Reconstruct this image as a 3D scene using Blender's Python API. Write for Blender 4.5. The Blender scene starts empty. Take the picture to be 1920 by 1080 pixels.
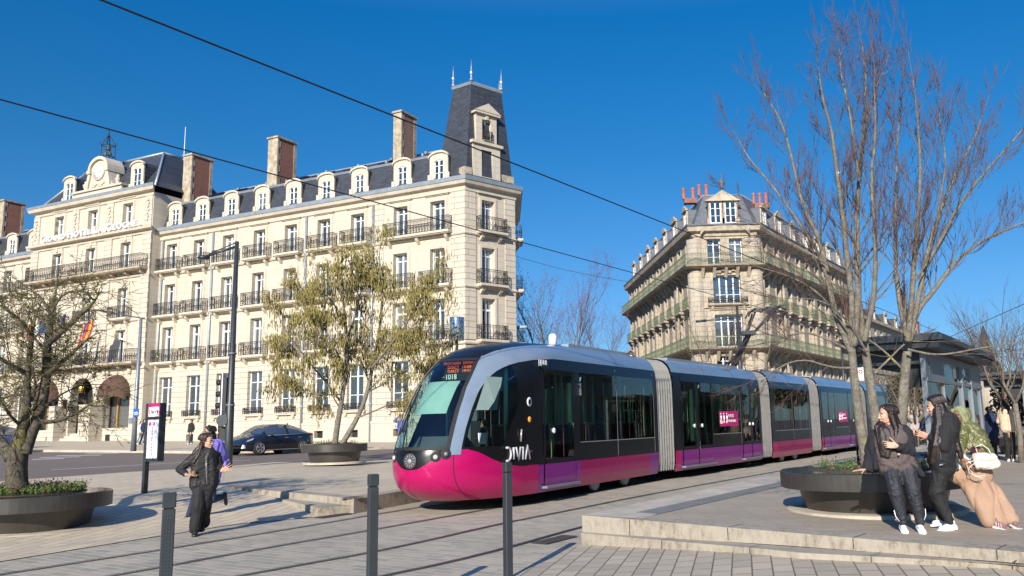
import bpy, bmesh, math, random
from mathutils import Vector, Matrix, noise
random.seed(7)
C = bpy.context.scene.collection
PI = math.pi
# ---------------------------------------------------------------- camera model (1920 x 1080 frame of the photograph)
F, CX, CY, H = 1600., 1103., 540., 1.85
YH = 771 + .0257*(2135-CX)
PITCH = math.atan((YH-CY)/F); ROLL = math.atan(.0257)
f0 = (0, math.cos(PITCH), math.sin(PITCH)); u0 = (0, -math.sin(PITCH), math.cos(PITCH))
cr, sr = math.cos(ROLL), math.sin(ROLL)
RX = (cr, -sr*u0[1], -sr*u0[2]); UX = (sr, cr*u0[1], cr*u0[2])
def ray(px, py):
    return tuple(F*f0[i] + (px-CX)*RX[i] - (py-CY)*UX[i] for i in range(3))
def _plane():
    a, b = ray(2100, 772), ray(-1500, 801)
    det = a[0]*b[1] - b[0]*a[1]
    return ((a[2]*b[1]-b[2]*a[1])/det, (a[0]*b[2]-a[2]*b[0])/det)
PA, PB = _plane()
def zg(x, y):                       # the square slopes gently: height of the ground
    if y > 62: y = 62 + (y-62)*.25
    return PA*max(-75, min(x, 60)) + PB*y
def G(px, py, z=0.):                # where a pixel's ray meets the ground (z above it)
    d = ray(px, py); t = (z-H)/(d[2]-PA*d[0]-PB*d[1])
    return Vector((d[0]*t, d[1]*t, z+PA*d[0]*t+PB*d[1]*t))
def K(px, k, z=0.):                 # ground point seen at column px where one metre spans k pixels
    return G(px, 772+(29/3600)*(2100-px)+(H-z)*k, z)
def AT(px, py, k):                  # point on a ray where one metre spans k pixels
    d = ray(px, py); w = sum(d[i]*f0[i] for i in range(3)); t = F/k/w
    return Vector((d[0]*t, d[1]*t, H+d[2]*t))
def dirv(a): return Vector((math.cos(math.radians(a)), math.sin(math.radians(a)), 0))

cam = bpy.data.cameras.new('camera'); co = bpy.data.objects.new('camera', cam); C.objects.link(co)
co.matrix_world = Matrix(((RX[0], UX[0], -f0[0], 0), (RX[1], UX[1], -f0[1], 0), (RX[2], UX[2], -f0[2], H), (0, 0, 0, 1)))
cam.sensor_width = 36; cam.lens = 36*F/1920; cam.shift_x = -(CX-960)/1920; cam.clip_end = 3000; cam.clip_start = .05
bpy.context.scene.camera = co

# ---------------------------------------------------------------- mesh builder
def frame(z, up=(0, 0, 1)):
    z = Vector(z).normalized(); u = Vector(up)
    if abs(z.dot(u)) > .98: u = Vector((1, 0, 0))
    x = u.cross(z).normalized(); y = z.cross(x)
    return x, y, z
class MB:
    def __init__(s): s.v = []; s.f = []; s.m = []; s.sm = []
    def add(s, vs, fs, mi=0, smooth=False):
        b = len(s.v); s.v += [tuple(v) for v in vs]
        for f in fs: s.f.append(tuple(b+i for i in f)); s.m.append(mi); s.sm.append(smooth)
        return s
    def box(s, a, b, mi=0):
        (x0, y0, z0), (x1, y1, z1) = a, b
        x0, x1 = sorted((x0, x1)); y0, y1 = sorted((y0, y1)); z0, z1 = sorted((z0, z1))
        vs = [(x0,y0,z0),(x1,y0,z0),(x1,y1,z0),(x0,y1,z0),(x0,y0,z1),(x1,y0,z1),(x1,y1,z1),(x0,y1,z1)]
        return s.add(vs, [(0,3,2,1),(4,5,6,7),(0,1,5,4),(1,2,6,5),(2,3,7,6),(3,0,4,7)], mi)
    def quad(s, a, b, c, d, mi=0): return s.add([a, b, c, d], [(0,1,2,3)], mi)
    def poly(s, pts, mi=0): return s.add(pts, [tuple(range(len(pts)))], mi)
    def prism(s, pts, off, mi=0):   # polygon pts extruded by vector off
        n = len(pts); off = Vector(off); p2 = [Vector(p)+off for p in pts]
        return s.add(list(pts)+p2, [tuple(range(n-1, -1, -1)), tuple(range(n, 2*n))] + [(i, (i+1) % n, n+(i+1) % n, n+i) for i in range(n)], mi)
    def tube(s, pts, rs, n=6, mi=0, cap=True, smooth=True):
        pts = [Vector(p) for p in pts]
        if not hasattr(rs, '__len__'): rs = [rs]*len(pts)
        vs = []; fs = []; L = len(pts); px = None
        for i, p in enumerate(pts):
            t = (pts[min(i+1, L-1)]-pts[max(i-1, 0)])
            if t.length < 1e-9: t = Vector((0, 0, 1))
            if px is None: x, y, _ = frame(t)
            else:
                t.normalize(); x = px - t*px.dot(t)
                x = x.normalized() if x.length > 1e-6 else frame(t)[0]; y = t.cross(x)
            px = x
            for j in range(n):
                a = 2*PI*j/n; vs.append(p + (x*math.cos(a)+y*math.sin(a))*rs[i])
        for i in range(L-1):
            for j in range(n): fs.append((i*n+j, i*n+(j+1) % n, (i+1)*n+(j+1) % n, (i+1)*n+j))
        if cap: fs.append(tuple(range(n-1, -1, -1))); fs.append(tuple((L-1)*n+j for j in range(n)))
        return s.add(vs, fs, mi, smooth)
    def lathe(s, prof, c=(0, 0, 0), n=24, mi=0, axis=(0, 0, 1), smooth=True, sx=1, sy=1):
        x, y, z = frame(axis) if tuple(axis) != (0, 0, 1) else (Vector((1,0,0)), Vector((0,1,0)), Vector((0,0,1)))
        c = Vector(c); vs = []; fs = []; L = len(prof)
        for r, h in prof:
            for j in range(n):
                a = 2*PI*j/n; vs.append(c + x*(r*sx*math.cos(a)) + y*(r*sy*math.sin(a)) + z*h)
        for i in range(L-1):
            for j in range(n): fs.append((i*n+j, i*n+(j+1) % n, (i+1)*n+(j+1) % n, (i+1)*n+j))
        fs.append(tuple(range(n-1, -1, -1))); fs.append(tuple((L-1)*n+j for j in range(n)))
        return s.add(vs, fs, mi, smooth)
    def caps(s, a, b, ra, rb, n=10, mi=0, fx=1, fy=1, up=(0, 1, 0)):  # tapered capsule; fx,fy flatten the section
        a, b = Vector(a), Vector(b); d = b-a; L = d.length or 1e-4
        x, y, z = frame(d if d.length > 1e-6 else (0, 0, 1), up); vs = []; fs = []; rings = []
        for k in range(4): t = -PI/2+PI/2*k/4+.15; rings.append((math.cos(t)*ra, math.sin(t)*ra))
        rings.append((ra, 0)); rings.append((rb, L))
        for k in range(1, 5): t = PI/2*k/4-.15; rings.append((math.cos(t)*rb, L+math.sin(t)*rb))
        for r, h in rings:
            for j in range(n):
                q = 2*PI*j/n; vs.append(a + x*(math.cos(q)*r*fx) + y*(math.sin(q)*r*fy) + z*h)
        m = len(rings)
        for i in range(m-1):
            for j in range(n): fs.append((i*n+j, i*n+(j+1) % n, (i+1)*n+(j+1) % n, (i+1)*n+j))
        fs.append(tuple(range(n-1, -1, -1))); fs.append(tuple((m-1)*n+j for j in range(n)))
        return s.add(vs, fs, mi, True)
    def ell(s, c, r, n=12, mi=0, rot=None):
        vs = []; fs = []; c = Vector(c); m = n//2+2
        for i in range(1, m):
            t = PI*i/m
            for j in range(n):
                q = 2*PI*j/n; p = Vector((math.sin(t)*math.cos(q)*r[0], math.sin(t)*math.sin(q)*r[1], math.cos(t)*r[2]))
                if rot: p = rot @ p
                vs.append(c+p)
        for i in range(m-2):
            for j in range(n): fs.append((i*n+j, (i+1)*n+j, (i+1)*n+(j+1) % n, i*n+(j+1) % n))
        fs.append(tuple(range(n))); fs.append(tuple((m-2)*n+j for j in range(n-1, -1, -1)))
        return s.add(vs, fs, mi, True)
    def mesh(s, name, mats):
        me = bpy.data.meshes.new(name); me.from_pydata(s.v, [], s.f)
        if not isinstance(mats, (list, tuple)): mats = [mats]
        for m in mats: me.materials.append(m)
        me.polygons.foreach_set('material_index', s.m); me.polygons.foreach_set('use_smooth', s.sm); me.update(); return me
    def build(s, name, mats, parent=None, loc=None, rot=None):
        o = bpy.data.objects.new(name, s.mesh(name, mats)); C.objects.link(o)
        if parent: o.parent = parent
        if loc: o.location = loc
        if rot is not None: o.rotation_euler = rot if hasattr(rot, '__len__') else (0, 0, rot)
        return o
def tag(o, label=None, cat=None, group=None, kind=None):
    if label: o['label'] = label
    if cat: o['category'] = cat
    if group: o['group'] = group
    if kind: o['kind'] = kind
    return o
def empty(name, loc=(0, 0, 0), rz=0, label=None, cat=None, group=None, parent=None):
    o = bpy.data.objects.new(name, None); C.objects.link(o); o.location = loc; o.rotation_euler = (0, 0, rz)
    o.empty_display_size = .1
    if parent: o.parent = parent
    return tag(o, label, cat, group)
def inst(me, name, parent, loc=(0, 0, 0), rz=0, sc=None):
    o = bpy.data.objects.new(name, me); C.objects.link(o); o.parent = parent; o.location = loc; o.rotation_euler = (0, 0, rz)
    if sc: o.scale = sc
    return o
def copy_tree(o, parent=None):
    c = o.copy(); C.objects.link(c); c.parent = parent
    for ch in list(o.children): copy_tree(ch, c)
    return c
def text_mesh(s, size, mat, name='lettering', extrude=.004, parent=None, align='CENTER', bold=0., sx=1.):
    cu = bpy.data.curves.new('t', 'FONT'); cu.body = s; cu.size = size; cu.extrude = extrude; cu.align_x = align; cu.align_y = 'CENTER'; cu.offset = bold
    cu.resolution_u = 3
    t = bpy.data.objects.new('t', cu); C.objects.link(t); dg = bpy.context.evaluated_depsgraph_get()
    me = bpy.data.meshes.new_from_object(t.evaluated_get(dg)); C.objects.unlink(t); bpy.data.objects.remove(t)
    me.materials.clear(); me.materials.append(mat)
    o = bpy.data.objects.new(name, me); C.objects.link(o)
    if parent: o.parent = parent
    o.scale = (sx, 1, 1)
    return o

# ---------------------------------------------------------------- materials
class N:
    def __init__(s, name):
        s.m = bpy.data.materials.new(name); s.m.use_nodes = True; s.t = s.m.node_tree; s.n = s.t.nodes
        s.b = s.n['Principled BSDF']; s.out = s.n['Material Output']
    def new(s, ty, **kw):
        n = s.n.new(ty)
        for k, v in kw.items():
            if k in n.inputs.keys() if hasattr(n.inputs, 'keys') else False: n.inputs[k].default_value = v
            else: setattr(n, k, v)
        return n
    def link(s, a, b): s.t.links.new(a, b)
    def coord(s, rot=None, scale=(1, 1, 1), loc=(0, 0, 0)):
        tc = s.new('ShaderNodeTexCoord'); mp = s.new('ShaderNodeMapping'); s.link(tc.outputs['Object'], mp.inputs['Vector'])
        mp.inputs['Scale'].default_value = scale; mp.inputs['Location'].default_value = loc
        if rot: mp.inputs['Rotation'].default_value = rot
        return mp.outputs['Vector']
    def noise(s, vec, scale, detail=4, rough=.6):
        n = s.new('ShaderNodeTexNoise'); n.inputs['Scale'].default_value = scale; n.inputs['Detail'].default_value = detail
        n.inputs['Roughness'].default_value = rough; s.link(vec, n.inputs['Vector']); return n.outputs['Fac']
    def ramp(s, fac, stops):
        r = s.new('ShaderNodeValToRGB'); e = r.color_ramp.elements
        while len(e) < len(stops): e.new(.5)
        for el, (p, c) in zip(e, stops): el.position = p; el.color = (*c, 1) if len(c) == 3 else c
        s.link(fac, r.inputs['Fac']); return r.outputs['Color']
    def mix(s, a, b, fac, mode='MIX'):
        m = s.new('ShaderNodeMixRGB'); m.blend_type = mode
        for i, x in ((1, a), (2, b)):
            if isinstance(x, tuple): m.inputs[i].default_value = (*x, 1)
            else: s.link(x, m.inputs[i])
        if isinstance(fac, (int, float)): m.inputs[0].default_value = fac
        else: s.link(fac, m.inputs[0])
        return m.outputs['Color']
    def bump(s, h, strength, dist=.02):
        b = s.new('ShaderNodeBump'); b.inputs['Strength'].default_value = strength; b.inputs['Distance'].default_value = dist
        s.link(h, b.inputs['Height']); s.link(b.outputs['Normal'], s.b.inputs['Normal']); return b
    def base(s, c): 
        if isinstance(c, tuple): s.b.inputs['Base Color'].default_value = (*c, 1)
        else: s.link(c, s.b.inputs['Base Color'])
    def set(s, **kw):
        for k, v in kw.items(): s.b.inputs[k].default_value = v
def plain(name, col, rough=.6, metal=0., var=.12, vs=3., spec=.5, coat=0., bump=0., bs=40.):
    n = N(name); v = n.coord(); f = n.noise(v, vs)
    a = tuple(min(1, c*(1+var)) for c in col); b = tuple(c*(1-var) for c in col)
    n.base(n.ramp(f, [(.3, b), (.7, a)])); n.set(Roughness=rough, Metallic=metal); n.b.inputs['Specular IOR Level'].default_value = spec
    if coat: n.b.inputs['Coat Weight'].default_value = coat; n.b.inputs['Coat Roughness'].default_value = .03
    if bump: n.bump(n.noise(v, bs), bump, .01)
    return n.m
def brick(name, c1, c2, mortar, w, h, rot=0., msize=.01, off=.5, rough=.8, bump=.4, stain=.25, vert=False, stainc=None, sq=1, nb=.25):
    n = N(name)
    v = n.coord(rot=(PI/2, 0, 0) if vert else (0, 0, -rot))
    b = n.new('ShaderNodeTexBrick'); n.link(v, b.inputs['Vector']); b.offset = off; b.squash = sq
    b.inputs['Scale'].default_value = 1; b.inputs['Brick Width'].default_value = w; b.inputs['Row Height'].default_value = h
    b.inputs['Mortar Size'].default_value = msize; b.inputs['Mortar Smooth'].default_value = .3; b.inputs['Bias'].default_value = 0
    b.inputs['Color1'].default_value = (*c1, 1); b.inputs['Color2'].default_value = (*c2, 1); b.inputs['Mortar'].default_value = (*mortar, 1)
    f = n.noise(v, .35, 5, .7); f2 = n.noise(v, 9, 4, .7)
    sc = stainc or tuple(x*.55 for x in c1)
    col = n.mix(b.outputs['Color'], sc, n.ramp(f, [(.45, (0, 0, 0)), (.75, (stain,)*3)]))
    col = n.mix(col, tuple(min(1, x*1.25) for x in c2), n.ramp(f2, [(.4, (0, 0, 0)), (.8, (nb,)*3)]))
    if not vert:
        vo = n.new('ShaderNodeTexVoronoi'); vo.inputs['Scale'].default_value = 2.3; n.link(v, vo.inputs['Vector']); col = n.mix(col, tuple(x*.35 for x in c1), n.ramp(vo.outputs['Distance'], [(.045, (.7,)*3), (.07, (0,)*3)]))
        f4 = n.noise(v, 1.1, 6, .75); col = n.mix(col, tuple(x*.5 for x in c1), n.ramp(f4, [(.55, (0,)*3), (.70, (.38,)*3)]))
    if vert:
        v3 = n.coord(scale=(1.3, 1.3, .12)); f3 = n.noise(v3, 1.6, 5, .7); col = n.mix(col, tuple(x*.5 for x in c1), n.ramp(f3, [(.52, (0, 0, 0)), (.72, (stain*1.6,)*3)]))
    n.base(col); n.set(Roughness=rough)
    inv = n.new('ShaderNodeMath'); inv.operation = 'SUBTRACT'; inv.inputs[0].default_value = 1; n.link(b.outputs['Fac'], inv.inputs[1])
    ad = n.new('ShaderNodeMath'); ad.operation = 'ADD'; n.link(inv.outputs[0], ad.inputs[0])
    ml = n.new('ShaderNodeMath'); ml.operation = 'MULTIPLY'; ml.inputs[1].default_value = .25; n.link(f2, ml.inputs[0]); n.link(ml.outputs[0], ad.inputs[1])
    n.bump(ad.outputs[0], bump, .02)
    return n.m
def emit(name, col, st):
    n = N(name); n.set(Roughness=.5); n.base(col); n.b.inputs['Emission Color'].default_value = (*col, 1); n.b.inputs['Emission Strength'].default_value = st; return n.m
def glass_tint(name, tint, rough=.01, refl=1.0, ior=1.6):
    n = N(name); n.n.remove(n.b); tr = n.new('ShaderNodeBsdfTransparent'); tr.inputs['Color'].default_value = (*tint, 1)
    gl = n.new('ShaderNodeBsdfGlossy'); gl.inputs['Roughness'].default_value = rough; gl.inputs['Color'].default_value = (refl,)*3+(1,)
    fr = n.new('ShaderNodeFresnel'); fr.inputs['IOR'].default_value = ior; mx = n.new('ShaderNodeMixShader')
    n.link(fr.outputs[0], mx.inputs[0]); n.link(tr.outputs[0], mx.inputs[1]); n.link(gl.outputs[0], mx.inputs[2]); n.link(mx.outputs[0], n.out.inputs['Surface']); return n.m
M = {}
STONE = (.515, .455, .365)
def stone_v(name, w, h, ms, tint=(1, 1, 1), bump=.8, stain=.24):
    c = tuple(a*b for a, b in zip(STONE, tint))
    return brick(name, tuple(x*1.04 for x in c), tuple(x*.95 for x in c), tuple(x*.5 for x in c), w, h, 0, ms, .5, .85, bump, stain, True, (.42, .30, .17), nb=.12)
M['ashlar'] = stone_v('ashlar_limestone', 1.1, .42, .007, bump=.3)
M['rust'] = stone_v('rusticated_limestone', 1.6, .40, .016, bump=1.)
M['stone'] = plain('limestone_trim', (.50, .44, .35), .85, var=.12, vs=1.5, bump=.2, bs=30)
M['stone_dirty'] = plain('weathered_limestone', (.36, .30, .22), .9, var=.4, vs=2.5, bump=.3, bs=20)
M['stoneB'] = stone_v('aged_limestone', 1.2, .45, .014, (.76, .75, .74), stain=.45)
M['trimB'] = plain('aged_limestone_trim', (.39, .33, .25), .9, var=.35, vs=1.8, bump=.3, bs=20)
M['slate'] = brick('slate_roof', (.032, .036, .045), (.052, .057, .067), (.02, .022, .027), .3, .16, 0, .008, .5, .45, .3, .2, True, (.07, .075, .09))
M['slateL'] = brick('pale_slate_roof', (.085, .095, .115), (.12, .13, .15), (.05, .055, .065), .3, .16, 0, .008, .5, .5, .3, .3, True, (.16, .17, .18))
M['zinc'] = plain('zinc_sheet', (.30, .34, .38), .42, .35, .15, 2)
M['brickred'] = brick('red_brick', (.28, .075, .035), (.22, .055, .03), (.3, .24, .2), .24, .08, 0, .012, .5, .9, .3, .3, True)
M['terracotta'] = plain('terracotta', (.42, .11, .05), .8, var=.25, vs=4)
M['wood_white'] = plain('white_window_paint', (.78, .78, .76), .45, var=.03)
M['iron'] = plain('black_wrought_iron', (.018, .017, .016), .5, var=.3)
M['irongreen'] = plain('green_painted_iron', (.12, .15, .085), .6, var=.35, vs=6)
M['black'] = plain('matt_black', (.012, .012, .013), .6)
M['steel'] = plain('anthracite_painted_steel', (.035, .042, .048), .42, .2, .15, 5)
M['greysteel'] = plain('grey_painted_steel', (.19, .215, .235), .42, .25, .1, 2)
M['cable'] = plain('black_cable', (.012, .012, .013), .5)
M['planter'] = plain('bronze_grey_planter_steel', (.075, .068, .06), .38, .5, .25, 1.6, bump=.05)
M['gold'] = plain('gilded_metal', (.8, .5, .1), .3, 1.)
M['white'] = plain('white_enamel', (.8, .8, .8), .4, var=.03)
def window_glass():
    n = N('window_pane_glass'); v = n.coord(); tc = n.new('ShaderNodeTexCoord'); oi = n.new('ShaderNodeObjectInfo')
    f = n.noise(v, 1.2, 2)
    n.base(n.ramp(oi.outputs['Random'], [(0, (.012, .016, .02)), (.5, (.03, .04, .05)), (.8, (.07, .08, .09)), (1, (.16, .16, .15))]))
    n.set(Roughness=.04); n.b.inputs['Specular IOR Level'].default_value = 1.; n.b.inputs['IOR'].default_value = 1.9
    n.bump(f, .12, .05); return n.m
M['pane'] = window_glass()
M['curtain'] = plain('net_curtain_behind_glass', (.34, .37, .38), .25, var=.2, vs=8, spec=.8)
# ---------------------------------------------------------------- light
SUN_AZ, SUN_EL = 76.5, 24.       # light travels towards this azimuth
sc = bpy.context.scene
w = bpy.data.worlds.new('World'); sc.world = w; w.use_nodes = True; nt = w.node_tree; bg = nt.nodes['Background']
sky = nt.nodes.new('ShaderNodeTexSky'); sky.sky_type = 'NISHITA'; sky.sun_disc = False
sky.sun_elevation = math.radians(SUN_EL); sx_, sy_ = -math.cos(math.radians(SUN_AZ)), -math.sin(math.radians(SUN_AZ))
sky.sun_rotation = math.atan2(sx_, sy_); sky.air_density = 1.0; sky.dust_density = .3; sky.ozone_density = 3.5; sky.altitude = 200
hs = nt.nodes.new('ShaderNodeHueSaturation'); hs.inputs['Saturation'].default_value = 1.0; hs.inputs['Value'].default_value = 1.
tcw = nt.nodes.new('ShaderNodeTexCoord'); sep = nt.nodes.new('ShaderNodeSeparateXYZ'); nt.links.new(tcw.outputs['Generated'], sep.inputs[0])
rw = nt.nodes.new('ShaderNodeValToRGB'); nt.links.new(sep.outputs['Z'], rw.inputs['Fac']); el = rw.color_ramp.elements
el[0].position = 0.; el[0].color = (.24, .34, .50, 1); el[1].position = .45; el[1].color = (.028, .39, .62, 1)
for p_, c_ in ((.15, (.19, .37, .53)), (.3, (.09, .375, .55)), (.62, (.45, .75, 1.1)), (1., (.8, 1., 1.3))): e3 = el.new(p_); e3.color = (*c_, 1)  # topmost stops brighten the sky above the frame, added fill for the shadows
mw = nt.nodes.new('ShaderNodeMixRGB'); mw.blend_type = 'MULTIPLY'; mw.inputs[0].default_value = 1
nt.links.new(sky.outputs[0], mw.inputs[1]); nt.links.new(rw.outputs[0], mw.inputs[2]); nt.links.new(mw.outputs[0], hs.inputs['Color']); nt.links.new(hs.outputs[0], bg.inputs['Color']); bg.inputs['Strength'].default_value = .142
sl = bpy.data.lights.new('sun', 'SUN'); sl.energy = 5.; sl.angle = math.radians(.5); sl.color = (1., .93, .82)
so = bpy.data.objects.new('sun', sl); C.objects.link(so)
sd = Vector((math.cos(math.radians(SUN_AZ))*math.cos(math.radians(SUN_EL)), math.sin(math.radians(SUN_AZ))*math.cos(math.radians(SUN_EL)), -math.sin(math.radians(SUN_EL))))
so.rotation_euler = sd.to_track_quat('-Z', 'Y').to_euler(); so.location = (0, 0, 60)
sc.view_settings.view_transform = 'Standard'; sc.view_settings.look = 'None'; sc.view_settings.exposure = .55; sc.view_settings.gamma = 1
sc.cycles.max_bounces = 6; sc.cycles.transparent_max_bounces = 16; sc.cycles.use_denoising = True
sc.cycles.sample_clamp_indirect = 4

# ---------------------------------------------------------------- ground
ZL, ZR, ZRD = .28, .42, .12       # heights above the sloping ground: left platform, right platform, carriageway
P1, E1 = G(663, 963), G(415, 911, ZL)
_d = Vector((E1.x-P1.x, E1.y-P1.y)); _L = _d.length; _d /= _L
def ramp_h(x, y): return max(0, min(1, ((x-P1.x)*_d.x+(y-P1.y)*_d.y)/_L))*ZL
def plxy(*pts): return [G(*p).xy for p in pts]
def lerp(poly, t):
    L = [(poly[i+1]-poly[i]).length for i in range(len(poly)-1)]; s = t*sum(L)
    for i, l in enumerate(L):
        if s <= l or i == len(L)-1: return poly[i]+(poly[i+1]-poly[i])*(s/l)
        s -= l
def ruled(A, B, hf, n=24, m=8):
    mb = MB(); vs = []; fs = []
    for i in range(n+1):
        a, b = lerp(A, i/n), lerp(B, i/n)
        for j in range(m+1):
            p = a+(b-a)*(j/m); vs.append((p.x, p.y, zg(p.x, p.y)+hf(p.x, p.y, j/m)))
    for i in range(n):
        for j in range(m): k = i*(m+1)+j; fs.append((k, k+m+1, k+m+2, k+1))
    return mb.add(vs, fs)
def sheet(poly, h, name, mat, kind='structure', grid=0):
    mb = MB(); mb.poly([(p[0], p[1], zg(p[0], p[1])+h) for p in poly]); o = mb.build(name, mat); o['kind'] = kind; return o
TR = math.radians(60.)
cp = (.36, .30, .245)
M['paver_left'] = brick('pale_clay_paving', (.58, .475, .335), (.48, .395, .28), (.17, .135, .10), .62, .20, math.radians(86), .008, .5, .8, .3, .22)
M['paver_slab'] = brick('stone_slab_paving', (.53, .445, .315), (.45, .38, .275), (.27, .22, .17), .9, .42, math.radians(61.5), .008, .5, .75, .15, .35)
M['paver_front'] = brick('foreground_block_paving', (.44, .37, .275), (.33, .28, .21), (.10, .08, .06), .34, .22, math.radians(80), .010, .5, .8, .4, .35)
M['paver_right'] = brick('platform_deck_paving', (.39, .32, .235), (.32, .265, .195), (.18, .145, .11), .75, .13, math.radians(3), .006, .5, .7, .2, .35)
M['setts'] = brick('track_bed_setts', (.42, .36, .275), (.27, .25, .20), (.50, .42, .31), .33, .17, math.radians(61.5+90), .016, .5, .8, .8, .45, nb=.3)
M['setts2'] = brick('track_bed_setts_warm', (.33, .285, .22), (.28, .245, .19), (.36, .30, .22), .26, .13, math.radians(61.5+90), .014, .5, .85, .8, .4, nb=.3)
def asphalt(name, c):
    n = N(name); v = n.coord(); f = n.noise(v, .25, 6, .7); f2 = n.noise(v, 60, 2)
    n.base(n.mix(n.ramp(f, [(.3, tuple(x*.85 for x in c)), (.7, tuple(x*1.15 for x in c))]), tuple(x*1.8 for x in c), n.ramp(f2, [(.5, (0,)*3), (.8, (.5,)*3)])))
    n.set(Roughness=.85); n.bump(f2, .4, .01); return n.m
M['asphalt'] = asphalt('reddish_asphalt', (.15, .115, .095))
M['kerb'] = plain('kerb_stone', (.44, .38, .30), .8, var=.2, vs=2, bump=.3)
def riser():
    n = N('stained_step_stone'); v = n.coord(); v2 = n.coord(scale=(3, 3, 1.2)); f = n.noise(v, 1.3, 6, .75); f2 = n.noise(v2, 4, 5, .8)
    c = n.ramp(f2, [(.35, (.13, .10, .07)), (.52, (.29, .25, .19)), (.7, (.37, .325, .26))]); c = n.mix(c, (.36, .315, .25), n.ramp(f, [(.4, (0,)*3), (.6, (.8,)*3)]))
    n.base(c); n.set(Roughness=.85); n.bump(f2, .4, .01); return n.m
M['riser'] = riser()
M['white_paint'] = plain('white_road_paint', (.7, .68, .64), .7, var=.15, vs=8)
# base sheet to the horizon
mb = MB(); xs = [-900, -300, -75, -30, 0, 30, 60, 300, 900]; ys = [-60, -10, 15, 40, 62, 200, 1500]
for i in range(len(xs)-1):
    for j in range(len(ys)-1):
        q = [(xs[i], ys[j]), (xs[i+1], ys[j]), (xs[i+1], ys[j+1]), (xs[i], ys[j+1])]
        mb.quad(*[(x, y, zg(x, y)-.03) for x, y in q])
mb.build('ground', M['asphalt'])['kind'] = 'structure'
# track line: centre points of the two rails of each track
def vec2(x, y): return Vector((x, y))
U1 = dirv(62.0).xy; U2 = dirv(59.0).xy
railA = [G(0, 1076.6).xy-U1*14, G(0, 1076.6).xy, G(305, 1029.7).xy, G(500, 998.5).xy, G(812, 946).xy]; railB = [G(208, 1080).xy-U1*14, G(208, 1080).xy, G(500, 1026).xy, G(690, 994.6).xy, G(943, 949).xy]
n1 = dirv(329.5).xy
cB = [vec2(1.27, 25.93)+dirv(59.5).xy*t for t in (0, 7, 15, 30, 60, 110)]
railA += [c-n1*.75 for c in cB]; railB += [c+n1*.75 for c in cB]
railC = [G(500, 1069).xy-dirv(58).xy*14, G(500, 1069).xy, G(727, 1030).xy, G(945, 980).xy, G(1000, 970).xy, G(1234, 923).xy, G(1463, 882.6).xy]
railC += [railC[-1]+dirv(59.2).xy*t for t in (10, 40, 100)]
def offs(L, d):
    out = []
    for i, p in enumerate(L):
        t = (L[min(i+1, len(L)-1)]-L[max(i-1, 0)]).normalized(); out.append(p+Vector((t.y, -t.x))*d)
    return out
def smooth(L, it=2):
    for _ in range(it):
        o = [L[0]]
        for a, b in zip(L, L[1:]): o += [a*.75+b*.25, a*.25+b*.75]
        L = o+[L[-1]]
    return L
railA, railB, railC = smooth(railA), smooth(railB), smooth(railC)
railD = offs(railC, 1.5)
edgeL = [G(-500, 1150).xy, G(0, 1053).xy, G(305, 1004).xy, G(450, 982).xy, G(640, 946).xy]
edgeL += [p for p in offs(railA, -1.25) if p.y > 21]
edgeR = [vec2(1.5, 4.5), vec2(.2, 9.5)]+[p for p in offs(railD, .35) if p.y > 13]
n = 60
ruled([lerp(offs(railA, -3.2), i/12) for i in range(13)], [lerp(offs(railD, 3.), i/12) for i in range(13)], lambda x, y, t: -.008, 60, 6).build('track_bed', M['setts'])['kind'] = 'structure'
def rail(L, name):
    for a, w_, h_, mt, nm in ((0, .055, .006, 'railtop', name), (.05, .032, .003, 'groove', name+'_groove')):
        A, B = offs(L, a-w_/2), offs(L, a+w_/2); mb = MB()
        for i in range(len(A)-1):
            q = [A[i], B[i], B[i+1], A[i+1]]; mb.quad(*[(p.x, p.y, zg(p.x, p.y)+h_) for p in q])
        mb.build(nm, M[mt])['kind'] = 'structure'
M['railtop'] = plain('worn_rail_steel', (.16, .14, .14), .35, .6, .25, 3); M['groove'] = plain('rail_groove', (.03, .026, .024), .8)
for L in (railA, railB, railC, railD): rail(L, 'rail')
# left paving, left platform, carriageway
roadN = [G(-700, 950, ZRD).xy, G(0, 903, ZRD).xy, G(250, 885, ZRD).xy, G(425, 875, ZRD).xy]
roadN2 = [G(425, 875, ZRD).xy, G(514, 867, ZRD).xy, G(678, 866, ZRD).xy, G(720, 862, ZRD).xy, G(900, 856, ZRD).xy, vec2(9, 48), vec2(24, 78)]
def fade(lo):
    return lambda x, y, t: lo(x, y)*(1-max(0, t-.5)*2)+(ZRD+.01)*max(0, t-.5)*2
midL = [G(-700, 1000, .1).xy, G(0, 940, .2).xy, G(200, 925, .25).xy, E1.xy]
ruled([edgeL[0], edgeL[1], edgeL[2], edgeL[3], P1.xy], midL, lambda x, y, t: ramp_h(x, y)*min(1, t*3+.0)+.004, 40, 10).build('pavement', M['paver_left'])['kind'] = 'structure'
ruled(midL, roadN, fade(lambda x, y: ramp_h(x, y)+.004), 30, 10).build('pavement', M['paver_left'])['kind'] = 'structure'
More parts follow.
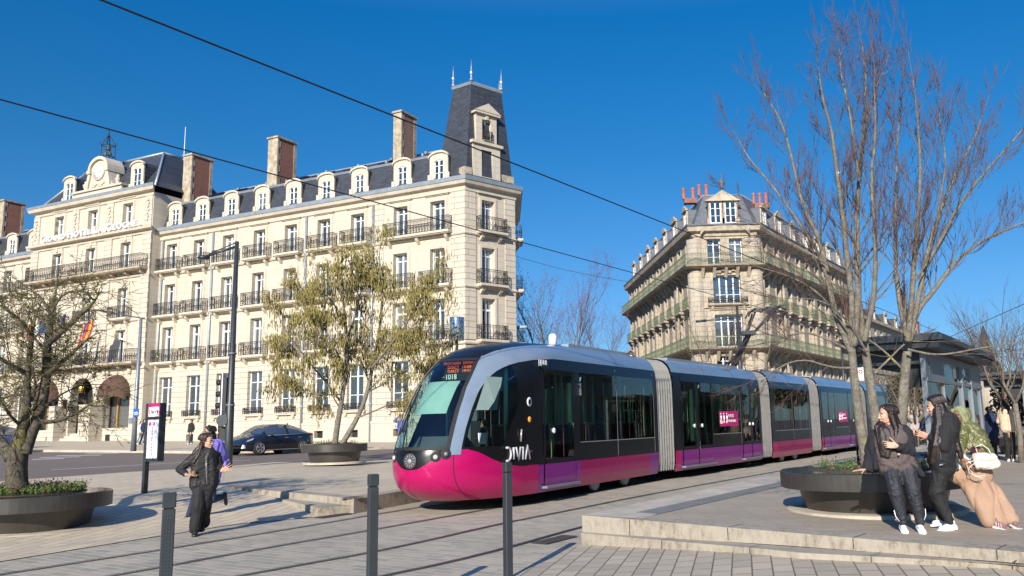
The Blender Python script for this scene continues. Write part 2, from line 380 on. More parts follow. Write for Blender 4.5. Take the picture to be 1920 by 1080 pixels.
# platform slab with stone edge
sideL = [P1.xy]+[p for p in edgeL if p.y > 21]
ruled([E1.xy]+sideL[:1], [roadN2[0], roadN2[1], roadN2[2]], fade(lambda x, y: ZL), 20, 10).build('platform', M['paver_slab'])['kind'] = 'structure'
ruled(sideL, roadN2[2:], fade(lambda x, y: ZL), 30, 10).build('platform', M['paver_slab'])['kind'] = 'structure'
def wallstrip(L, z0f, z1f, name, mat, thick=.25, side=1):   # kerb stone along a line: top at z1, bottom z0
    B = offs(L, -thick*side); mb = MB()
    for i in range(len(L)-1):
        a, b, c, d = L[i], L[i+1], B[i+1], B[i]
        def z(p, f): return zg(p.x, p.y)+f(p.x, p.y)
        mb.quad((a.x, a.y, z(a, z0f)), (b.x, b.y, z(b, z0f)), (b.x, b.y, z(b, z1f)), (a.x, a.y, z(a, z1f)))
        mb.quad((a.x, a.y, z(a, z1f)), (b.x, b.y, z(b, z1f)), (c.x, c.y, z(c, z1f)), (d.x, d.y, z(d, z1f)))
    return mb
wallstrip([lerp(sideL, i/20) for i in range(21)], lambda x, y: -.05, lambda x, y: ZL+.004, 'x', None, .35).build('platform_edge', M['riser'])['kind'] = 'structure'
st = [P1.xy+(E1.xy-P1.xy)*(i/16) for i in range(17)]
wallstrip(st, lambda x, y: -.05, lambda x, y: ZL+.004, 'x', None, .35, -1).build('platform_step', M['riser'])['kind'] = 'structure'
# lower step in front of it
a0, a1 = G(600, 968).xy, G(500, 938, .13).xy
b0, b1 = P1.xy+(E1.xy-P1.xy)*.02, P1.xy+(E1.xy-P1.xy)*.50
mb = MB(); s0, s1 = G(598, 952, .15), G(480, 926, .16)
q0, q1 = Vector((b0.x, b0.y, zg(*b0)+.15)), Vector((b1.x, b1.y, zg(*b1)+.15))
for a, b, c, d in ((s0, s1, q1, q0),): mb.quad(a, b, c, d)
lo = lambda p: Vector((p.x, p.y, p.z-.22)); mb.quad(lo(s0), lo(s1), s1, s0); mb.quad(lo(q0), lo(s0), s0, q0); mb.quad(s1, lo(s1), lo(q1), q1)
mb.build('platform_step', M['riser'])['kind'] = 'structure'
# carriageway
hotelbase = [G(-700, 905, ZRD).xy, G(67, 847.5, ZRD).xy, G(240, 849, ZRD).xy, G(355, 850.5, ZRD).xy, G(448, 850, ZRD).xy, G(690, 843.5, ZRD).xy, G(720, 842.5, ZRD).xy, vec2(2, 62), vec2(9, 100)]
ruled(roadN+roadN2[1:], hotelbase, lambda x, y, t: ZRD, 60, 4).build('road', M['asphalt'])['kind'] = 'structure'
kl = [lerp(hotelbase, i/40) for i in range(41)]
wl = [G(-700, 890, .24).xy, G(0, 836, .2).xy, G(205, 836, .24).xy, G(740, 832, .24).xy]
wallstrip(kl, lambda x, y: ZRD-.05, lambda x, y: ZRD+.13, 'x', None, .35, 1).build('kerb', M['kerb'])['kind'] = 'structure'
ruled(hotelbase, [Vector((-8.07784813-.9032*s+.35, 55.3074896+.4292*s+.8)) for s in (75, 45, 30, 22, 18, 5, 0, -4)]+[vec2(9.5, 100)], lambda x, y, t: ZRD+.126, 50, 6).build('pavement', M['paver_slab'])['kind'] = 'structure'
# markings
def stripe(p, q, w_, name='road_marking', h=ZRD+.006):
    a, b = G(*p, h).xy, G(*q, h).xy; t = (b-a).normalized(); nn = Vector((t.y, -t.x))*w_/2
    mb = MB(); mb.quad(*[(v.x, v.y, zg(v.x, v.y)+h) for v in (a-nn, b-nn, b+nn, a+nn)]); mb.build(name, M['white_paint'])['kind'] = 'structure'
for a, b in (((160, 850.5), (225, 849.7)), ((105, 854.5), (190, 853.3)), ((75, 857.8), (150, 856.5)), ((60, 861.5), (120, 859.6))): stripe(a, b, .45)
stripe((95, 881), (343, 867), .12); stripe((420, 864.2), (470, 862.8), .12)
# right platform (two steps up) and its paving
R0, R1 = G(1091, 966.5, ZR).xy, G(1920, 1036, ZR).xy; R1 = R0+(R1-R0)*1.9
tdir = (G(1463, 888, ZR).xy-R0).normalized()
farR = [R0+tdir*t for t in (0, 5, 10, 25, 60)]
ruled([R0, R1], [farR[-1], farR[-1]+vec2(45, -8)], lambda x, y, t: ZR, 20, 30).build('platform', M['paver_right'])['kind'] = 'structure'
LRs = (R1-R0).length/1.9
def tR_(x, y): return max(0, ((x-R0.x)*(R1-R0).normalized().x+(y-R0.y)*(R1-R0).normalized().y)/LRs)
def zstep(x, y): t = tR_(x, y); return interp0([(0, .185), (.52, .285), (1., .33), (2, .36)], t)
def zfront(x, y): t = tR_(x, y); return interp0([(-.1, .0), (0, .02), (.5, .21), (1., .27), (2, .30)], t)
def interp0(L, z):
    if z <= L[0][0]: return L[0][1]
    for (a, b), (c, d) in zip(L, L[1:]):
        if z <= c: return b+(d-b)*(z-a)/(c-a)
    return L[-1][1]
mb = wallstrip([lerp([R0, R1], i/24) for i in range(25)], lambda x, y: zstep(x, y)-.02, lambda x, y: ZR+.004, 'x', None, .42, 1); mb.build('platform_step', M['riser'])['kind'] = 'structure'
mb = wallstrip([lerp(farR, i/24) for i in range(25)], lambda x, y: -.05, lambda x, y: ZR+.006, 'x', None, .95, -1)
mb.build('platform_edge', M['kerb'])['kind'] = 'structure'
mb = MB(); qq = [G(1191, 961.5, ZR), G(1234, 964.5, ZR), G(1463.5, 913, ZR), G(1463.5, 904, ZR)]
fa = qq[3]+(qq[3]-qq[0]).normalized()*40; fb = qq[2]+(qq[2]-qq[1]).normalized()*40
for z_ in [fa, fb]: z_.z = zg(z_.x, z_.y)+ZR
mb.poly([tuple(q+Vector((0, 0, .007))) for q in (qq[0], qq[1], qq[2], fb, fa, qq[3])]); mb.build('paving_band', plain('grey_green_paving_band', (.17, .17, .15), .8, var=.2, vs=6))['kind'] = 'structure'
SL = [G(1089.5, 1000, .185).xy, G(1295, 1019.5, .24).xy, G(1500, 1038, .285).xy, G(1920, 1058, .33).xy]; SL.append(SL[-1]+(SL[-1]-SL[-2])*.8); S0, S1 = SL[0], SL[-1]
sl = [lerp(SL, i/30) for i in range(31)]; rl = [R0+(R1-R0)*(i/30) for i in range(31)]
mb = MB()
for i in range(30):
    a, b, c, d = sl[i], sl[i+1], rl[i+1], rl[i]
    za, zb = zstep(a.x, a.y), zstep(b.x, b.y); ga, gb = zg(a.x, a.y), zg(b.x, b.y)
    mb.quad((a.x, a.y, ga-.05), (b.x, b.y, gb-.05), (b.x, b.y, gb+zb), (a.x, a.y, ga+za)); mb.quad((a.x, a.y, ga+za), (b.x, b.y, gb+zb), (c.x, c.y, zg(c.x, c.y)+zb), (d.x, d.y, zg(d.x, d.y)+za))
mb.quad((S0.x, S0.y, 0), (R0.x, R0.y, 0), (R0.x, R0.y, zg(*R0)+.185), (S0.x, S0.y, zg(*S0)+.185)); mb.build('platform_step', M['riser'])['kind'] = 'structure'
nr = [vec2(-3.2, 3.5), vec2(14, 2.)]; mb = MB(); vs = []; fs = []
for i in range(31):
    a, b = lerp(nr, i/30), sl[i]; zb = zfront(b.x, b.y)
    for j in range(9): p = a+(b-a)*(j/8); vs.append((p.x, p.y, zg(p.x, p.y)+.004+zb*min(1, .25+.75*j/8)))
for i in range(30):
    for j in range(8): k = i*9+j; fs.append((k, k+9, k+10, k+1))
mb.add(vs, fs).build('pavement', M['paver_front'])['kind'] = 'structure'
# joints between kerb stones
M['joint'] = plain('open_joint', (.05, .04, .03), .9)
mb = MB()
def joint(p, z0, z1, nrm, back=.0):
    b = Vector((p.x, p.y)); t = Vector((-nrm.y, nrm.x))*.006; o = nrm*.004
    z_ = zg(b.x, b.y); mb.quad(*[(b.x+o.x+sx*t.x, b.y+o.y+sx*t.y, z_+zz) for sx, zz in ((-1, z0), (1, z0), (1, z1), (-1, z1))])
    if back: mb.quad(*[(b.x+sx*t.x-nrm.x*bb, b.y+sx*t.y-nrm.y*bb, z_+z1+.009) for sx, bb in ((-1, 0), (1, 0), (1, back), (-1, back))])
tR = (R1-R0).normalized(); nR = Vector((tR.y, -tR.x))
for d_ in (.85, 2.4, 4.05, 5.6, 7.3, 9.): q_ = R0+tR*d_; joint(q_, zstep(q_.x, q_.y), ZR, nR, .42)
for d_ in (.2, .38, .57, .75): q_ = lerp(SL, d_); joint(q_, 0, zstep(q_.x, q_.y), nR, .3)
tE = (E1.xy-P1.xy).normalized(); nE = Vector((-tE.y, tE.x))
for d_ in (.9, 2.2, 3.4, 4.4): joint(P1.xy+tE*d_, .1, ZL, nE, .3)
mb.build('paving_joint', M['joint'])['kind'] = 'structure'
# grates and covers, fallen leaves
def cover(px, py, r, ry, name, label, cat='drain cover', h=.008):
    p = G(px, py, h); h = .004; mb = MB(); n_ = 20
    mb.poly([(r*math.cos(2*PI*i/n_), ry*math.sin(2*PI*i/n_), 0) for i in range(n_)]); o = mb.build(name, M['groove'], None, (p.x, p.y, p.z+h)); tag(o, label, cat)
cover(1070, 1056, .16, .10, 'drain_cover', 'small oval drain cover beside the shadow of the front right bollard', h=.012)
cover(1210, 1061, .15, .08, 'drain_cover', 'thin drain cover in the block paving below the right steps', h=.075)
def grate(px, py, l, w_, rz, label):
    p = G(px, py); o = empty('drain_grate', (p.x, p.y, p.z+.004), rz, label, 'drain grate'); mb = MB(); mb.box((-l/2, -w_/2, 0), (l/2, w_/2, .004)); mb.build('frame', M['railtop'], o); mb = MB()
    k = int(l/.05)
    for i in range(k): mb.box((-l/2+.02+i*.05, -w_/2+.02, .004), (-l/2+.045+i*.05, w_/2-.02, .009))
    mb.build('bars', M['groove'], o)
grate(1040, 1012, .9, .3, math.radians(61), 'rusty drain grate between the rails and the right steps')
grate(625, 967, .8, .25, math.radians(61), 'drain grate at the foot of the left platform corner')
M['leaf_dry'] = plain('dry_leaf', (.33, .13, .04), .7, var=.4, vs=9)
for i, (px, py, s) in enumerate([(1181, 1026, .05), (1124, 1027, .03), (1300, 1037, .04), (1350, 1042, .03), (1398, 1041, .05), (1242, 1032, .03), (1452, 1046, .03), (1555, 1051, .035), (680, 998, .03), (1379, 1010, .02)]):
    p = G(px, py, .01 if i in (8,) else .01+.2*max(0, min(1, (px-1090)/410)) if i != 9 else .24); mb = MB(); mb.poly([(s*math.cos(a)*(1+.3*math.sin(3*a)), s*.7*math.sin(a), .012*math.sin(2*a)) for a in [2*PI*j/9 for j in range(9)]])
    o = mb.build('fallen_leaf', M['leaf_dry'], None, tuple(p+Vector((0, 0, .01))), (.3, .2, i*1.3)); tag(o, 'dry brown leaf lying on the ground beside the stone steps', 'leaf', 'dry leaves by the steps')
# ---------------------------------------------------------------- facade tools
class Face:       # a vertical facade plane: local x along it, y outwards, z up (world height)
    def __init__(s, parent, ox, oy, rz): s.p = parent; s.ox, s.oy, s.rz = ox, oy, rz; s.c, s.s = math.cos(rz), math.sin(rz)
    def loc(s, x, y, z): return (s.ox+s.c*x-s.s*y, s.oy+s.s*x+s.c*y, z)
    def build(s, mb, name, mat, x=0, y=0, z=0, parent=None):
        if parent: return mb.build(name, mat, parent)
        return mb.build(name, mat, s.p, s.loc(x, y, z), s.rz)
    def inst(s, me, name, x, y, z, sc=None): return inst(me, name, s.p, s.loc(x, y, z), s.rz, sc)
def wall_mb(x0, x1, z0, z1, holes, depth=.4, mb=None, y=0, arch=()):
    mb = mb or MB()
    xs = sorted({x0, x1} | {v for h in holes for v in h[:2] if x0 < v < x1}); zs = sorted({z0, z1} | {v for h in holes for v in h[2:4] if z0 < v < z1})
    for i in range(len(xs)-1):
        for j in range(len(zs)-1):
            cx, cz = (xs[i]+xs[i+1])/2, (zs[j]+zs[j+1])/2
            if any(h[0] < cx < h[1] and h[2] < cz < h[3] for h in holes): continue
            mb.quad((xs[i+1], y, zs[j]), (xs[i], y, zs[j]), (xs[i], y, zs[j+1]), (xs[i+1], y, zs[j+1]))
    for a, b, c, d in [h[:4] for h in holes]:
        c = max(c, z0); e = y-depth
        mb.quad((a, y, c), (a, e, c), (a, e, d), (a, y, d)); mb.quad((b, e, c), (b, y, c), (b, y, d), (b, e, d))
        mb.quad((a, y, d), (a, e, d), (b, e, d), (b, y, d)); mb.quad((a, e, c), (a, y, c), (b, y, c), (b, e, c))
    return mb
def arch_fill(mb, xc, w, zs, ztop, y=0, depth=.4):     # spandrels that turn a rectangular hole into an arch springing at zs
    r = w/2; n = 12; pts = [(xc+r*math.cos(PI*i/n), zs+(ztop-zs)*math.sin(PI*i/n)) for i in range(n+1)]
    for i in range(n):
        (xa, za), (xb, zb) = pts[i], pts[i+1]
        mb.quad((xa, y, za), (xb, y, zb), (xb, y, ztop), (xa, y, ztop)); mb.quad((xa, y, za), (xa, y-depth, za), (xb, y-depth, zb), (xb, y, zb))
_wc = {}
def win_me(w, h, tr=.72, kind='french', dens=2):
    key = (round(w, 2), round(h, 2), tr, kind)
    if key in _wc: return _wc[key]
    f = MB(); t = .065
    f.box((-w/2, -.06, 0), (-w/2+t, 0, h)); f.box((w/2-t, -.06, 0), (w/2, 0, h)); f.box((-w/2+t, -.06, h-t), (w/2-t, 0, h)); f.box((-w/2+t, -.06, 0), (w/2-t, 0, t*1.2))
    f.box((-.055, -.05, t*1.2), (.055, .01, h-t))
    if tr:
        z = h*tr; f.box((-w/2+t, -.052, z-.06 if kind == 'french' else z-.03), (w/2-t, .004, z+.06 if kind == 'french' else z+.03))
    if kind == 'ground': f.box((-w/2+t, -.045, h*.33-.02), (w/2-t, 0, h*.33+.02))
    fm = f.mesh('window_frame', M['wood_white'])
    g = MB(); c = w*.5-t
    g.quad((c, -.05, 0), (-c, -.05, 0), (-c, -.05, h), (c, -.05, h), 0)
    if kind != 'ground':
        g.quad((c, -.044, .1), (c-.17, -.044, .1), (c-.12, -.044, h-.1), (c, -.044, h-.1), 1); g.quad((-c+.2, -.044, .1), (-c, -.044, .1), (-c, -.044, h-.1), (-c+.13, -.044, h-.1), 1)
    gm = g.mesh('pane', [M['pane'], M['curtain']]); _wc[key] = (fm, gm); return fm, gm
def window(fc, x, z, w, h, y=-.3, tr=.72, kind='french'):
    fm, gm = win_me(w, h, tr, kind); o = fc.inst(fm, 'window', x, y, z); inst(gm, 'pane', o); return o
def circ(mb, c, r, n=8, t=.012, mi=0):       # flat ring in the xz plane
    vs = []; fs = []
    for i in range(n):
        a = 2*PI*i/n
        for rr, yy in ((r-t, 0), (r+t, 0), (r, t)): vs.append((c[0]+rr*math.cos(a), c[1]+yy, c[2]+rr*math.sin(a)))
    for i in range(n):
        j = (i+1) % n
        for k in range(3): fs.append((i*3+k, i*3+(k+1) % 3, j*3+(k+1) % 3, j*3+k))
    mb.add(vs, fs, mi)
def rail_run(mb, p, q, h, z=0, plain_=False):
    p, q = Vector(p), Vector(q); d = q-p; L = d.length; d = d/L; sub = MB(); t = .014
    sub.box((0, -t, h-.035), (L, t, h)); sub.box((0, -t, .04), (L, t, .07)); sub.box((0, -t, h-.16), (L, t, h-.14))
    n = max(1, round(L/.24)); s = L/n
    for i in range(n+1): sub.box((i*s-.012, -.012, 0), (i*s+.012, .012, h))
    for i in range(n):
        x = (i+.5)*s
        if plain_: sub.box((x-.012, -.012, 0), (x+.012, .012, h)); continue
        circ(sub, (x, 0, h*.26), s*.34); circ(sub, (x, 0, h*.56), s*.36); circ(sub, (x-s*.2, 0, h*.41), s*.17, 6); circ(sub, (x+s*.2, 0, h*.41), s*.17, 6); circ(sub, (x, 0, h*.76), s*.2, 6)
        circ(sub, (x, 0, h-.09), .04, 6)
    nx = Vector((-d.y, d.x))
    mb.add([(p.x+d.x*v[0]+nx.x*v[1], p.y+d.y*v[0]+nx.y*v[1], z+v[2]) for v in sub.v], sub.f)
_bc = {}
def balcony(fc, x, z, w, h=1.0, d=.5, y=0, mat='iron', slab=.16, smat='stone', brackets=True):
    key = (round(w, 2), h, d, mat, slab, smat, brackets)
    if key not in _bc:
        r = MB(); rail_run(r, (-w/2, 0), (-w/2, d), h); rail_run(r, (-w/2, d), (w/2, d), h); rail_run(r, (w/2, d), (w/2, 0), h)
        s = MB(); s.box((-w/2-.06, 0, -slab), (w/2+.06, d+.08, -.002)); s.box((-w/2-.02, 0, -slab-.06), (w/2+.02, d, -slab))
        if brackets:
            nb = 2 if w < 3.5 else int(w/1.6)
            for i in range(nb):
                bx = -w/2+.35+(w-.7)*i/(nb-1); s.prism([(bx-.11, 0, -slab-.06), (bx-.11, d*.8, -slab-.06), (bx-.11, d*.55, -slab-.3), (bx-.11, .06, -slab-.5), (bx-.11, 0, -slab-.5)], (.22, 0, 0))
        _bc[key] = (r.mesh('railing', M[mat]), s.mesh('slab', M[smat]))
    r, s = _bc[key]; o = fc.inst(r, 'balcony', x, y, z); inst(s, 'slab', o); return o
def profile(fc, x0, x1, pts, name, mat, y=0, ends=(0, 0)):   # moulding: polygon (y,z) swept along x; ends = mitre extension per unit of y
    mb = MB(); n = len(pts)
    A = [(x0-ends[0]*p[0], y+p[0], p[1]) for p in pts]; B = [(x1+ends[1]*p[0], y+p[0], p[1]) for p in pts]
    mb.add(A+B, [tuple(range(n)), tuple(range(2*n-1, n-1, -1))]+[(i, n+i, n+(i+1) % n, (i+1) % n) for i in range(n)]); return fc.build(mb, name, mat)
def surround(mb, x, z0, z1, w, t=.2, d=.06, y=0, hood=False):
    a, b = x-w/2, x+w/2
    mb.box((a-t, y, z0), (a, y+d, z1)); mb.box((b, y, z0), (b+t, y+d, z1)); mb.box((a-t, y, z1), (b+t, y+d, z1+t)); 
    mb.box((a-t-.06, y, z0), (a-t, y+d*.5, z1+t)); mb.box((b+t, y, z0), (b+t+.06, y+d*.5, z1+t))
    if hood: mb.box((a-t-.22, y, z1+t+.26), (b+t+.22, y+.20, z1+t+.33)); mb.box((a-t-.14, y, z1+t+.20), (b+t+.14, y+.12, z1+t+.26)); mb.box((a-t-.1, y, z1+t), (b+t+.1, y+d*.4, z1+t+.2))

# ---------------------------------------------------------------- the hotel
HO = (-8.07785, 55.30749); HAZ = math.radians(154.585)
hotel = empty('hotel', (HO[0], HO[1], 0), HAZ, 'cream limestone grand hotel with slate mansard roof, clock gable and corner tower', 'hotel')
hf = Face(hotel, 0, 0, 0)
CA = math.radians(224.12)-HAZ       # chamfer face runs back towards the corner
cl = 4.25; cdx, cdy = math.cos(CA+PI), math.sin(CA+PI)
hc = Face(hotel, cdx*cl, cdy*cl, CA)   # local x = cl - s
bays = [2.19, 5.28, 9.08, 12.19, 15.37, 18.54, 21.8, 25.0, 28.1]
rows = [(3.3, 6.45, 1.45, 'ground'), (7.56, 10.4, 1.18, 'tall'), (11.28, 13.85, 1.18, 'french'), (14.92, 17.15, 1.18, 'french')]
def frow(kind): return dict(tr=.74 if kind in ('ground', 'tall') else .80, kind='ground' if kind == 'ground' else ('french' if kind == 'tall' else 'thin'))
HW = 17.8; ZB = -.6
# main wing wall
mb = wall_mb(0, 30.3, 7.0, HW, [(x-w_/2, x+w_/2, a, b) for x in bays for a, b, w_, k in rows[1:]]); hf.build(mb, 'wall', M['ashlar'])
mb = wall_mb(0, 30.3, ZB, 7.0, [(x-.725, x+.725, 3.3, 6.45) for x in bays]+[(x-.4, x+.4, 1.45, 1.95) for x in bays]); hf.build(mb, 'wall', M['rust'])
mb = MB()
for x in (0.55,): mb.box((x-.55, .0, 7.6), (x+.55, .05, HW))
mb.box((6.75, 0, 7.6), (7.55, .05, HW)); hf.build(mb, 'quoins', M['rust'])
mb = MB()
for x in bays:
    for a, b, w_, k in rows: 
        if k != 'ground': surround(mb, x, a-.1, b, w_, .17, .07, 0, k == 'french' and a > 14)
        if k == 'tall' or (k == 'french' and a < 14):
            mb.box((x-w_/2-.1, .0, b+.17), (x+w_/2+.1, .035, b+.42))
        if k == 'ground': mb.box((x-1.0, 0, a-.16), (x+1.0, .22, a)); [mb.box((x+q-.12, 0, a-.36), (x+q+.12, .16, a-.16)) for q in (-.75, .75)]
hf.build(mb, 'window_surrounds', M['stone'])
mb = MB(); [mb.box((x-.36, -.28, 1.47), (x+.36, -.22, 1.93)) for x in bays]; hf.build(mb, 'cellar_grilles', M['iron'])
for x in bays:
    for a, b, w_, k in rows: window(hf, x, a, w_, b-a, **frow(k))
    balcony(hf, x, 3.3, 1.85, .48, .18, 0, slab=.05, brackets=False)
    if x > 3: balcony(hf, x, 7.62, 2.45, .98, .5, 0)
    balcony(hf, x, 11.35, 2.45, .98, .5, 0)
    if x > 6: balcony(hf, x, 14.98, 2.45, .98, .5, 0)
balcony(hf, 2.6, 7.62, 4.4, .98, .45, 0) if False else balcony(hf, 2.19, 7.62, 2.6, .98, .5, 0)
balcony(hf, 3.74, 14.98, 5.45, .98, .5, 0)
M['bellgold'] = M['gold']
mb = MB()
for x in bays: mb.lathe([(.1, 0), (.09, .05), (.055, .13), (.03, .17)], (x+.35, .55, 8.0), 8)
hf.build(mb, 'gilded_bells', M['gold'])
str_p = [(0, 0), (.12, .02), (.16, .10), (.05, .22), (0, .24)]
def strings(fc, x0, x1, e=(0, 0), y=0, m='stone', zs=(14.60, 11.02, 7.28)):
    for z in zs: profile(fc, x0, x1, [(p, z+q) for p, q in str_p], 'string_course', M[m], y, e)
strings(hf, 0, 30.3, (.69, 0))
corn = [(0, 17.55), (.10, 17.6), (.14, 17.9), (.42, 18.0), (.52, 18.22), (.55, 18.24), (.6, 18.5), (0, 18.52)]
def cornice(fc, x0, x1, e=(0, 0), y=0, dz=0, zinc=True, name='cornice', mat='stone'):
    profile(fc, x0, x1, [(p, z+dz) for p, z in corn[:5]]+[(0, 18.22+dz)], name, M[mat], y, e)
    if zinc: profile(fc, x0, x1, [(0, 18.225+dz), (.56, 18.225+dz), (.60, 18.50+dz), (0, 18.54+dz)], 'gutter', M['zinc'], y, e)
cornice(hf, 0, 30.3, (.69, 0))
# mansard and roof of the main wing
def roof(fc, x0, x1, zb=18.5, zk=20.72, yk=-.75, zr=22.9, yr=-5.6, e=(0, 0), deep=-11):
    mb = MB(); mb.quad((x1, -.02, zb), (x0, -.02, zb), (x0, yk, zk), (x1, yk, zk)); mb.quad((x1, yk, zk), (x0, yk, zk), (x0, yr, zr), (x1, yr, zr)); mb.quad((x1, yr, zr), (x0, yr, zr), (x0, deep, zb), (x1, deep, zb))
    mb.poly([(x0, -.02, zb), (x0, deep, zb), (x0, yr, zr), (x0, yk, zk)]); mb.poly([(x1, -.02, zb), (x1, yk, zk), (x1, yr, zr), (x1, deep, zb)])
    fc.build(mb, 'roof', M['slate'])
    mb = MB(); mb.prism([(x0, yk+.08, zk-.14), (x0, yk+.14, zk+.02), (x0, yk-.1, zk+.1), (x0, yk-.1, zk-.1)], (x1-x0, 0, 0)); mb.prism([(x0, yr+.12, zr-.03), (x0, yr, zr+.12), (x0, yr-.12, zr-.03)], (x1-x0, 0, 0)); fc.build(mb, 'roof_flashing', M['zinc'])
roof(hf, 2.3, 30.3)
def dormer(fc, x, zb=18.55, w=1.5, h=2.1, y0=-.08, dep=1.0, arched=True, ww=.8, hw=1.45, mat='stone', slate='slate', pediment=False):
    mb = MB(); a, b = x-w/2, x+w/2; wa, wb = x-ww/2, x+ww/2; zs = zb+.1; zt = zs+hw; sp = zt-.28 if arched else zt
    wall_mb(a, b, zb, zt, [(wa, wb, zs, zt)], .3, mb, y0)
    if arched: arch_fill(mb, x, ww, sp, zt, y0, .3)
    n = 10; top = [(x+w*.5*math.cos(PI*i/n), zt+.1+(.38 if arched else 0)*math.sin(PI*i/n)) for i in range(n+1)]
    if arched:
        mb.poly([(p, y0, z) for p, z in top]+[(a, y0, zt), (b, y0, zt)]); 
        for i in range(n):
            (xa, za), (xb, zb_) = top[i], top[i+1]; s_ = 1.08
            xa, xb = x+(xa-x)*s_, x+(xb-x)*s_
            mb.quad((xa, y0+.12, za), (xa, y0+.12, za+.14), (xb, y0+.12, zb_+.14), (xb, y0+.12, zb_)); mb.quad((xa, y0+.12, za+.14), (xa, y0-.1, za+.14), (xb, y0-.1, zb_+.14), (xb, y0+.12, zb_+.14)); mb.quad((xa, y0, za), (xa, y0+.12, za), (xb, y0+.12, zb_), (xb, y0, zb_))
    else:
        mb.box((a-.12, y0-.1, zt+.1), (b+.12, y0+.14, zt+.24)); mb.box((a, y0-.05, zt), (b, y0, zt+.1))
        if pediment: mb.prism([(a-.15, y0-.1, zt+.24), (b+.15, y0-.1, zt+.24), (x, y0-.1, zt+.24+w*.28)], (0, .22, 0))
    mb.box((a-.14, y0, zb), (a+.12, y0+.05, zb+.55)); mb.box((b-.12, y0, zb), (b+.14, y0+.05, zb+.55))
    for e_ in (a, b): mb.quad((e_, y0, zb), (e_, y0-.12, zb), (e_, y0-.12, zt+.1), (e_, y0, zt+.1))
    o = fc.build(mb, 'dormer', M[mat])
    r = MB(); hz = zt+.1+(.36 if arched else .14)
    r.prism([(a+.02, y0-.12, zb), (b-.02, y0-.12, zb), (b-.02, y0-.12, zt+.12), (x+w*.3, y0-.12, hz), (x-w*.3, y0-.12, hz), (a+.02, y0-.12, zt+.12)], (0, -dep, 0)); r.build('cheeks', M[slate], o)
    fm, gm = win_me(ww, hw, .72, 'thin'); q = inst(fm, 'window', o, (x, y0-.05, zs))
    return o
def pane_mat_windows(o): pass
# dormer windows carry their glass in the same mesh
_wm = win_me
def win_me(w, h, tr=.72, kind='french'):
    fm, gm = _wm(w, h, tr, kind); return fm, gm
_dw = {}
def dwin(w, h):
    if (w, h) not in _dw:
        f = MB(); t = .08
        for a, b, c, d in ((-w/2, -w/2+t, 0, h), (w/2-t, w/2, 0, h), (-w/2+t, w/2-t, h-t, h), (-w/2+t, w/2-t, 0, t), (-.06, .06, t, h-t)): f.box((a, -.05, c), (b, 0, d))
        f.box((-w/2+t, -.045, h*.7-.02), (w/2-t, .003, h*.7+.02)); f.box((-w/2+t, -.045, h*.35-.015), (w/2-t, .001, h*.35+.015)); f.quad((w/2-t, -.04, t), (-w/2+t, -.04, t), (-w/2+t, -.04, h-t), (w/2-t, -.04, h-t), 1)
        _dw[(w, h)] = f.mesh('window', [M['wood_white'], M['pane']])
    return _dw[(w, h)]
def dormer2(fc, x, **kw):
    o = dormer(fc, x, **kw)
    for c in list(o.children):
        if c.name.startswith('window'):
            ww = kw.get('ww', .8); hw = kw.get('hw', 1.45); c.data = dwin(ww, hw)
    return o
for x in bays: dormer2(hf, x)
for x in (4.4, 8.9, 12.2, 15.3, 18., 21.6, 24.8, 27.4):
    mb = MB(); 
    def on(xx, t): return (xx, -.75+(-5.6+.75)*t, 20.72+(22.9-20.72)*t)
    mb.prism([on(x-.45, .34), on(x+.45, .34), on(x+.45, .66), on(x-.45, .66)], (0, .05, .12)); hf.build(mb, 'skylight', M['black'])
mb = MB()
for i in range(18): mb.box((1.5+i*1.63, -2.0-(i % 2)*2.6, 21.25+(i % 2)*1.18), (1.68+i*1.63, -1.8-(i % 2)*2.6, 21.47+(i % 2)*1.18))
hf.build(mb, 'roof_vents', M['zinc'])
def chimney(fc, x0, x1, y0, y1, z0, z1, name='chimney', pots=0, brickside=True):
    mb = MB(); mb.box((x0, y1+.3, z0), (x1, y0-.001, z1), 1); mb.box((x0-.03, y0-.16, z0), (x1+.03, y0, z1), 0); mb.box((x0-.03, y1, z0), (x1+.03, y1+.3, z1), 0)
    k = int((z1-z0)/.5)
    for i in range(k):
        if i % 2: mb.box((x0-.02, y0-.36, z0+i*.5), (x1+.02, y0-.16, z0+i*.5+.5), 0)
    mb.box((x0-.1, y1-.1, z1), (x1+.1, y0+.1, z1+.14), 2)
    o = fc.build(mb, name, [M['stone_dirty'], M['brickred'], M['stone_dirty']])
    if pots:
        p = MB()
        for i in range(pots):
            yy = y1+.3+(y0-y1-.6)*(i+.5)/pots; p.lathe([(.13, 0), (.15, .1), (.12, .15), (.11, .75), (.14, .8), (.12, .85)], ((x0+x1)/2, yy, z1+.14), 8)
        p.build('chimney_pots', M['terracotta'], o)
    return o
chimney(hf, 19.04, 20.0, -1.9, -3.95, 20.9, 25.15); chimney(hf, 28.75, 29.7, -1.9, -4.05, 20.9, 25.3); chimney(hf, 6.84, 7.52, -1.9, -3.7, 20.9, 25.0)
# downpipes
for x, y in ((7.66, .08), (13.84, .08), (23.44, .08), (29.12, .10)):
    mb = MB(); mb.tube([(x, y, 1.0), (x, y, 17.6)], .085, 8)
    for z in (3.6, 7.4, 11.1, 14.7): mb.tube([(x, y, z), (x, y, z+.14)], .12, 8)
    hf.build(mb, 'downpipe', M['zinc'])
# plinth
mb = MB(); mb.box((0, 0, ZB), (30.3, .10, 2.35)); hf.build(wall_mb(0, 30.3, ZB, 2.35, [(x-.4, x+.4, 1.45, 1.95) for x in bays], .1, y=.1), 'plinth', M['ashlar'])
profile(hf, 0, 30.3, [(0, 2.35), (.14, 2.35), (.12, 2.5), (0, 2.52)], 'plinth_moulding', M['stone'], 0, (.69, 0))
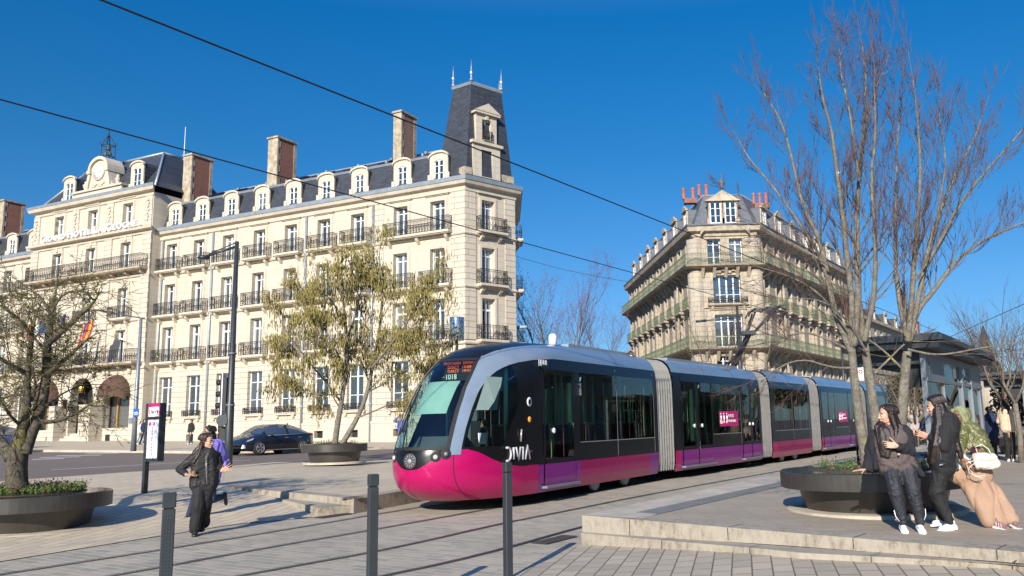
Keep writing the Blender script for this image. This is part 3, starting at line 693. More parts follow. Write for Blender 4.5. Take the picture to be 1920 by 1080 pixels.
# chamfer
mb = wall_mb(0, cl, 7.0, HW, [(cl-1.88-.55, cl-1.88+.55, a, b) for a, b, w_, k in rows[1:]]); hc.build(mb, 'wall', M['ashlar'])
mb = wall_mb(0, cl, ZB, 7.0, [(cl-1.88-.6, cl-1.88+.6, 3.3, 6.45)]); hc.build(mb, 'wall', M['rust'])
mb = MB(); mb.box((cl-.85, 0, 7.6), (cl+.034, .05, HW)); mb.box((0, 0, 7.6), (.9, .05, HW)); hc.build(mb, 'quoins', M['rust'])
mb = MB()
for a, b, w_, k in rows[1:]: surround(mb, cl-1.88, a-.1, b, 1.1, .17, .07, 0, a > 14)
hc.build(mb, 'window_surrounds', M['stone'])
for a, b, w_, k in rows: window(hc, cl-1.88, a, 1.1 if k != 'ground' else 1.2, b-a, **frow(k))
for z in (7.62, 11.35, 14.98): balcony(hc, cl-2.05, z, 2.2, .98, .5, 0)
strings(hc, 0, cl, (0, .69)); cornice(hc, 0, cl, (.5, .69))
# right end wall (rue side), rear walls
e0 = (cdx*cl, cdy*cl)
mb = MB(); er = (e0[0]+4.69, e0[1]-7.68); pts = [e0, er, (30.3, -14), (30.3, 0)]
for a, b in zip(pts, pts[1:]): mb.quad((a[0], a[1], ZB), (b[0], b[1], ZB), (b[0], b[1], 18.5), (a[0], a[1], 18.5))
hf.build(mb, 'rear_wall', M['ashlar'])
re = Face(hotel, er[0], er[1], math.atan2(7.68, -4.69))
for z in (7.62, 11.35, 14.98): balcony(re, 7.6, z, 1.8, .98, .5, 0)
strings(re, 0, 9.0); cornice(re, 0, 9.0, (0, .3))
# tower over the chamfer
c0 = Vector((0, 0)); c1 = Vector(e0); c2 = c1+Vector((1.6, -2.2)); c3 = Vector((2.7, -.4)); cc = (c0+c1+c2+c3)/4
ring = lambda f, z: [(cc.x+(p.x-cc.x)*f, cc.y+(p.y-cc.y)*f, z) for p in (c0, c1, c2, c3)]
mb = MB(); lv = [(.99, 18.5), (.93, 19.1), (.895, 19.9), (.865, 20.8), (.62, 25.5)]
vs = []; [vs.extend(ring(*l)) for l in lv]; mb.add(vs, [(i*4+j, i*4+(j+1) % 4, i*4+4+(j+1) % 4, i*4+4+j) for i in range(len(lv)-1) for j in range(4)]+[(16, 17, 18, 19)]); hf.build(mb, 'tower_roof', M['slate'])
mb = MB(); mb.add(ring(.64, 25.45)+ring(.67, 25.65)+ring(.60, 25.73), [(j, (j+1) % 4, 4+(j+1) % 4, 4+j) for j in range(4)]+[(4+j, 4+(j+1) % 4, 8+(j+1) % 4, 8+j) for j in range(4)]+[(8, 9, 10, 11), (3, 2, 1, 0)])
hf.build(mb, 'tower_ridge', M['zinc'])
for p in ring(.62, 25.7)[:]:
    mb = MB(); mb.lathe([(.12, 0), (.13, .15), (.07, .2), (.06, .45), (.14, .6), (.06, .75), (.035, 1.05), (.005, 1.6)], p, 8); hf.build(mb, 'finial', M['zinc'])
def cx_(s): return cl-s
mb = MB(); wall_mb(cx_(3.05), cx_(.7), 18.55, 21.1, [(cx_(2.35), cx_(1.45), 18.85, 20.75)], .3, mb, -.05)
wall_mb(cx_(2.75), cx_(.98), 21.3, 23.3, [(cx_(2.28), cx_(1.5), 21.4, 22.95)], .3, mb, -.05)
for a, b, z0, z1 in ((cx_(3.05), cx_(.7), 18.55, 21.1), (cx_(2.75), cx_(.98), 21.3, 23.3)):
    for x in (a, b): mb.quad((x, -.05, z0), (x, -1.9, z0), (x, -1.9, z1), (x, -.05, z1))
    mb.quad((a, -.05, z1), (b, -.05, z1), (b, -1.9, z1), (a, -1.9, z1))
mb.box((cx_(3.2), -.6, 21.1), (cx_(.55), .12, 21.3)); mb.box((cx_(2.95), -1.2, 23.3), (cx_(.78), .16, 23.45))
mb.prism([(cx_(3.0), -1.2, 23.45), (cx_(.73), -1.2, 23.45), (cx_(1.87), -1.2, 24.1)], (0, 1.4, 0))
mb.box((cx_(1.98), -.04, 22.95), (cx_(1.76), .05, 23.3))
hc.build(mb, 'tower_dormer', M['ashlar'])
window(hc, cx_(1.9), 18.85, .88, 1.9, -.3, .72, 'thin'); window(hc, cx_(1.89), 21.4, .76, 1.55, -.3, .72, 'thin'); balcony(hc, cx_(1.89), 21.42, .76, .7, .1, 0, slab=.02, brackets=False)
mb = MB(); mb.box((cx_(.62), -.7, 18.52), (cx_(-.1)-.1, -.05, 19.3)); mb.box((.0, -.7, 18.52), (cx_(3.2), -.05, 19.3)); hc.build(mb, 'pedestals', M['stone_dirty'])
mb = MB(); pr = [(.42, 0), (.34, .06), (.28, .3), (.24, .5), (.15, .66), (.08, .76), (.06, .84)]
pp = [(cx_(1.78)+r_, -1.02-.07*(z_/.84)*1.9, 24.35+z_) for r_, z_ in pr]+[(cx_(1.78)-r_, -1.02-.07*(z_/.84)*1.9, 24.35+z_) for r_, z_ in reversed(pr)]
mb.prism(pp, (0, .06, 0)); hc.build(mb, 'bell_emblem', M['zinc'])

# pavilion with the clock
PX0, PX1, PY = 30.42, 45.5, .9; PXG = PX1-.95
pv = Face(hotel, -.95, PY, 0)
pb = [33.45, 37.85, 42.3]
prow = [(7.6, 10.4), (11.28, 13.85), (14.95, 17.65), (19.05, 20.95)]
mb = wall_mb(PX0, PX1, 7.0, 21.5, [(x-.6, x+.6, a, b) for x in pb for a, b in prow])
for x in (PX0, PX1): mb.quad((x, 0, ZB), (x, -PY-9, ZB), (x, -PY-9, 21.5), (x, 0, 21.5))
pv.build(mb, 'wall', M['ashlar'])
mb = wall_mb(PX0, PX1, ZB, 7.0, [(33.45-1.55, 33.45+1.55, 2.6, 6.75), (42.3-1.55, 42.3+1.55, 2.6, 6.75), (37.85-1.45, 37.85+1.45, ZB, 6.75)], .7)
for x, w_ in ((33.45, 3.1), (37.85, 2.9), (42.3, 3.1)): arch_fill(mb, x, w_, 5.3, 6.75, 0, .7)
mb.box((33.45-1.55, -.75, 2.6), (33.45+1.55, -.7, 6.75)) if False else None
pv.build(mb, 'wall', M['rust'])
mb = MB()
for x in (30.9, 35.65, 40.08, 45.4): mb.box((x-.5, 0, 7.7), (x+.5, .09, 18.1)); mb.box((x-.42, 0, 18.75), (x+.42, .09, 21.3))
pv.build(mb, 'pilasters', M['rust'])
mb = MB()
for x in pb:
    for a, b in prow: surround(mb, x, a-.1, b, 1.2, .17, .07, 0, a > 19)
    for a, b in prow[:3]: mb.box((x-.14, .07, b+.1), (x+.14, .16, b+.5)); mb.box((x-.75, .0, b+.18), (x+.75, .1, b+.42))
for x in (35.0, 36.3, 38.9, 40.3, 43.6, 40.9, 34.6, 32.0): mb.ell((x, .1, 7.05), (.16, .2, .28), 8)
for x in (30.9, 35.65, 40.08, 45.4):
    for i in range(7): mb.ell((x+.05*(-1)**i, .13, 20.9-i*.28), (.13-.01*i, .07, .13), 6)
pv.build(mb, 'carved_ornament', M['stone'])
for x in pb:
    for a, b in prow: window(pv, x, a, 1.2, b-a, tr=.76 if a < 11 else .68, kind='french' if a < 11 else 'thin')
    balcony(pv, x, 11.35, 2.3, .98, .5, 0)
balcony(pv, 37.95, 15.3, 14.7, 1.05, .8, 0, smat='stone_dirty'); balcony(pv, 37.95, 7.72, 14.4, 1.0, .9, 0, smat='stone_dirty')
strings(pv, PX0, PX1, (1, 1), 0, 'stone', (14.60, 11.02, 7.15))
profile(pv, PX0, PX1, [(0, 18.1), (.1, 18.12), (.14, 18.35), (.5, 18.42), (.55, 18.62), (0, 18.68)], 'letter_cornice', M['stone'], 0, (1, 1))
profile(pv, PX0, PX1, [(0, 21.2), (.1, 21.25), (.15, 21.5), (.5, 21.6), (.6, 21.85), (0, 21.86)], 'cornice', M['stone'], 0, (1, 1)); profile(pv, PX0, PX1, [(0, 21.865), (.62, 21.865), (.66, 22.08), (0, 22.1)], 'gutter', M['zinc'], 0, (1, 1))
def hip(x0, x1, y0, y1, z0, z1, ins, mat, parent, f, insf=None):
    insf = insf or ins
    B = [(x0, y1, z0), (x1, y1, z0), (x1, y0, z0), (x0, y0, z0)]; T = [(x0+ins, y1-insf, z1), (x1-ins, y1-insf, z1), (x1-ins, y0+ins, z1), (x0+ins, y0+ins, z1)]
    mb = MB(); mb.add(B+T, [(i, (i+1) % 4, 4+(i+1) % 4, 4+i) for i in range(4)]+[(4, 5, 6, 7)]); o = f.build(mb, 'roof', mat)
    m2 = MB()
    for i in range(4): m2.tube([T[i], T[(i+1) % 4]], .11, 6); m2.tube([B[i], T[i]], .10, 6)
    m2.build('roof_flashing', M['zinc'], o); return o
hip(PX0, PX1, -7.3, -.05, 22.05, 26.0, 2.7, M['slate'], None, pv)
for x in (32.85, 41.6): dormer2(pv, x, zb=22.1, w=1.55, h=2.4, y0=-.15, dep=2.2, arched=True, ww=.95, hw=1.75, mat='stone')
# letters and clock
lt = text_mesh('GRAND HOTEL LA CLOCHE', .1, M['white'], 'hotel_lettering', .004)
bpy.data.objects.remove(lt)
xs_ = 45.25
letters = MB(); 
def word_lettering(words, x_start, x_end, z, big, small):
    objs = []; tot = []
    for wd in words:
        for i, ch in enumerate(wd): tot.append((ch, big if i == 0 else small))
        tot.append((' ', small*.75))
    tot.pop(); meshes = []
    x = 0
    for ch, s in tot:
        if ch == ' ': x += s*.62; continue
        o = text_mesh(ch, s*1.38, M['white'], 'x', .11, None, 'LEFT', .012*s); me = o.data; xm = [v.co.x for v in me.vertices]; w_ = max(xm)-min(xm); y_ = [v.co.y for v in me.vertices]
        meshes.append((me, x-min(xm), w_, -min(y_))); x += w_+s*.17; bpy.data.objects.remove(o)
    sc_ = (x_start-x_end)/x
    L = MB()
    for me, xo, w_, yo in meshes:
        L.add([(x_start-(v.co.x+xo)*sc_, .60+v.co.z, z+v.co.y+yo) for v in me.vertices], [tuple(p.vertices) for p in me.polygons])
    return L
L = word_lettering(['GRAND', 'HOTEL', 'LA', 'CLOCHE'], 43.75, 31.4, 18.66, .62, .48); pv.build(L, 'hotel_lettering', M['white'])
mb = MB()
wall_mb(36.3, 39.4, 22.9, 24.6, [], .3, mb, -.25); mb.box((36.3, -1.6, 22.9), (39.4, -.26, 24.6))
for i in range(12):
    a, b = PI*i/12, PI*(i+1)/12
    for r_, y_ in ((1.55, -.25),): mb.poly([(37.85, y_, 24.6), (37.85+r_*math.cos(a), y_, 24.6+.95*math.sin(a)), (37.85+r_*math.cos(b), y_, 24.6+.95*math.sin(b))])
    mb.prism([(37.85+1.42*math.cos(a), -1.6, 24.62+.85*math.sin(a)), (37.85+1.75*math.cos(a), -1.6, 24.62+1.12*math.sin(a)), (37.85+1.75*math.cos(b), -1.6, 24.62+1.12*math.sin(b)), (37.85+1.42*math.cos(b), -1.6, 24.62+.85*math.sin(b))], (0, 1.55, 0))
mb.box((36.0, -1.6, 24.3), (36.55, 0, 24.62)); mb.box((39.15, -1.6, 24.3), (39.7, 0, 24.62)); mb.box((36.1, -1.2, 22.9), (36.5, -.1, 24.3)); mb.box((39.2, -1.2, 22.9), (39.6, -.1, 24.3))
mb.box((34.5, -1.4, 22.1), (41.0, -.12, 22.75)); mb.box((34.35, -1.4, 22.75), (41.15, .04, 22.92))
mb.prism([(35.2, -.3, 22.92), (36.1, -.3, 22.92), (36.1, -.3, 23.9), (35.6, -.3, 23.15)], (0, -.5, 0)); mb.prism([(40.5, -.3, 22.92), (39.6, -.3, 22.92), (39.6, -.3, 23.9), (40.1, -.3, 23.15)], (0, -.5, 0))
for x in (34.95, 40.6): mb.lathe([(.16, 0), (.1, .1), (.24, .45), (.27, .6), (.12, .75), (.16, .85), (.05, 1.0)], (x, -.5, 22.92), 10)
for i in range(9): mb.ell((36.9+i*.24, -.22, 23.25+.12*math.cos(i*1.3)), (.14, .09, .14), 6)
mb.v = [(37.85+(x-37.85)*(.74 if z > 22.93 else .95), y, z) for x, y, z in mb.v]; cg = pv.build(mb, 'clock_gable', M['stone'])
mb = MB(); mb.lathe([(.72, 0), (.74, .08), (.64, .1)], (37.85, -.25, 24.35), 24, axis=(0, 1, 0)); ck = mb.build('clock', M['stone'], cg)
mb = MB(); mb.lathe([(.62, .1), (.62, .115)], (37.85, -.25, 24.35), 24, axis=(0, 1, 0)); mb.build('clock_face', M['white'], ck)
mb = MB()
for i in range(12):
    a = 2*PI*i/12; d_ = Vector((math.sin(a), 0, math.cos(a))); s_ = Vector((math.cos(a), 0, -math.sin(a)))*.022; p = Vector((37.85, -.128, 24.35)); mb.quad(p+d_*.44-s_, p+d_*.44+s_, p+d_*.57+s_, p+d_*.57-s_)
for ang, l_, w_ in ((-100, .55, .025), (-88, .34, .035)):
    a = math.radians(ang); d_ = Vector((math.sin(a), 0, math.cos(a))); s_ = Vector((math.cos(a), 0, -math.sin(a)))*w_; p = Vector((37.85, -.12, 24.35)); mb.quad(p-d_*.1-s_, p-d_*.1+s_, p+d_*l_+s_*.4, p+d_*l_-s_*.4)
mb.build('clock_hands', M['black'], ck)
# wrought iron bell cage with bells
mb = MB(); c = Vector((37.85, -.9, 25.6))
for dx, dy in ((-.5, -.4), (.5, -.4), (.5, .4), (-.5, .4)):
    mb.tube([c+Vector((dx*1.35, dy*1.35, -.1)), c+Vector((dx, dy, .3)), c+Vector((dx, dy, 1.35)), c+Vector((dx*.5, dy*.5, 1.9)), c+Vector((0, 0, 2.25))], .045, 5)
    mb.tube([c+Vector((dx, dy, 1.3)), c+Vector((dx*1.2, dy*1.2, 1.5)), c+Vector((dx*1.2, dy*1.2, 1.62))], .03, 5)
for z_ in (.3, 1.3):
    q = [c+Vector((a*.5, b*.4, z_)) for a, b in ((-1, -1), (1, -1), (1, 1), (-1, 1), (-1, -1))]; mb.tube(q, .035, 5)
mb.tube([c+Vector((0, 0, 2.2)), c+Vector((0, 0, 2.9))], .03, 5); circ(mb, c+Vector((0, 0, 2.35)), .14, 8, .03); mb.tube([c+Vector((-.2, 0, 2.62)), c+Vector((.2, 0, 2.62))], .025, 4)
mb.v = [(37.85+(x-37.85)*.75, y, z) for x, y, z in mb.v]; bc = pv.build(mb, 'bell_cage', M['iron'])
bl = MB(); bp = [(.22, 0), (.19, .05), (.14, .18), (.11, .3), (.04, .36)]
for p, s_ in (((-.25, 0, .45), 1.), ((.22, 0, .5), .9), ((0, 0, .95), 1.2)): bl.lathe([(r_*s_, h_*s_) for r_, h_ in bp], c+Vector(p), 10)
bl.build('bells', plain('verdigris_bronze', (.16, .17, .12), .5, .6), bc)
# gable ridge cresting to the roof behind
mb = MB(); mb.prism([(36.6, -1.6, 24.6), (39.1, -1.6, 24.6), (37.85, -1.6, 25.6)], (0, -2.4, 0)); pv.build(mb, 'clock_gable_roof', M['zinc'])
# ground floor doors, awnings, steps
M['awning'] = plain('brown_pleated_awning_fabric', (.085, .045, .032), .9, var=.4, vs=7)
def awning(x):
    mb = MB(); n = 14; m = 7; vs = []; fs = []; R_ = 1.6
    for i in range(n+1):
        a = PI*i/n
        for j in range(m+1):
            t = j/m*PI/2; vs.append((x+R_*math.cos(a)*math.cos(t*0)*(1)*(math.cos(t)*.0+1)*1 if j == 0 else x+R_*math.cos(a)*(1-.0*j), .02+1.1*math.sin(t)*(1)*(.35+.65*math.sin(a)), 5.05+(1.75*math.sin(a))*math.cos(t*.85)))
    for i in range(n):
        for j in range(m): k = i*(m+1)+j; fs.append((k, k+1, k+m+2, k+m+1))
    mb.add(vs, fs, 0, True)
    o = pv.build(mb, 'awning', M['awning']); v = MB(); pts = [vs[i*(m+1)+m] for i in range(n+1)]
    for i in range(n): a, b = pts[i], pts[i+1]; v.quad(a, b, (b[0], b[1], b[2]-.32), (a[0], a[1], a[2]-.32))
    v.build('valance', M['awning'], o)
for x in (33.45, 42.3): awning(x)
mb = MB()
for x in (33.45, 42.3):
    mb.box((x-1.55, -.72, 2.6), (x+1.55, -.66, 6.75), 1); mb.box((x-1.5, -.6, 2.6), (x-1.4, -.5, 5.2), 0); mb.box((x+1.4, -.6, 2.6), (x+1.5, -.5, 5.2), 0); mb.box((x+.5, -.6, 2.6), (x+.62, -.5, 5.2), 2)
pv.build(mb, 'shop_window', [M['black'], M['pane'], plain('ochre_curtain', (.35, .2, .05), .8)])
mb = MB(); mb.box((36.4, -1.6, 2.2), (39.3, -1.5, 6.75)); mb.box((36.4, -1.5, 2.2), (36.48, -.7, 6.7)); mb.box((39.22, -1.5, 2.2), (39.3, -.7, 6.7)); pv.build(mb, 'entrance_door', M['black'])
mb = MB()
for i, (z_, y_) in enumerate(((2.25, -.2), (2.06, .15), (1.88, .5), (1.70, .85), (1.52, 1.2), (1.34, 1.55))): mb.box((36.3-i*.05 if i else 36.42, -1.5 if i == 0 else y_-.36, .4), (39.4+i*.05 if i else 39.28, y_, z_))
pv.build(mb, 'entrance_steps', M['stone'])
mb = MB(); mb.box((34.95, 0, .4), (36.3, 1.15, 4.4)); mb.box((39.45, 0, .4), (40.2, 1.1, 4.5)); mb.box((34.9, 0, 4.4), (36.35, 1.2, 4.5)); pv.build(mb, 'entrance_pier', M['rust'])
for i, s_ in enumerate(('GRAND', 'HOTEL', 'LA CLOCHE')):
    t = text_mesh(s_, .26 if i < 2 else .22, M['black'], 'pier_lettering', .01); t.parent = hotel; t.location = pv.loc(35.62, 1.165, 4.0-i*.42); t.rotation_euler = (PI/2, 0, PI)
mb = MB(); mb.ell((37.85, .05, 5.9), (.32, .25, .42), 10); [mb.tube([(37.85, .1, 5.7), (37.85+math.cos(a)*.55, .1, 5.75+math.sin(a)*.55)], .035, 4) for a in (.6, 1.2, 1.95, 2.55)]; pv.build(mb, 'gilded_lantern', M['gold'])
for x in (36.55, 39.15):
    mb = MB(); mb.tube([(x, .1, 4.6), (x, .5, 4.75)], .03, 5); mb.lathe([(.05, 0), (.12, .1), (.18, .5), (.2, .55), (.06, .7)], (x, .5, 4.3), 6); pv.build(mb, 'wall_lantern', M['iron'])
mb = MB(); mb.box((34.0, .02, 1.6), (34.5, .05, 2.1)); mb.box((41.4, .02, 1.55), (42.0, .05, 2.05)); pv.build(mb, 'cellar_grilles', M['iron'])
# left wing
lb = [46.5, 49.7, 52.9, 56.1]
mb = wall_mb(PXG, 60, 7.0, HW, [(x-w_/2, x+w_/2, a, b) for x in lb for a, b, w_, k in rows[1:]]); hf.build(mb, 'wall', M['ashlar'])
mb = wall_mb(PXG, 60, ZB, 7.0, [(x-.725, x+.725, 3.3, 6.45) for x in lb]); hf.build(mb, 'wall', M['rust'])
mb = MB()
for x in lb:
    for a, b, w_, k in rows[1:]: surround(mb, x, a-.1, b, w_, .17, .07, 0, a > 14)
hf.build(mb, 'window_surrounds', M['stone'])
for x in lb:
    for a, b, w_, k in rows: window(hf, x, a, w_, b-a, **frow(k))
    for z in (7.62, 11.35, 14.98): balcony(hf, x, z, 2.45, .98, .5, 0)
strings(hf, PXG, 60); cornice(hf, PXG, 60); roof(hf, PXG, 60)
for x in lb[:3]: dormer2(hf, x)
chimney(hf, 54.7, 55.7, -1.9, -3.9, 20.9, 24.9)
for x in (46.8, 50.2): 
    mb = MB(); mb.prism([(x-.45, -2.4, 21.46), (x+.45, -2.4, 21.46), (x+.45, -4, 22.18), (x-.45, -4, 22.18)], (0, .05, .12)); hf.build(mb, 'skylight', M['black'])
mb = MB(); mb.tube([(44.8, .1, 1), (44.8, .1, 17.6)], .085, 8); hf.build(mb, 'downpipe', M['zinc'])
# mast and aerials on the roof
mb = MB(); mb.tube([(33.6, -5, 25.4), (33.6, -5, 29.6)], [.05, .02], 5); mb.lathe([(.4, 0), (.3, .3), (.05, .4)], (33.6, -5, 25.2), 10); hf.build(mb, 'roof_mast', M['white'])
mb = MB()
for i in range(3):
    mb.tube([(21.6+i*.5, -5.6, 22.9), (21.6+i*.5, -5.6, 24.3-i*.3)], .025, 4)
    for j in range(4): mb.tube([(21.3+i*.5, -5.6, 23.6+j*.17), (21.9+i*.5, -5.6, 23.6+j*.17)], .018, 4)
hf.build(mb, 'roof_aerials', M['white'])
# ---------------------------------------------------------------- the tram
M['t_pink'] = plain('magenta_tram_paint', (.40, .001, .092), .25, var=.03, coat=.25)
M['t_purple'] = plain('violet_tram_paint', (.20, .012, .18), .25, var=.05, coat=.3)
M['t_mag2'] = plain('deep_magenta_tram_paint', (.28, .002, .078), .24, var=.04, coat=.3)
M['t_black'] = plain('gloss_black_tram_paint', (.007, .007, .008), .28, var=.1, spec=.3, coat=.1)
M['t_silver'] = plain('silver_blue_tram_paint', (.27, .335, .40), .28, .4, .1, 2, coat=.5)
M['t_trim'] = plain('pale_window_trim', (.45, .42, .40), .3, .5)
M['t_glass'] = glass_tint('tinted_tram_glass', (.60, .74, .66))
M['t_wind'] = glass_tint('windscreen_glass', (.62, .78, .76))
M['rubber'] = plain('black_rubber', (.012, .012, .012), .7)
M['t_bell'] = plain('grey_articulation_bellows', (.17, .165, .155), .6, var=.15, vs=6)
M['t_green'] = plain('pale_green_interior', (.42, .70, .48), .5)
M['t_floor'] = plain('dark_interior', (.10, .10, .10), .7)
M['t_seat'] = plain('pink_moquette', (.25, .06, .09), .9)
M['tyre'] = plain('tyre_rubber', (.02, .02, .02), .8)
tram = empty('tram', (.98, 25.66, zg(.98, 25.66)), 0, 'long magenta and black tram with rounded nose and fleet number 1018', 'tram')
TZ = tram.location.z
def tframe(ox, oy, az): return (ox-tram.location.x, oy-tram.location.y, math.radians(az))
class TF:
    def __init__(s, ox, oy, az): s.ox, s.oy, s.rz = ox-tram.location.x, oy-tram.location.y, math.radians(az)
    def put(s, mb, name, mat, parent=None):
        return mb.build(name, mat, parent) if parent else mb.build(name, mat, tram, (s.ox, s.oy, 0), s.rz)
    def place(s, o, x, y, z, rot=0):
        c, q = math.cos(s.rz), math.sin(s.rz); o.parent = tram; o.location = (s.ox+c*x-q*y, s.oy+q*x+c*y, z); return o
T1 = TF(.98, 25.66, 243.4)                         # x towards the nose, +y is the side facing the square
TW = 1.25
prof = [(1.19, .20), (1.25, .42), (1.25, .79), (1.25, 1.0), (1.25, 1.23), (1.25, 2.6), (1.24, 2.84), (1.20, 3.10)]
def yz(z):
    for (a, b), (c, d) in zip(prof, prof[1:]):
        if b <= z <= d: return a+(c-a)*(z-b)/(d-b)
    return prof[-1][0]
roofp = [(1.20, 3.10), (1.17, 3.2), (1.10, 3.32), (.97, 3.44), (.80, 3.51), (.5, 3.545), (0, 3.56)]
def strip(mb, x0, x1, z0, z1, side, off=0, mi=0, n=3):
    for i in range(n):
        a, b = z0+(z1-z0)*i/n, z0+(z1-z0)*(i+1)/n; ya, yb = (yz(a)+off)*side, (yz(b)+off)*side
        q = [(x0, ya, a), (x1, ya, a), (x1, yb, b), (x0, yb, b)]
        mb.add(q if side < 0 else q[::-1], [(0, 1, 2, 3)], mi)
def lineX(mb, x, z0, z1, side, w_=.03, off=.006, mi=0): strip(mb, x-w_/2, x+w_/2, z0, z1, side, off, mi)
GL0, GL1 = 1.23, 2.84
def section(T, x0, x1, items, side, lower=None, cuts=(), xt=None):
    """items: list of (kind, a, b); kind in window/door1/door2"""
    lo = MB(); band = MB(); lower = lower or [(x0, x1, 0)]
    doors = [(a, b) for k, a, b in items if k.startswith('door')]
    for a, b, mi in lower:
        segs = [(a, b)]
        for da, db in doors:
            ns = []
            for p, q in segs:
                if db <= p or da >= q: ns.append((p, q)); continue
                if p < da: ns.append((p, da))
                if db < q: ns.append((db, q))
            segs = ns
        for p, q in segs: strip(lo, p, q, .20, .79, side, 0, mi)
    for da, db in doors: strip(lo, da, db, .20, .30, side, 0, 1)
    T.put(lo, 'lower_panels', [M['t_pink'], M['t_purple'], M['t_mag2']])
    segs = [(x0, x1)]
    for da, db in doors:
        ns = []
        for p, q in segs:
            if db <= p or da >= q: ns.append((p, q)); continue
            if p < da: ns.append((p, da))
            if db < q: ns.append((db, q))
        segs = ns
    for p, q in segs: strip(band, p, q, .79, GL0, side)
    strip(band, x0, xt or x1, GL1, 3.10, side)
    xs = sorted(items, key=lambda i: i[1]); cur = x0
    for k, a, b in xs:
        if a > cur: strip(band, cur, a, GL0, GL1, side)
        cur = b
    if cur < x1: strip(band, cur, x1, GL0, GL1, side)
    T.put(band, 'black_side_band', M['t_black'])
    for k, a, b in items:
        if k == 'window':
            mb = MB(); strip(mb, a+.0, b-.0, GL0, GL1, side, -.004); o = T.put(mb, 'window', M['t_glass'])
            f = MB(); lineX(f, a, .82, 3.0, side, .035); strip(f, a, b, GL0-.03, GL0-.01, side, .004); f.build('window_trim', M['t_trim'], o)
        elif k.startswith('door'):
            n = int(k[-1]); w_ = (b-a)/n
            for i in range(n):
                p, q = a+i*w_, a+(i+1)*w_; d = MB(); strip(d, p+.03, q-.03, .33, .79, side, .012, 0)
                for u, v in ((p+.0, p+.09), (q-.09, q-.0)): strip(d, u, v, .33, 2.98, side, .010, 1)
                strip(d, p, q, 2.84, 2.98, side, .010, 1); strip(d, p+.09, q-.09, .79, .9, side, .011, 1)
                o = T.put(d, 'door', [M['t_purple'], M['t_black']]); g = MB(); strip(g, p+.09, q-.09, .9, 2.84, side, .002); g.build('door_glass', M['t_glass'], o)
                bt = MB(); yy = 1.255*side+.006*side; bt.lathe([(.06, 0), (.06, .02), (.03, .03)], (p+w_*.5+.3*(1 if i == 0 else -1), yy, 1.5), 12, axis=(0, side, 0)); bt.build('door_button', M['white'], o)
            s_ = MB(); y_ = 1.25*side; s_.box((a-.03, y_-.05*side, .28), (b+.03, y_+.10*side, .33)); T.put(s_, 'door_step', M['greysteel'])
    if side > 0:
        f = MB()
        for x in cuts: lineX(f, x, .22, 3.0, side, .025)
        if cuts: T.put(f, 'panel_seams', M['rubber'])
def roof_sec(T, x0, x1, top=True, y_in=0):
    mb = MB()
    for side in (1, -1):
        for (a, b), (c, d) in zip(roofp, roofp[1:]): mb.add([(x0, a*side, b), (x1, a*side, b), (x1, c*side, d), (x0, c*side, d)], [(0, 1, 2, 3)], 0, True)
    for k in range(1, max(2, int((x1-x0)/2.2))):
        xx = x0+(x1-x0)*k/max(1, int((x1-x0)/2.2))
        for (a, b), (c, d) in zip(roofp, roofp[1:]): mb.add([(xx, a+.004, b+.004), (xx+.02, a+.004, b+.004), (xx+.02, c+.004, d+.004), (xx, c+.004, d+.004)], [(0, 1, 2, 3)], 1)
    mb.box((x0+.8, -.75, 3.5), (x1-.8, .72, 3.60), 2)
    T.put(mb, 'roof_fairing', [M['t_silver'], M['rubber'], M['zinc']])
def inner(T, x0, x1, seats=True):
    mb = MB(); mb.box((x0, -1.18, .36), (x1, 1.18, .40)); mb.box((x0, -1.1, 3.02), (x1, 1.1, 3.06)); T.put(mb, 'floor_and_ceiling', M['t_floor'])
    mb = MB(); x = x0+1.0; i = 0
    while x < x1-.8:
        for s in (1, -1): mb.tube([(x, s*.55, .4), (x, s*.55, 3.02)], .04, 6)
        x += 1.7
    T.put(mb, 'grab_poles', M['t_green'])
    mb = MB()
    for s in (-1,):
        for x in [x0+.35, x1-.35]: mb.box((x-.28, s*1.14, .9), (x+.28, s*1.18, 2.9))
    T.put(mb, 'wall_panels', M['t_green'])
    if seats:
        mb = MB(); g = MB(); x = x0+.9
        while x < x1-.8:
            for s in (1, -1):
                mb.box((x-.22, s*.62, .8), (x+.22, s*1.1, .9)); mb.box((x+.16, s*.64, .9), (x+.26, s*1.08, 1.62)); g.tube([(x+.3, s*.6, .9), (x+.3, s*.66, 1.66), (x+.3, s*1.06, 1.66), (x+.3, s*1.12, .9)], .03, 5)
            x += .95
        T.put(mb, 'seats', M['t_seat']); T.put(g, 'seat_frames', M['t_green'])
def bogie(T, xs):
    for x in xs:
        for s in (1, -1):
            mb = MB(); mb.lathe([(.29, 0), (.29, .09), (.24, .12), (.08, .13), (.06, .17)], (x, s*.92, .29), 20, axis=(0, s, 0)); o = T.put(mb, 'wheel', M['greysteel'])
    mb = MB(); mb.box((xs[0]-.7, -.8, .14), (xs[-1]+.7, .8, .36)); T.put(mb, 'bogie_frame', M['black'])
def under(T, x0, x1):
    mb = MB(); mb.box((x0, -1.1, .24), (x1, 1.1, .36)); T.put(mb, 'underframe', M['black'])
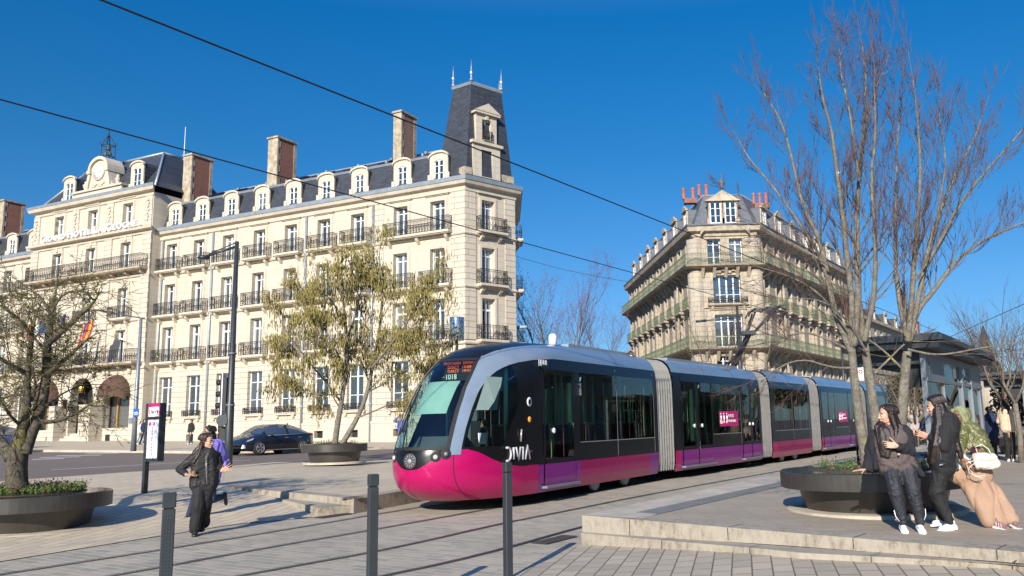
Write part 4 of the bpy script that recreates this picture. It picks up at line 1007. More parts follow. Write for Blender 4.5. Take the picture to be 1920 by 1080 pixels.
def bellows(p, q, ang0, ang1, nring=9):     # ribs between two module ends given as TF + x
    (Ta, xa), (Tb, xb) = p, q
    def W(T, x, y, z):
        c, s = math.cos(T.rz), math.sin(T.rz); return Vector((T.ox+c*x-s*y, T.oy+s*x+c*y, z))
    sec = [(1.17, .24)]+[(yz(z)-.04, z) for z in (.5, 1.2, 2.0, 2.6, 2.9)]+[(a-.05, b-.03) for a, b in roofp[1:]]
    sec = sec+[(-a, b) for a, b in reversed(sec[:-1])]
    sgn = -1 if abs((Ta.rz-Tb.rz+PI) % (2*PI)-PI) > 1 else 1
    mb = MB(); rows_ = []
    for i in range(nring*2+1):
        t = i/(nring*2); r = 0 if i % 2 == 0 else .10; row = []
        for y, z in sec:
            a = W(Ta, xa, y, z); b = W(Tb, xb, y*sgn, z); v = a.lerp(b, t); c_ = W(Ta, xa, 0, 1.8).lerp(W(Tb, xb, 0, 1.8), t); d = (v-c_); v = v-d.normalized()*r*1.; row.append(v)
        rows_.append(row)
    n = len(sec); vs = [v for r in rows_ for v in r]
    fs = [(i*n+j, i*n+j+1, (i+1)*n+j+1, (i+1)*n+j) for i in range(len(rows_)-1) for j in range(n-1)]
    mb.add(vs, fs); return mb.build('articulation_bellows', M['t_bell'], tram)
# ---- front module body behind the cab
section(T1, .5, 7.1, [('window', .75, 3.2), ('window', 3.22, 5.3), ('door1', 5.55, 7.05)], 1, [(.5, 1.15, 1), (1.15, 5.3, 2), (5.3, 7.3, 1)], (), 6.6)
section(T1, .5, 7.1, [('window', .75, 3.2), ('window', 3.22, 5.3), ('door1', 5.55, 7.05)], -1, [(.5, 7.3, 0)], (), 6.6)
roof_sec(T1, .5, 5.6); inner(T1, .5, 7.2); bogie(T1, [2.3, 4.1]); under(T1, .5, 7.5)
# ---- nose: S(q, z); |q|<=1 wraps the nose, beyond that it runs back along the side
RN = 2.0
tip = [(.20, 9.35), (.30, 9.6), (.45, 9.85), (.65, 9.98), (.9, 10.03), (1.15, 10.0), (1.3, 9.95), (1.6, 9.82), (2.0, 9.6), (2.4, 9.32), (2.7, 9.02), (2.95, 8.72), (3.1, 8.5), (3.25, 8.2), (3.35, 7.9), (3.45, 7.4), (3.52, 6.9), (3.56, 6.2)]
def interp(L, z):
    if z <= L[0][0]: return L[0][1]
    for (a, b), (c, d) in zip(L, L[1:]):
        if a <= z <= d*0+c: 
            t = (z-a)/(c-a); return b+(d-b)*t
    return L[-1][1]
wl_ = [(.20, 1.19), (.42, 1.25), (2.6, 1.25), (2.84, 1.24), (3.10, 1.20), (3.2, 1.17), (3.32, 1.10), (3.44, .97), (3.51, .80), (3.545, .5), (3.56, .02)]
def S(q, z, off=0):
    w_ = interp(wl_, z); sT = interp(tip, z); sg = 1 if q >= 0 else -1; a = min(abs(q), 1)*PI/2
    y = w_*math.sin(a)*sg; x = sT-RN*(1-math.cos(a))
    nx, ny = math.cos(a)*w_, math.sin(a)*RN*sg
    if abs(q) > 1: x -= (abs(q)-1); nx, ny = 0, sg
    l = math.hypot(nx, ny); return (x+nx/l*off, y+ny/l*off, z)
def qs(s, z): # q of a point at station s on the side
    b = interp(tip, z)-RN
    if s <= b: return 1+(b-s)
    return math.acos(max(-1, min(1, 1-(interp(tip, z)-s)/RN)))/(PI/2)
def patch(mb, qL, qR, zs, nq=10, off=0, mi=0):
    vs = []; fs = []; n = nq+1
    for z in zs:
        a, b = (qL(z) if callable(qL) else qL), (qR(z) if callable(qR) else qR)
        for i in range(n): vs.append(S(a+(b-a)*i/nq, z, off))
    for j in range(len(zs)-1):
        for i in range(nq): fs.append((j*n+i, j*n+i+1, (j+1)*n+i+1, (j+1)*n+i))
    return mb.add(vs, fs, mi, True)
def zr(a, b, n): return [a+(b-a)*i/n for i in range(n+1)]
Lq = lambda z: interp([(1.05, .365), (1.6, .36), (2.2, .345), (2.7, .32), (3.1, .278)], z)
Rq = lambda z: interp([(1.05, .455), (1.6, .45), (2.3, .45), (2.6, .47), (2.8, .52), (2.92, .60), (3.0, .70), (3.06, .84), (3.1, 1.05)], z)
pinktop = lambda q: interp([(0, .83), (.08, .84), (.18, .95), (.3, 1.10), (.42, 1.19), (.5, 1.20), (.6, 1.13), (.72, .98), (.85, .86), (1.0, .80), (1.3, .79), (3, .79)], abs(q))
def patch2(mb, q0, q1, z0, z1, nq=40, nz=10, off=0, mi=0):     # z limits depend on q
    vs = []; fs = []
    for i in range(nq+1):
        q = q0+(q1-q0)*i/nq; a, b = (z0(q) if callable(z0) else z0), (z1(q) if callable(z1) else z1)
        for j in range(nz+1): vs.append(S(q, a+(b-a)*j/nz, off))
    m = nz+1
    for i in range(nq):
        for j in range(nz): fs.append((i*m+j, (i+1)*m+j, (i+1)*m+j+1, i*m+j+1))
    return mb.add(vs, fs, mi, True)
mb = MB()
for sgn in (1, -1):
    # lower shell down to the window line; per column so that the rear edge is at s = 8
    N_ = 44; zz = [.20, .25, .3, .37, .45, .55, .65, .79]
    vs = []; fs = []
    for i in range(N_+1):
        t = i/N_
        for j in range(11):
            qe = None
            q = t*1.0; 
            top = pinktop(q*1.0); z = .20+(top-.20)*j/10; qq = min(q, 1)
            vs.append(S(sgn*qq, z, .004))
    for i in range(N_):
        for j in range(10): k = i*11+j; fs.append((k, k+11, k+12, k+1))
    mb.add(vs, fs, 0, True)
    patch(mb, sgn*1., (lambda z: sgn*max(1., qs(7.28, z))), zr(.20, .80, 8), 3, .004, 0)
T1.put(mb, 'nose_shell', M['t_pink'])
mb = MB()
for sgn in (1, -1): patch2(mb, 0, sgn*1., lambda q: pinktop(q)-.03, 1.24, 30, 4, 0)
for sgn in (1, -1):
    patch(mb, sgn*1., (lambda z: sgn*max(1., qs(7.09, z))), zr(.78, 1.24, 3), 3, 0)
    patch(mb, (lambda z: sgn*qs(7.95 if z > 2.15 else 7.95+(2.15-z)*.72, z)), (lambda z: sgn*qs(7.09, z)), zr(1.24, 2.92, 12), 6, .001)
    patch(mb, (lambda z: sgn*(Rq(z)-.01)), (lambda z: sgn*max(Rq(z)+.02, qs(6.6, z))), zr(2.88, 3.10, 5), 12, 0)
    patch(mb, (lambda z: sgn*(Lq(z)-.02)), (lambda z: sgn*(Rq(z)+.03)), zr(1.2, 3.08, 20), 4, .0)
patch(mb, -.27, .27, zr(2.98, 3.12, 2), 12, 0)
T1.put(mb, 'black_nose_band', M['t_black'])
L2 = lambda z: interp([(3.08, .275), (3.2, .33), (3.3, .42), (3.4, .56), (3.48, .75), (3.56, 1.0)], z)
mb = MB(); patch(mb, (lambda z: -L2(z)-.02), (lambda z: L2(z)+.02), zr(3.08, 3.56, 14), 20, .0); T1.put(mb, 'roof_dome', M['t_black'])
mb = MB()
for sgn in (1, -1):
    patch(mb, (lambda z: sgn*Lq(z)), (lambda z: sgn*Rq(z)), zr(1.10, 3.10, 30), 6, .016)
    patch(mb, (lambda z: sgn*L2(z)), (lambda z: sgn*max(1.02, qs(5.6, z))), zr(3.10, 3.56, 14), 16, .004)
T1.put(mb, 'silver_pillar_band', M['t_silver'])
mb = MB(); patch(mb, (lambda z: -Lq(z)+.02), (lambda z: Lq(z)-.02), zr(1.26, 3.02, 14), 20, .004); ws = T1.put(mb, 'windscreen', M['t_wind'])
mb = MB()
for a in (1, -1): patch(mb, (lambda z: a*(Lq(z)-.035)), (lambda z: a*(Lq(z))), zr(1.2, 3.05, 14), 2, .008)
patch(mb, (lambda z: -Lq(z)), (lambda z: Lq(z)), [1.20, 1.26], 20, .008); patch(mb, (lambda z: -Lq(z)), (lambda z: Lq(z)), [3.0, 3.06], 20, .008); mb.build('windscreen_gasket', M['rubber'], ws)
for sgn in (1, -1):
    mb = MB(); patch(mb, (lambda z: sgn*(Rq(z)+.02)), (lambda z: sgn*qs(7.95 if z > 2.15 else 7.95+(2.15-z)*.72, z)), zr(1.26, 2.93, 16), 14, .003); T1.put(mb, 'cab_side_window', M['t_wind'])
# destination display, wiper, lamps, emblem, seams
mb = MB(); mb.box((8.36, -.50, 2.60), (8.42, .50, 3.03)); disp = T1.put(mb, 'destination_display', M['rubber'])
def nose_text(s, size, q, z, mat, name, off, bold=0):
    o = text_mesh(s, size, mat, name, .002, None, 'CENTER', bold); me = o.data; y0 = 1.22*math.sin(q*PI/2)
    for v in me.vertices:
        y = y0+v.co.x; zz = z+v.co.y; v.co = Vector(S(math.asin(max(-.99, min(.99, y/interp(wl_, zz))))/(PI/2), zz, off+v.co.z))
    me.update(); o.parent = tram; o.location = (T1.ox, T1.oy, 0); o.rotation_euler = (0, 0, T1.rz); return o
def flat_text(s, size, x, y, z, mat, name, bold=0):
    o = text_mesh(s, size, mat, name, .002, None, 'CENTER', bold); o.parent = tram; c, q = math.cos(T1.rz), math.sin(T1.rz); o.location = (T1.ox+c*x-q*y, T1.oy+q*x+c*y, z); o.rotation_euler = (PI/2, 0, T1.rz+PI/2); return o
M['led'] = emit('orange_display_led', (1., .16, .02), .6)
for i, s in enumerate(('PROCHAIN  DEPART', 'DARCY   14H08', 'DARCY   14H16')): flat_text(s, .088, 8.425, .02, 2.965-i*.082, M['led'], 'display_text')
flat_text('1018', .15, 8.425, -.20, 2.68, M['white'], 'fleet_number', .003); flat_text('1018 M1', .05, 8.425, -.44, 2.68, M['white'], 'fleet_number')
def side_text(s, size, x, z, mat, name, y=None, bold=0, sx=1., extr=.003):
    o = text_mesh(s, size, mat, name, extr, None, 'CENTER', bold); o.parent = tram; c, q = math.cos(T1.rz), math.sin(T1.rz); y = y or yz(z)+.012
    o.location = (T1.ox+c*x-q*y, T1.oy+q*x+c*y, z); o.rotation_euler = (PI/2, 0, T1.rz+PI); o.scale = (sx, 1, 1); return o
side_text('1018', .20, 7.0, 2.97, M['white'], 'fleet_number', 1.232, .004)
# operator lettering on the cab side, drawn as rounded strokes
mb = MB()
def stroke(pts, mi=0, r=.026):
    mb.tube([(p[0], 1.255, p[1]) for p in pts], r, 6, mi)
X0, Z0 = 8.55, .93
arc = [(X0-.05-.12*math.sin(a), Z0+.13-.13*math.cos(a)) for a in [PI*i/8 for i in range(9)]]; stroke([(X0, Z0)]+arc[0:]+[(X0, Z0+.26)])
stroke([(X0-.27, Z0+.02), (X0-.27, Z0+.26)]); stroke([(X0-.36, Z0+.26), (X0-.45, Z0), (X0-.54, Z0+.26)]); stroke([(X0-.63, Z0+.0), (X0-.63, Z0+.26)]); stroke([(X0-.72, Z0), (X0-.81, Z0+.28), (X0-.92, Z0)]); stroke([(X0-.74, Z0+.1), (X0-1.02, Z0+.17)], 1, .02)
T1.put(mb, 'operator_lettering', [plain('grey_lettering', (.45, .45, .47), .4), M['t_purple']])
for q, z, r, kind in ((-.33, 1.03, .085, 1), (.33, 1.08, .10, 1), (.43, 1.09, .10, 0)) if False else ((-.27, 1.06, .085, 1), (.25, 1.07, .085, 1), (.335, 1.12, .09, 0)):
    p = Vector(S(q, z, .0)); p2 = Vector(S(q, z, .05)); d = (p2-p).normalized(); mb = MB(); mb.lathe([(r*1.15, -.01), (r*1.15, .012), (r, .016)], p, 16, axis=tuple(d)); o = T1.put(mb, 'headlamp', M['rubber'])
    m2 = MB(); m2.lathe([(r*(.6 if kind else .5), .014), (r*.5, .04), (r*.2, .055)], p, 14, axis=tuple(d)); m2.build('lens', plain('lamp_lens', (.75, .7, .6) if kind else (.2, .2, .22), .1, .3, coat=.5), o)
p = Vector(S(0, 1.0, .0)); d = (Vector(S(0, 1.0, .05))-p).normalized(); mb = MB(); mb.lathe([(.15, .0), (.15, .015), (.13, .02)], p, 24, axis=tuple(d)); mb.lathe([(.05, .02), (.05, .03)], p, 10, 1, axis=tuple(d))
for i in range(12):
    a = PI*i/6; x_, y_, _ = frame(tuple(d)); mb.tube([p+d*.022+(x_*math.cos(a)+y_*math.sin(a))*.07, p+d*.022+(x_*math.cos(a)+y_*math.sin(a))*.12], .008, 4, 1)
T1.put(mb, 'round_emblem', [plain('dark_emblem', (.06, .06, .065), .4), plain('pale_emblem_lines', (.3, .3, .3), .4)])
mb = MB(); a = Vector(S(-.1, 1.24, .05)); b = Vector(S(-.24, 2.15, .05)); mb.tube([Vector(S(-.02, 1.2, .03)), a, b], .016, 5); mb.tube([Vector(S(-.255, 1.5, .03)), Vector(S(-.22, 2.5, .03))], .018, 5); mb.tube([Vector(S(-.05, 1.2, .03)), Vector(S(-.2, 1.9, .05))], .012, 5); T1.put(mb, 'wiper', M['rubber'])
mb = MB(); patch(mb, .395, .403, zr(.2, 1.17, 10), 1, .008); patch(mb, -.403, -.395, zr(.2, 1.17, 10), 1, .008)
patch(mb, (lambda z: L2(z)-.006), (lambda z: L2(z)+.006), zr(3.1, 3.5, 8), 1, .008)
T1.put(mb, 'panel_seams', M['rubber'])
p = S(1.0, 1.95, .02)
mb = MB(); mb.lathe([(.10, 0), (.10, .006)], (7.62, 1.25, 2.12), 16, axis=(0, 1, 0)); mb.lathe([(.06, .007), (.06, .009)], (7.62, 1.25, 2.12), 16, 1, axis=(0, 1, 0)); mb.lathe([(.07, 0), (.05, .02)], (7.62, 1.25, 1.75), 10, 2, axis=(0, 1, 0)); mb.tube([(8.0, 1.26, 1.3), (8.0, 1.28, 1.55)], .02, 5, 3)
T1.put(mb, 'side_marker_and_handle', [M['white'], M['t_black'], plain('amber_lens', (.8, .3, .03), .3), M['t_trim']])
# cab interior: blind, dashboard, bulkhead, seat
mb = MB(); patch(mb, -.26, .24, zr(1.9, 2.56, 5), 10, -.14); M['blind'] = plain('pale_green_sun_blind', (.36, .48, .43), .8, var=.06); T1.put(mb, 'sun_blind', M['blind'])
mb = MB(); q_ = [(8.9, 1.08, 2.62), (8.35, 1.10, 2.62), (8.55, 1.10, 1.95), (9.2, 1.02, 1.95)]; mb.poly([(x, y-.06, z) for x, y, z in q_]); T1.put(mb, 'side_blind', M['blind'])
mb = MB(); mb.box((7.2, -1.1, .4), (8.3, 1.0, .5)); mb.prism([(9.35, -.6, .6), (9.35, -.6, 1.2), (9.0, -.6, 1.45), (8.6, -.6, 1.15), (8.6, -.6, .6)], (0, 1.2, 0)); mb.box((8.0, -.3, .5), (8.35, .25, 1.75)); mb.box((7.1, -1.15, .4), (7.16, -.4, 3.0)); mb.box((7.1, .3, .4), (7.16, 1.1, 3.0)); T1.put(mb, 'cab_fittings', M['t_floor'])
mb = MB(); mb.box((7.05, -.4, 2.4), (7.09, .3, 3.)); mb.tube([(7.6, -.9, .5), (7.6, -.9, 2.9)], .03, 6); mb.tube([(8.0, .9, .5), (8.0, .9, 2.9)], .05, 6); T1.put(mb, 'cab_lining', M['t_green'])
mb = MB(); mb.box((8.9, .98, 1.28), (9.15, 1.0, 1.5)); T1.put(mb, 'paper_notice', M['white'])
mb = MB(); mb.lathe([(.10, 0), (.10, .2), (.07, .27)], (5.2, .5, 3.55), 12); T1.put(mb, 'roof_antenna', M['white'])
# ---- modules behind
def TF2(d): return TF(1.27+math.cos(math.radians(59.5))*d, 25.93+math.sin(math.radians(59.5))*d, 59.5+180)
T2 = TF(1.27, 25.93, 239.5)      # x towards the nose: stations behind are negative
sec_items = lambda a, b, c, d, e: None
pk = M['t_pink']
section(T2, -7.72, -.17, [('door2', -3.09, -.69), ('window', -5.62, -3.12), ('door2', -7.55, -5.7)], 1, [(-7.72, -.55, 1), (-.55, -.17, 0)])
section(T2, -7.72, -.17, [('door2', -3.09, -.69), ('window', -5.62, -3.12), ('door2', -7.55, -5.7)], -1, [(-7.72, -.17, 0)])
section(T2, -14.1, -8.9, [('window', -11.55, -9.3), ('window', -13.8, -11.6)], 1, [(-14.1, -9.4, 2), (-9.4, -8.9, 0)]); section(T2, -14.1, -8.9, [('window', -11.55, -9.3), ('window', -13.8, -11.6)], -1)
section(T2, -23.1, -15.6, [('door2', -18.1, -15.9), ('window', -20.6, -18.15), ('door2', -22.9, -20.7)], 1, [(-23.1, -16., 1), (-16., -15.6, 0)]); section(T2, -23.1, -15.6, [('door2', -18.1, -15.9), ('window', -20.6, -18.15), ('door2', -22.9, -20.7)], -1)
section(T2, -34.5, -24.6, [('window', -27.3, -24.9), ('window', -29.4, -27.35), ('door1', -31.1, -29.7), ('window', -34, -31.4)], 1); section(T2, -34.5, -24.6, [('window', -27.3, -24.9), ('window', -29.4, -27.35)], -1)
for a, b in ((-7.72, -.17), (-14.1, -8.9), (-23.1, -15.6), (-34.5, -24.6)): roof_sec(T2, a, b); inner(T2, a, b, b-a < 6); under(T2, a, b)
bogie(T2, [-12.3, -10.6]); bogie(T2, [-30, -28.2])
mb = MB(); mb.box((-34.5, -1.2, .3), (-34.6, 1.2, 3.4)); T2.put(mb, 'rear_end', M['t_black'])
bellows((T1, .5), (T2, -.17), 0, 0, 7); bellows((T2, -7.72), (T2, -8.9), 0, 0, 7); bellows((T2, -14.1), (T2, -15.6), 0, 0, 7); bellows((T2, -23.1), (T2, -24.6), 0, 0, 6)
M['sticker'] = plain('magenta_window_sticker', (.55, .01, .17), .4)
for x in (-4.4, -19.4):
    mb = MB(); strip(mb, x-.95, x+.75, 1.45, 1.95, 1, .01); o = T2.put(mb, 'priority_sticker', M['sticker'])
    for s, zz in (('PLACES', 1.79), ('PRIORITAIRES', 1.62)):
        t = text_mesh(s, .15 if s == 'PLACES' else .115, M['white'], 'sticker_text', .002, o, 'LEFT', .002); t.location = (x-.0, 1.275, zz); t.rotation_euler = (PI/2, 0, PI)
    mb = MB()
    for k in range(3):
        cx_0 = x+.62-k*.26; mb.lathe([(.035, 0), (.03, .006)], (cx_0, 1.266, 1.86), 8, axis=(0, 1, 0)); mb.tube([(cx_0, 1.268, 1.80), (cx_0, 1.268, 1.66)], .022, 5); mb.tube([(cx_0-.05*(1 if k else -1), 1.268, 1.54), (cx_0, 1.268, 1.66), (cx_0+.05, 1.268, 1.56)], .014, 5)
        if k == 0: circ(mb, (cx_0, 1.268, 1.6), .07, 10, .012)
    mb.build('sticker_pictograms', M['white'], o)
# pantograph
def tp(px, py, k=50.): return AT(px, py, k)-tram.location
P0 = Vector((T2.ox, T2.oy, 0)); c2, s2 = math.cos(T2.rz), math.sin(T2.rz)
def tl(x, y, z): return Vector((T2.ox+c2*x-s2*y, T2.oy+s2*x+c2*y, z))
mb = MB(); base = tl(-8.3, 0, 3.6); knee = tp(1405, 625, 51.5); head = tp(1455, 578, 51.)
mb.tube([base, knee], [.13, .10], 8); mb.tube([base+Vector((-.25, 0, 0)), knee+Vector((-.1, 0, -.2))], .03, 6); mb.box(tuple(knee+Vector((-.28, -.25, -.06))), tuple(knee+Vector((.2, .25, .08))))
for dy in (-.3, .3):
    mb.tube([knee+Vector((-.1, dy*.4, 0)), tp(1413, 587, 51)+Vector((0, dy, 0))], .035, 6); mb.tube([knee+Vector((.15, dy*.4, 0)), head+Vector((0, dy, 0))], .045, 6)
    mb.tube([tp(1400, 588, 51)+Vector((0, dy, -.15)), tp(1406, 583, 51)+Vector((0, dy, 0)), head+Vector((.1, dy, 0)), head+Vector((.3, dy, -.12))], .035, 6)
for t_ in (0, .5, 1.): a = tp(1410, 583, 51).lerp(head, t_); mb.tube([a+Vector((0, -.7, 0)), a+Vector((0, .7, 0))], .035, 6)
mb.build('pantograph', M['steel'], tram)
# ---------------------------------------------------------------- corner building with green iron balconies
PLp, PRp = (9.738, 76.442), (15.401, 76.442)
bld = empty('corner_building', (12.5, 76.44, 0), 0, 'aged stone corner apartment building with long green iron balconies and red chimney pots', 'building')
def bface(x, y, rz): return Face(bld, x-12.5, y-76.44, math.radians(rz))
LL, RL = 33.6, 33.
dR_ = dirv(59.1); fF = bface(PRp[0], PRp[1], 180.); fL = bface(PLp[0], PLp[1], 97.55); fR = bface(PRp[0]+dR_.x*RL, PRp[1]+dR_.y*RL, 239.1)
BT = 19.0
def bwall(fc, L, bays_, first=False, dbl=()):
    hs = []
    for x in bays_:
        for a, b in ((2.0, 4.6), (5.4, 7.7), (8.5, 11.4), (12.4, 15.0), (15.95, 18.4)): hs.append((x-.62, x+.62, a, b))
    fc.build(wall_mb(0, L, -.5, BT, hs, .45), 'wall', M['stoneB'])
    for x in bays_:
        for a, b in ((2.0, 4.6), (5.4, 7.7), (8.5, 11.4), (12.4, 15.0), (15.95, 18.4)):
            if not first and a < 5: continue
            window(fc, x, a, 1.24, b-a, -.35, .8, 'ground')
    mb = MB()
    for x in bays_:
        for a, b in ((5.4, 7.7), (8.5, 11.4), (12.4, 15.0), (15.95, 18.4)): surround(mb, x, a, b, 1.24, .16, .10, 0, 11 < b < 16)
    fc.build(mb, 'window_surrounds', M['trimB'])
lbays = [2.2+i*3.35 for i in range(10)]; rbays = [RL-(2.2+i*3.35) for i in range(9)]
bwall(fL, LL, lbays); bwall(fR, RL, rbays)
# wide front windows
hs = [(2.83-1.25, 2.83+1.25, a, b) for a, b in ((2.0, 4.6), (5.4, 7.7), (8.5, 11.4), (12.4, 15.0))]+[(x-.6, x+.6, 15.95, 18.4) for x in (1.85, 3.85)]
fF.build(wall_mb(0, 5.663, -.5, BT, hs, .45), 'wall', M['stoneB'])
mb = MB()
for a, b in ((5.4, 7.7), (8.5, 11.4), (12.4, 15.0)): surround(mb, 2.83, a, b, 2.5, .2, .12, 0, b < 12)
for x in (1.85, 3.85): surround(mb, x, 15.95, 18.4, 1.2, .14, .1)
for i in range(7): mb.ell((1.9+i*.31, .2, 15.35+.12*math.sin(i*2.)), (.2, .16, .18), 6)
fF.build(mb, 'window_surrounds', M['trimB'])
for a, b in ((5.4, 7.7), (8.5, 11.4), (12.4, 15.0)):
    for x in (2.205, 3.455): window(fF, x, a, 1.25, b-a, -.35, None if b > 12 else .8, 'ground')
for x in (1.85, 3.85): window(fF, x, 15.95, 1.2, 2.45, -.35, .8, 'ground')
# corner columns, rusticated piers
for p_, f_ in ((PLp, 'l'), (PRp, 'r')):
    mb = MB(); mb.lathe([(.75, 0), (.75, 18.9)], (p_[0]-12.5+(.12 if f_ == 'l' else -.2), p_[1]-76.44+.45, -.5), 20); mb.build('corner_pier', M['stoneB'], bld)
for fc, bs_, L in ((fL, lbays, LL), (fR, rbays, RL)):
    mb = MB()
    for i, x in enumerate(bs_[:-1]):
        if i % 3 == 1: xm = x+1.67 if fc is fL else x-1.67; mb.box((xm-.4, 0, 1.), (xm+.4, .25, 15.0))
    fc.build(mb, 'rusticated_piers', M['stoneB'])
def course(z, pts, name, mat='trimB'):
    profile(fL, 0, LL, [(p, z+q) for p, q in pts], name, M[mat], 0, (.877, 0)); profile(fF, 0, 5.663, [(p, z+q) for p, q in pts], name, M[mat], 0, (.566, .877)); profile(fR, 0, RL, [(p, z+q) for p, q in pts], name, M[mat], 0, (0, .566))
course(15.55, [(0, 0), (.5, .1), (1.0, .2), (1.1, .34), (0, .36)], 'balcony_slab'); course(8.0, [(0, 0), (.5, .1), (1.1, .25), (1.2, .4), (0, .42)], 'balcony_slab')
course(18.6, [(0, 0), (.15, .05), (.2, .35), (.6, .45), (.7, .85), (0, .9)], 'cornice'); course(19.52, [(0, 0), (.72, 0), (.74, .16), (0, .3)], 'gutter', 'slateL'); course(12.0, [(0, 0), (.14, .02), (.16, .16), (0, .18)], 'string_course'); course(4.9, [(0, 0), (.2, .02), (.22, .2), (0, .24)], 'string_course')
def railw(fc, x0, x1, y, z, h, name='balcony_railing', mat='irongreen'):
    mb = MB(); rail_run(mb, (x0, y), (x1, y), h); return fc.build(mb, name, M[mat], 0, 0, z)
for z, y in ((15.92, 1.0), (8.43, 1.08)):
    railw(fL, -.877*y, LL, y, z, 1.0); railw(fF, -.566*y, 5.663+.877*y, y, z, 1.0, mat='irongreen'); railw(fR, 0, RL+.566*y, y, z, 1.0)
mb = MB(); mbb = []
for fc, L, s_ in ((fL, LL, 1), (fF, 5.66, 1), (fR, RL, 1)):
    mb = MB(); x = .8
    while x < L-.4:
        for z, d in ((15.55, .9), (8.0, 1.0)): mb.prism([(x-.14, 0, z), (x-.14, d*.85, z+.08), (x-.14, d*.5, z-.3), (x-.14, .1, z-.75), (x-.14, 0, z-.75)], (.28, 0, 0))
        x += 1.67 if L > 10 else 1.05
    fc.build(mb, 'balcony_brackets', M['trimB'])
balcony(fF, 2.83, 12.4, 3.5, .55, .4, 0, 'iron', .14, 'trimB')
for i, x in enumerate(lbays): balcony(fL, x, 12.3, 2.1, .95, .5, 0, 'irongreen', .16, 'trimB')
for i, x in enumerate(rbays): balcony(fR, x, 12.3, 2.1, .95, .5, 0, 'irongreen', .16, 'trimB')
# mansard
tz = 22.9
def W2(fc, x, y, z): return Vector(fc.loc(x, y, z))
def mans(fc, L, e0, e1, y0=-.1, y1=-1.5, z0=19.7, z1=tz):
    mb = MB(); a, b = W2(fc, e0*y0*-1*-1 if 0 else -e0*y0, y0, z0), W2(fc, L+e1*y0, y0, z0); c, d = W2(fc, L+e1*y1, y1, z1), W2(fc, -e0*y1, y1, z1)
    mb.quad(b, a, d, c); e, f = W2(fc, L+e1*-6, -6, z1+.5), W2(fc, e0*6, -6, z1+.5); mb.quad(c, d, f, e); o = mb.build('mansard_roof', M['slateL'], bld)
    t = MB(); t.tube([c, d], .09, 5); t.build('roof_flashing', M['zinc'], o)
mans(fL, LL, .877, 0); mans(fF, 5.663, .566, .877); mans(fR, RL, 0, .566)
for i in range(7): dormer2(fL, 2.7+i*4.5, zb=19.75, w=1.9 if i % 3 == 1 else 1.5, h=2, y0=.05, dep=1.3, arched=False, ww=.95, hw=1.7, mat='trimB', slate='slateL', pediment=True)
for i in range(7): dormer2(fR, RL-(2.6+i*4.4), zb=19.75, w=2.2 if i % 3 == 1 else 1.5, h=2, y0=.05, dep=1.3, arched=False, ww=1.0, hw=1.7, mat='trimB', slate='slateL', pediment=True)
for x in (2.16, 3.54): dormer2(fF, x, zb=19.75, w=1.3, h=2, y0=.1, dep=1.3, arched=False, ww=1.0, hw=2.0, mat='trimB', slate='slateL')
mb = MB(); mb.prism([(1.4, -.3, 22.0), (4.3, -.3, 22.0), (2.85, -.3, 22.95)], (0, .6, 0)); mb.box((1.25, -.3, 21.9), (4.45, .38, 22.0)); fF.build(mb, 'pediment', M['trimB'])
n_ = 12; mb = MB(); pts = [(2.83+2.2*math.cos(PI*i/n_), .55, 18.75+.75*math.sin(PI*i/n_)) for i in range(n_+1)]; mb.tube(pts, .12, 6); fF.build(mb, 'segmental_pediment', M['trimB'])
mb = MB(); mb.lathe([(.2, 0), (.12, .2), (.3, .5), (.32, .65), (.12, .8), (.05, 1.0), (.01, 1.6)], (2.85, .1, 23.1), 10); fF.build(mb, 'finial', M['slateL'])
def pots(fc, x, y, z, n, l, h=.45):
    mb = MB(); mb.box((x-.45, y-.4, z), (x+l, y+.4, z+h), 0)
    for i in range(n): mb.lathe([(.16, 0), (.18, .1), (.14, .2), (.15, .95), (.19, 1.05), (.15, 1.1)], (x-.2+(l+.2)*i/max(1, n-1), y, z+h), 8, 1)
    fc.build(mb, 'chimney', [M['brickred'], M['terracotta']])
pots(fF, 5.3, -3.2, 22.6, 2, .7); pots(fF, 4.0, -3.2, 22.9, 2, .5); pots(fF, -1.9, -4.2, 22.2, 3, 1.0); pots(fL, 12, -3, 22.6, 2, .8); pots(fL, 29, -3, 22.4, 4, 2.6)
for i in range(4): pots(fR, RL-6-i*7, -3.2, 22.3, 3, 1.8)
pots(fL, 20.5, -3, 22.6, 2, .9)
mb = MB(); mb.tube([W2(fL, 5.8, .3, 8), W2(fL, 5.8, .3, 15.4)], .09, 6); mb.tube([W2(fR, RL-6.2, .3, 1), W2(fR, RL-6.2, .3, 15.4)], .09, 6); mb.build('downpipe', M['trimB'], bld)
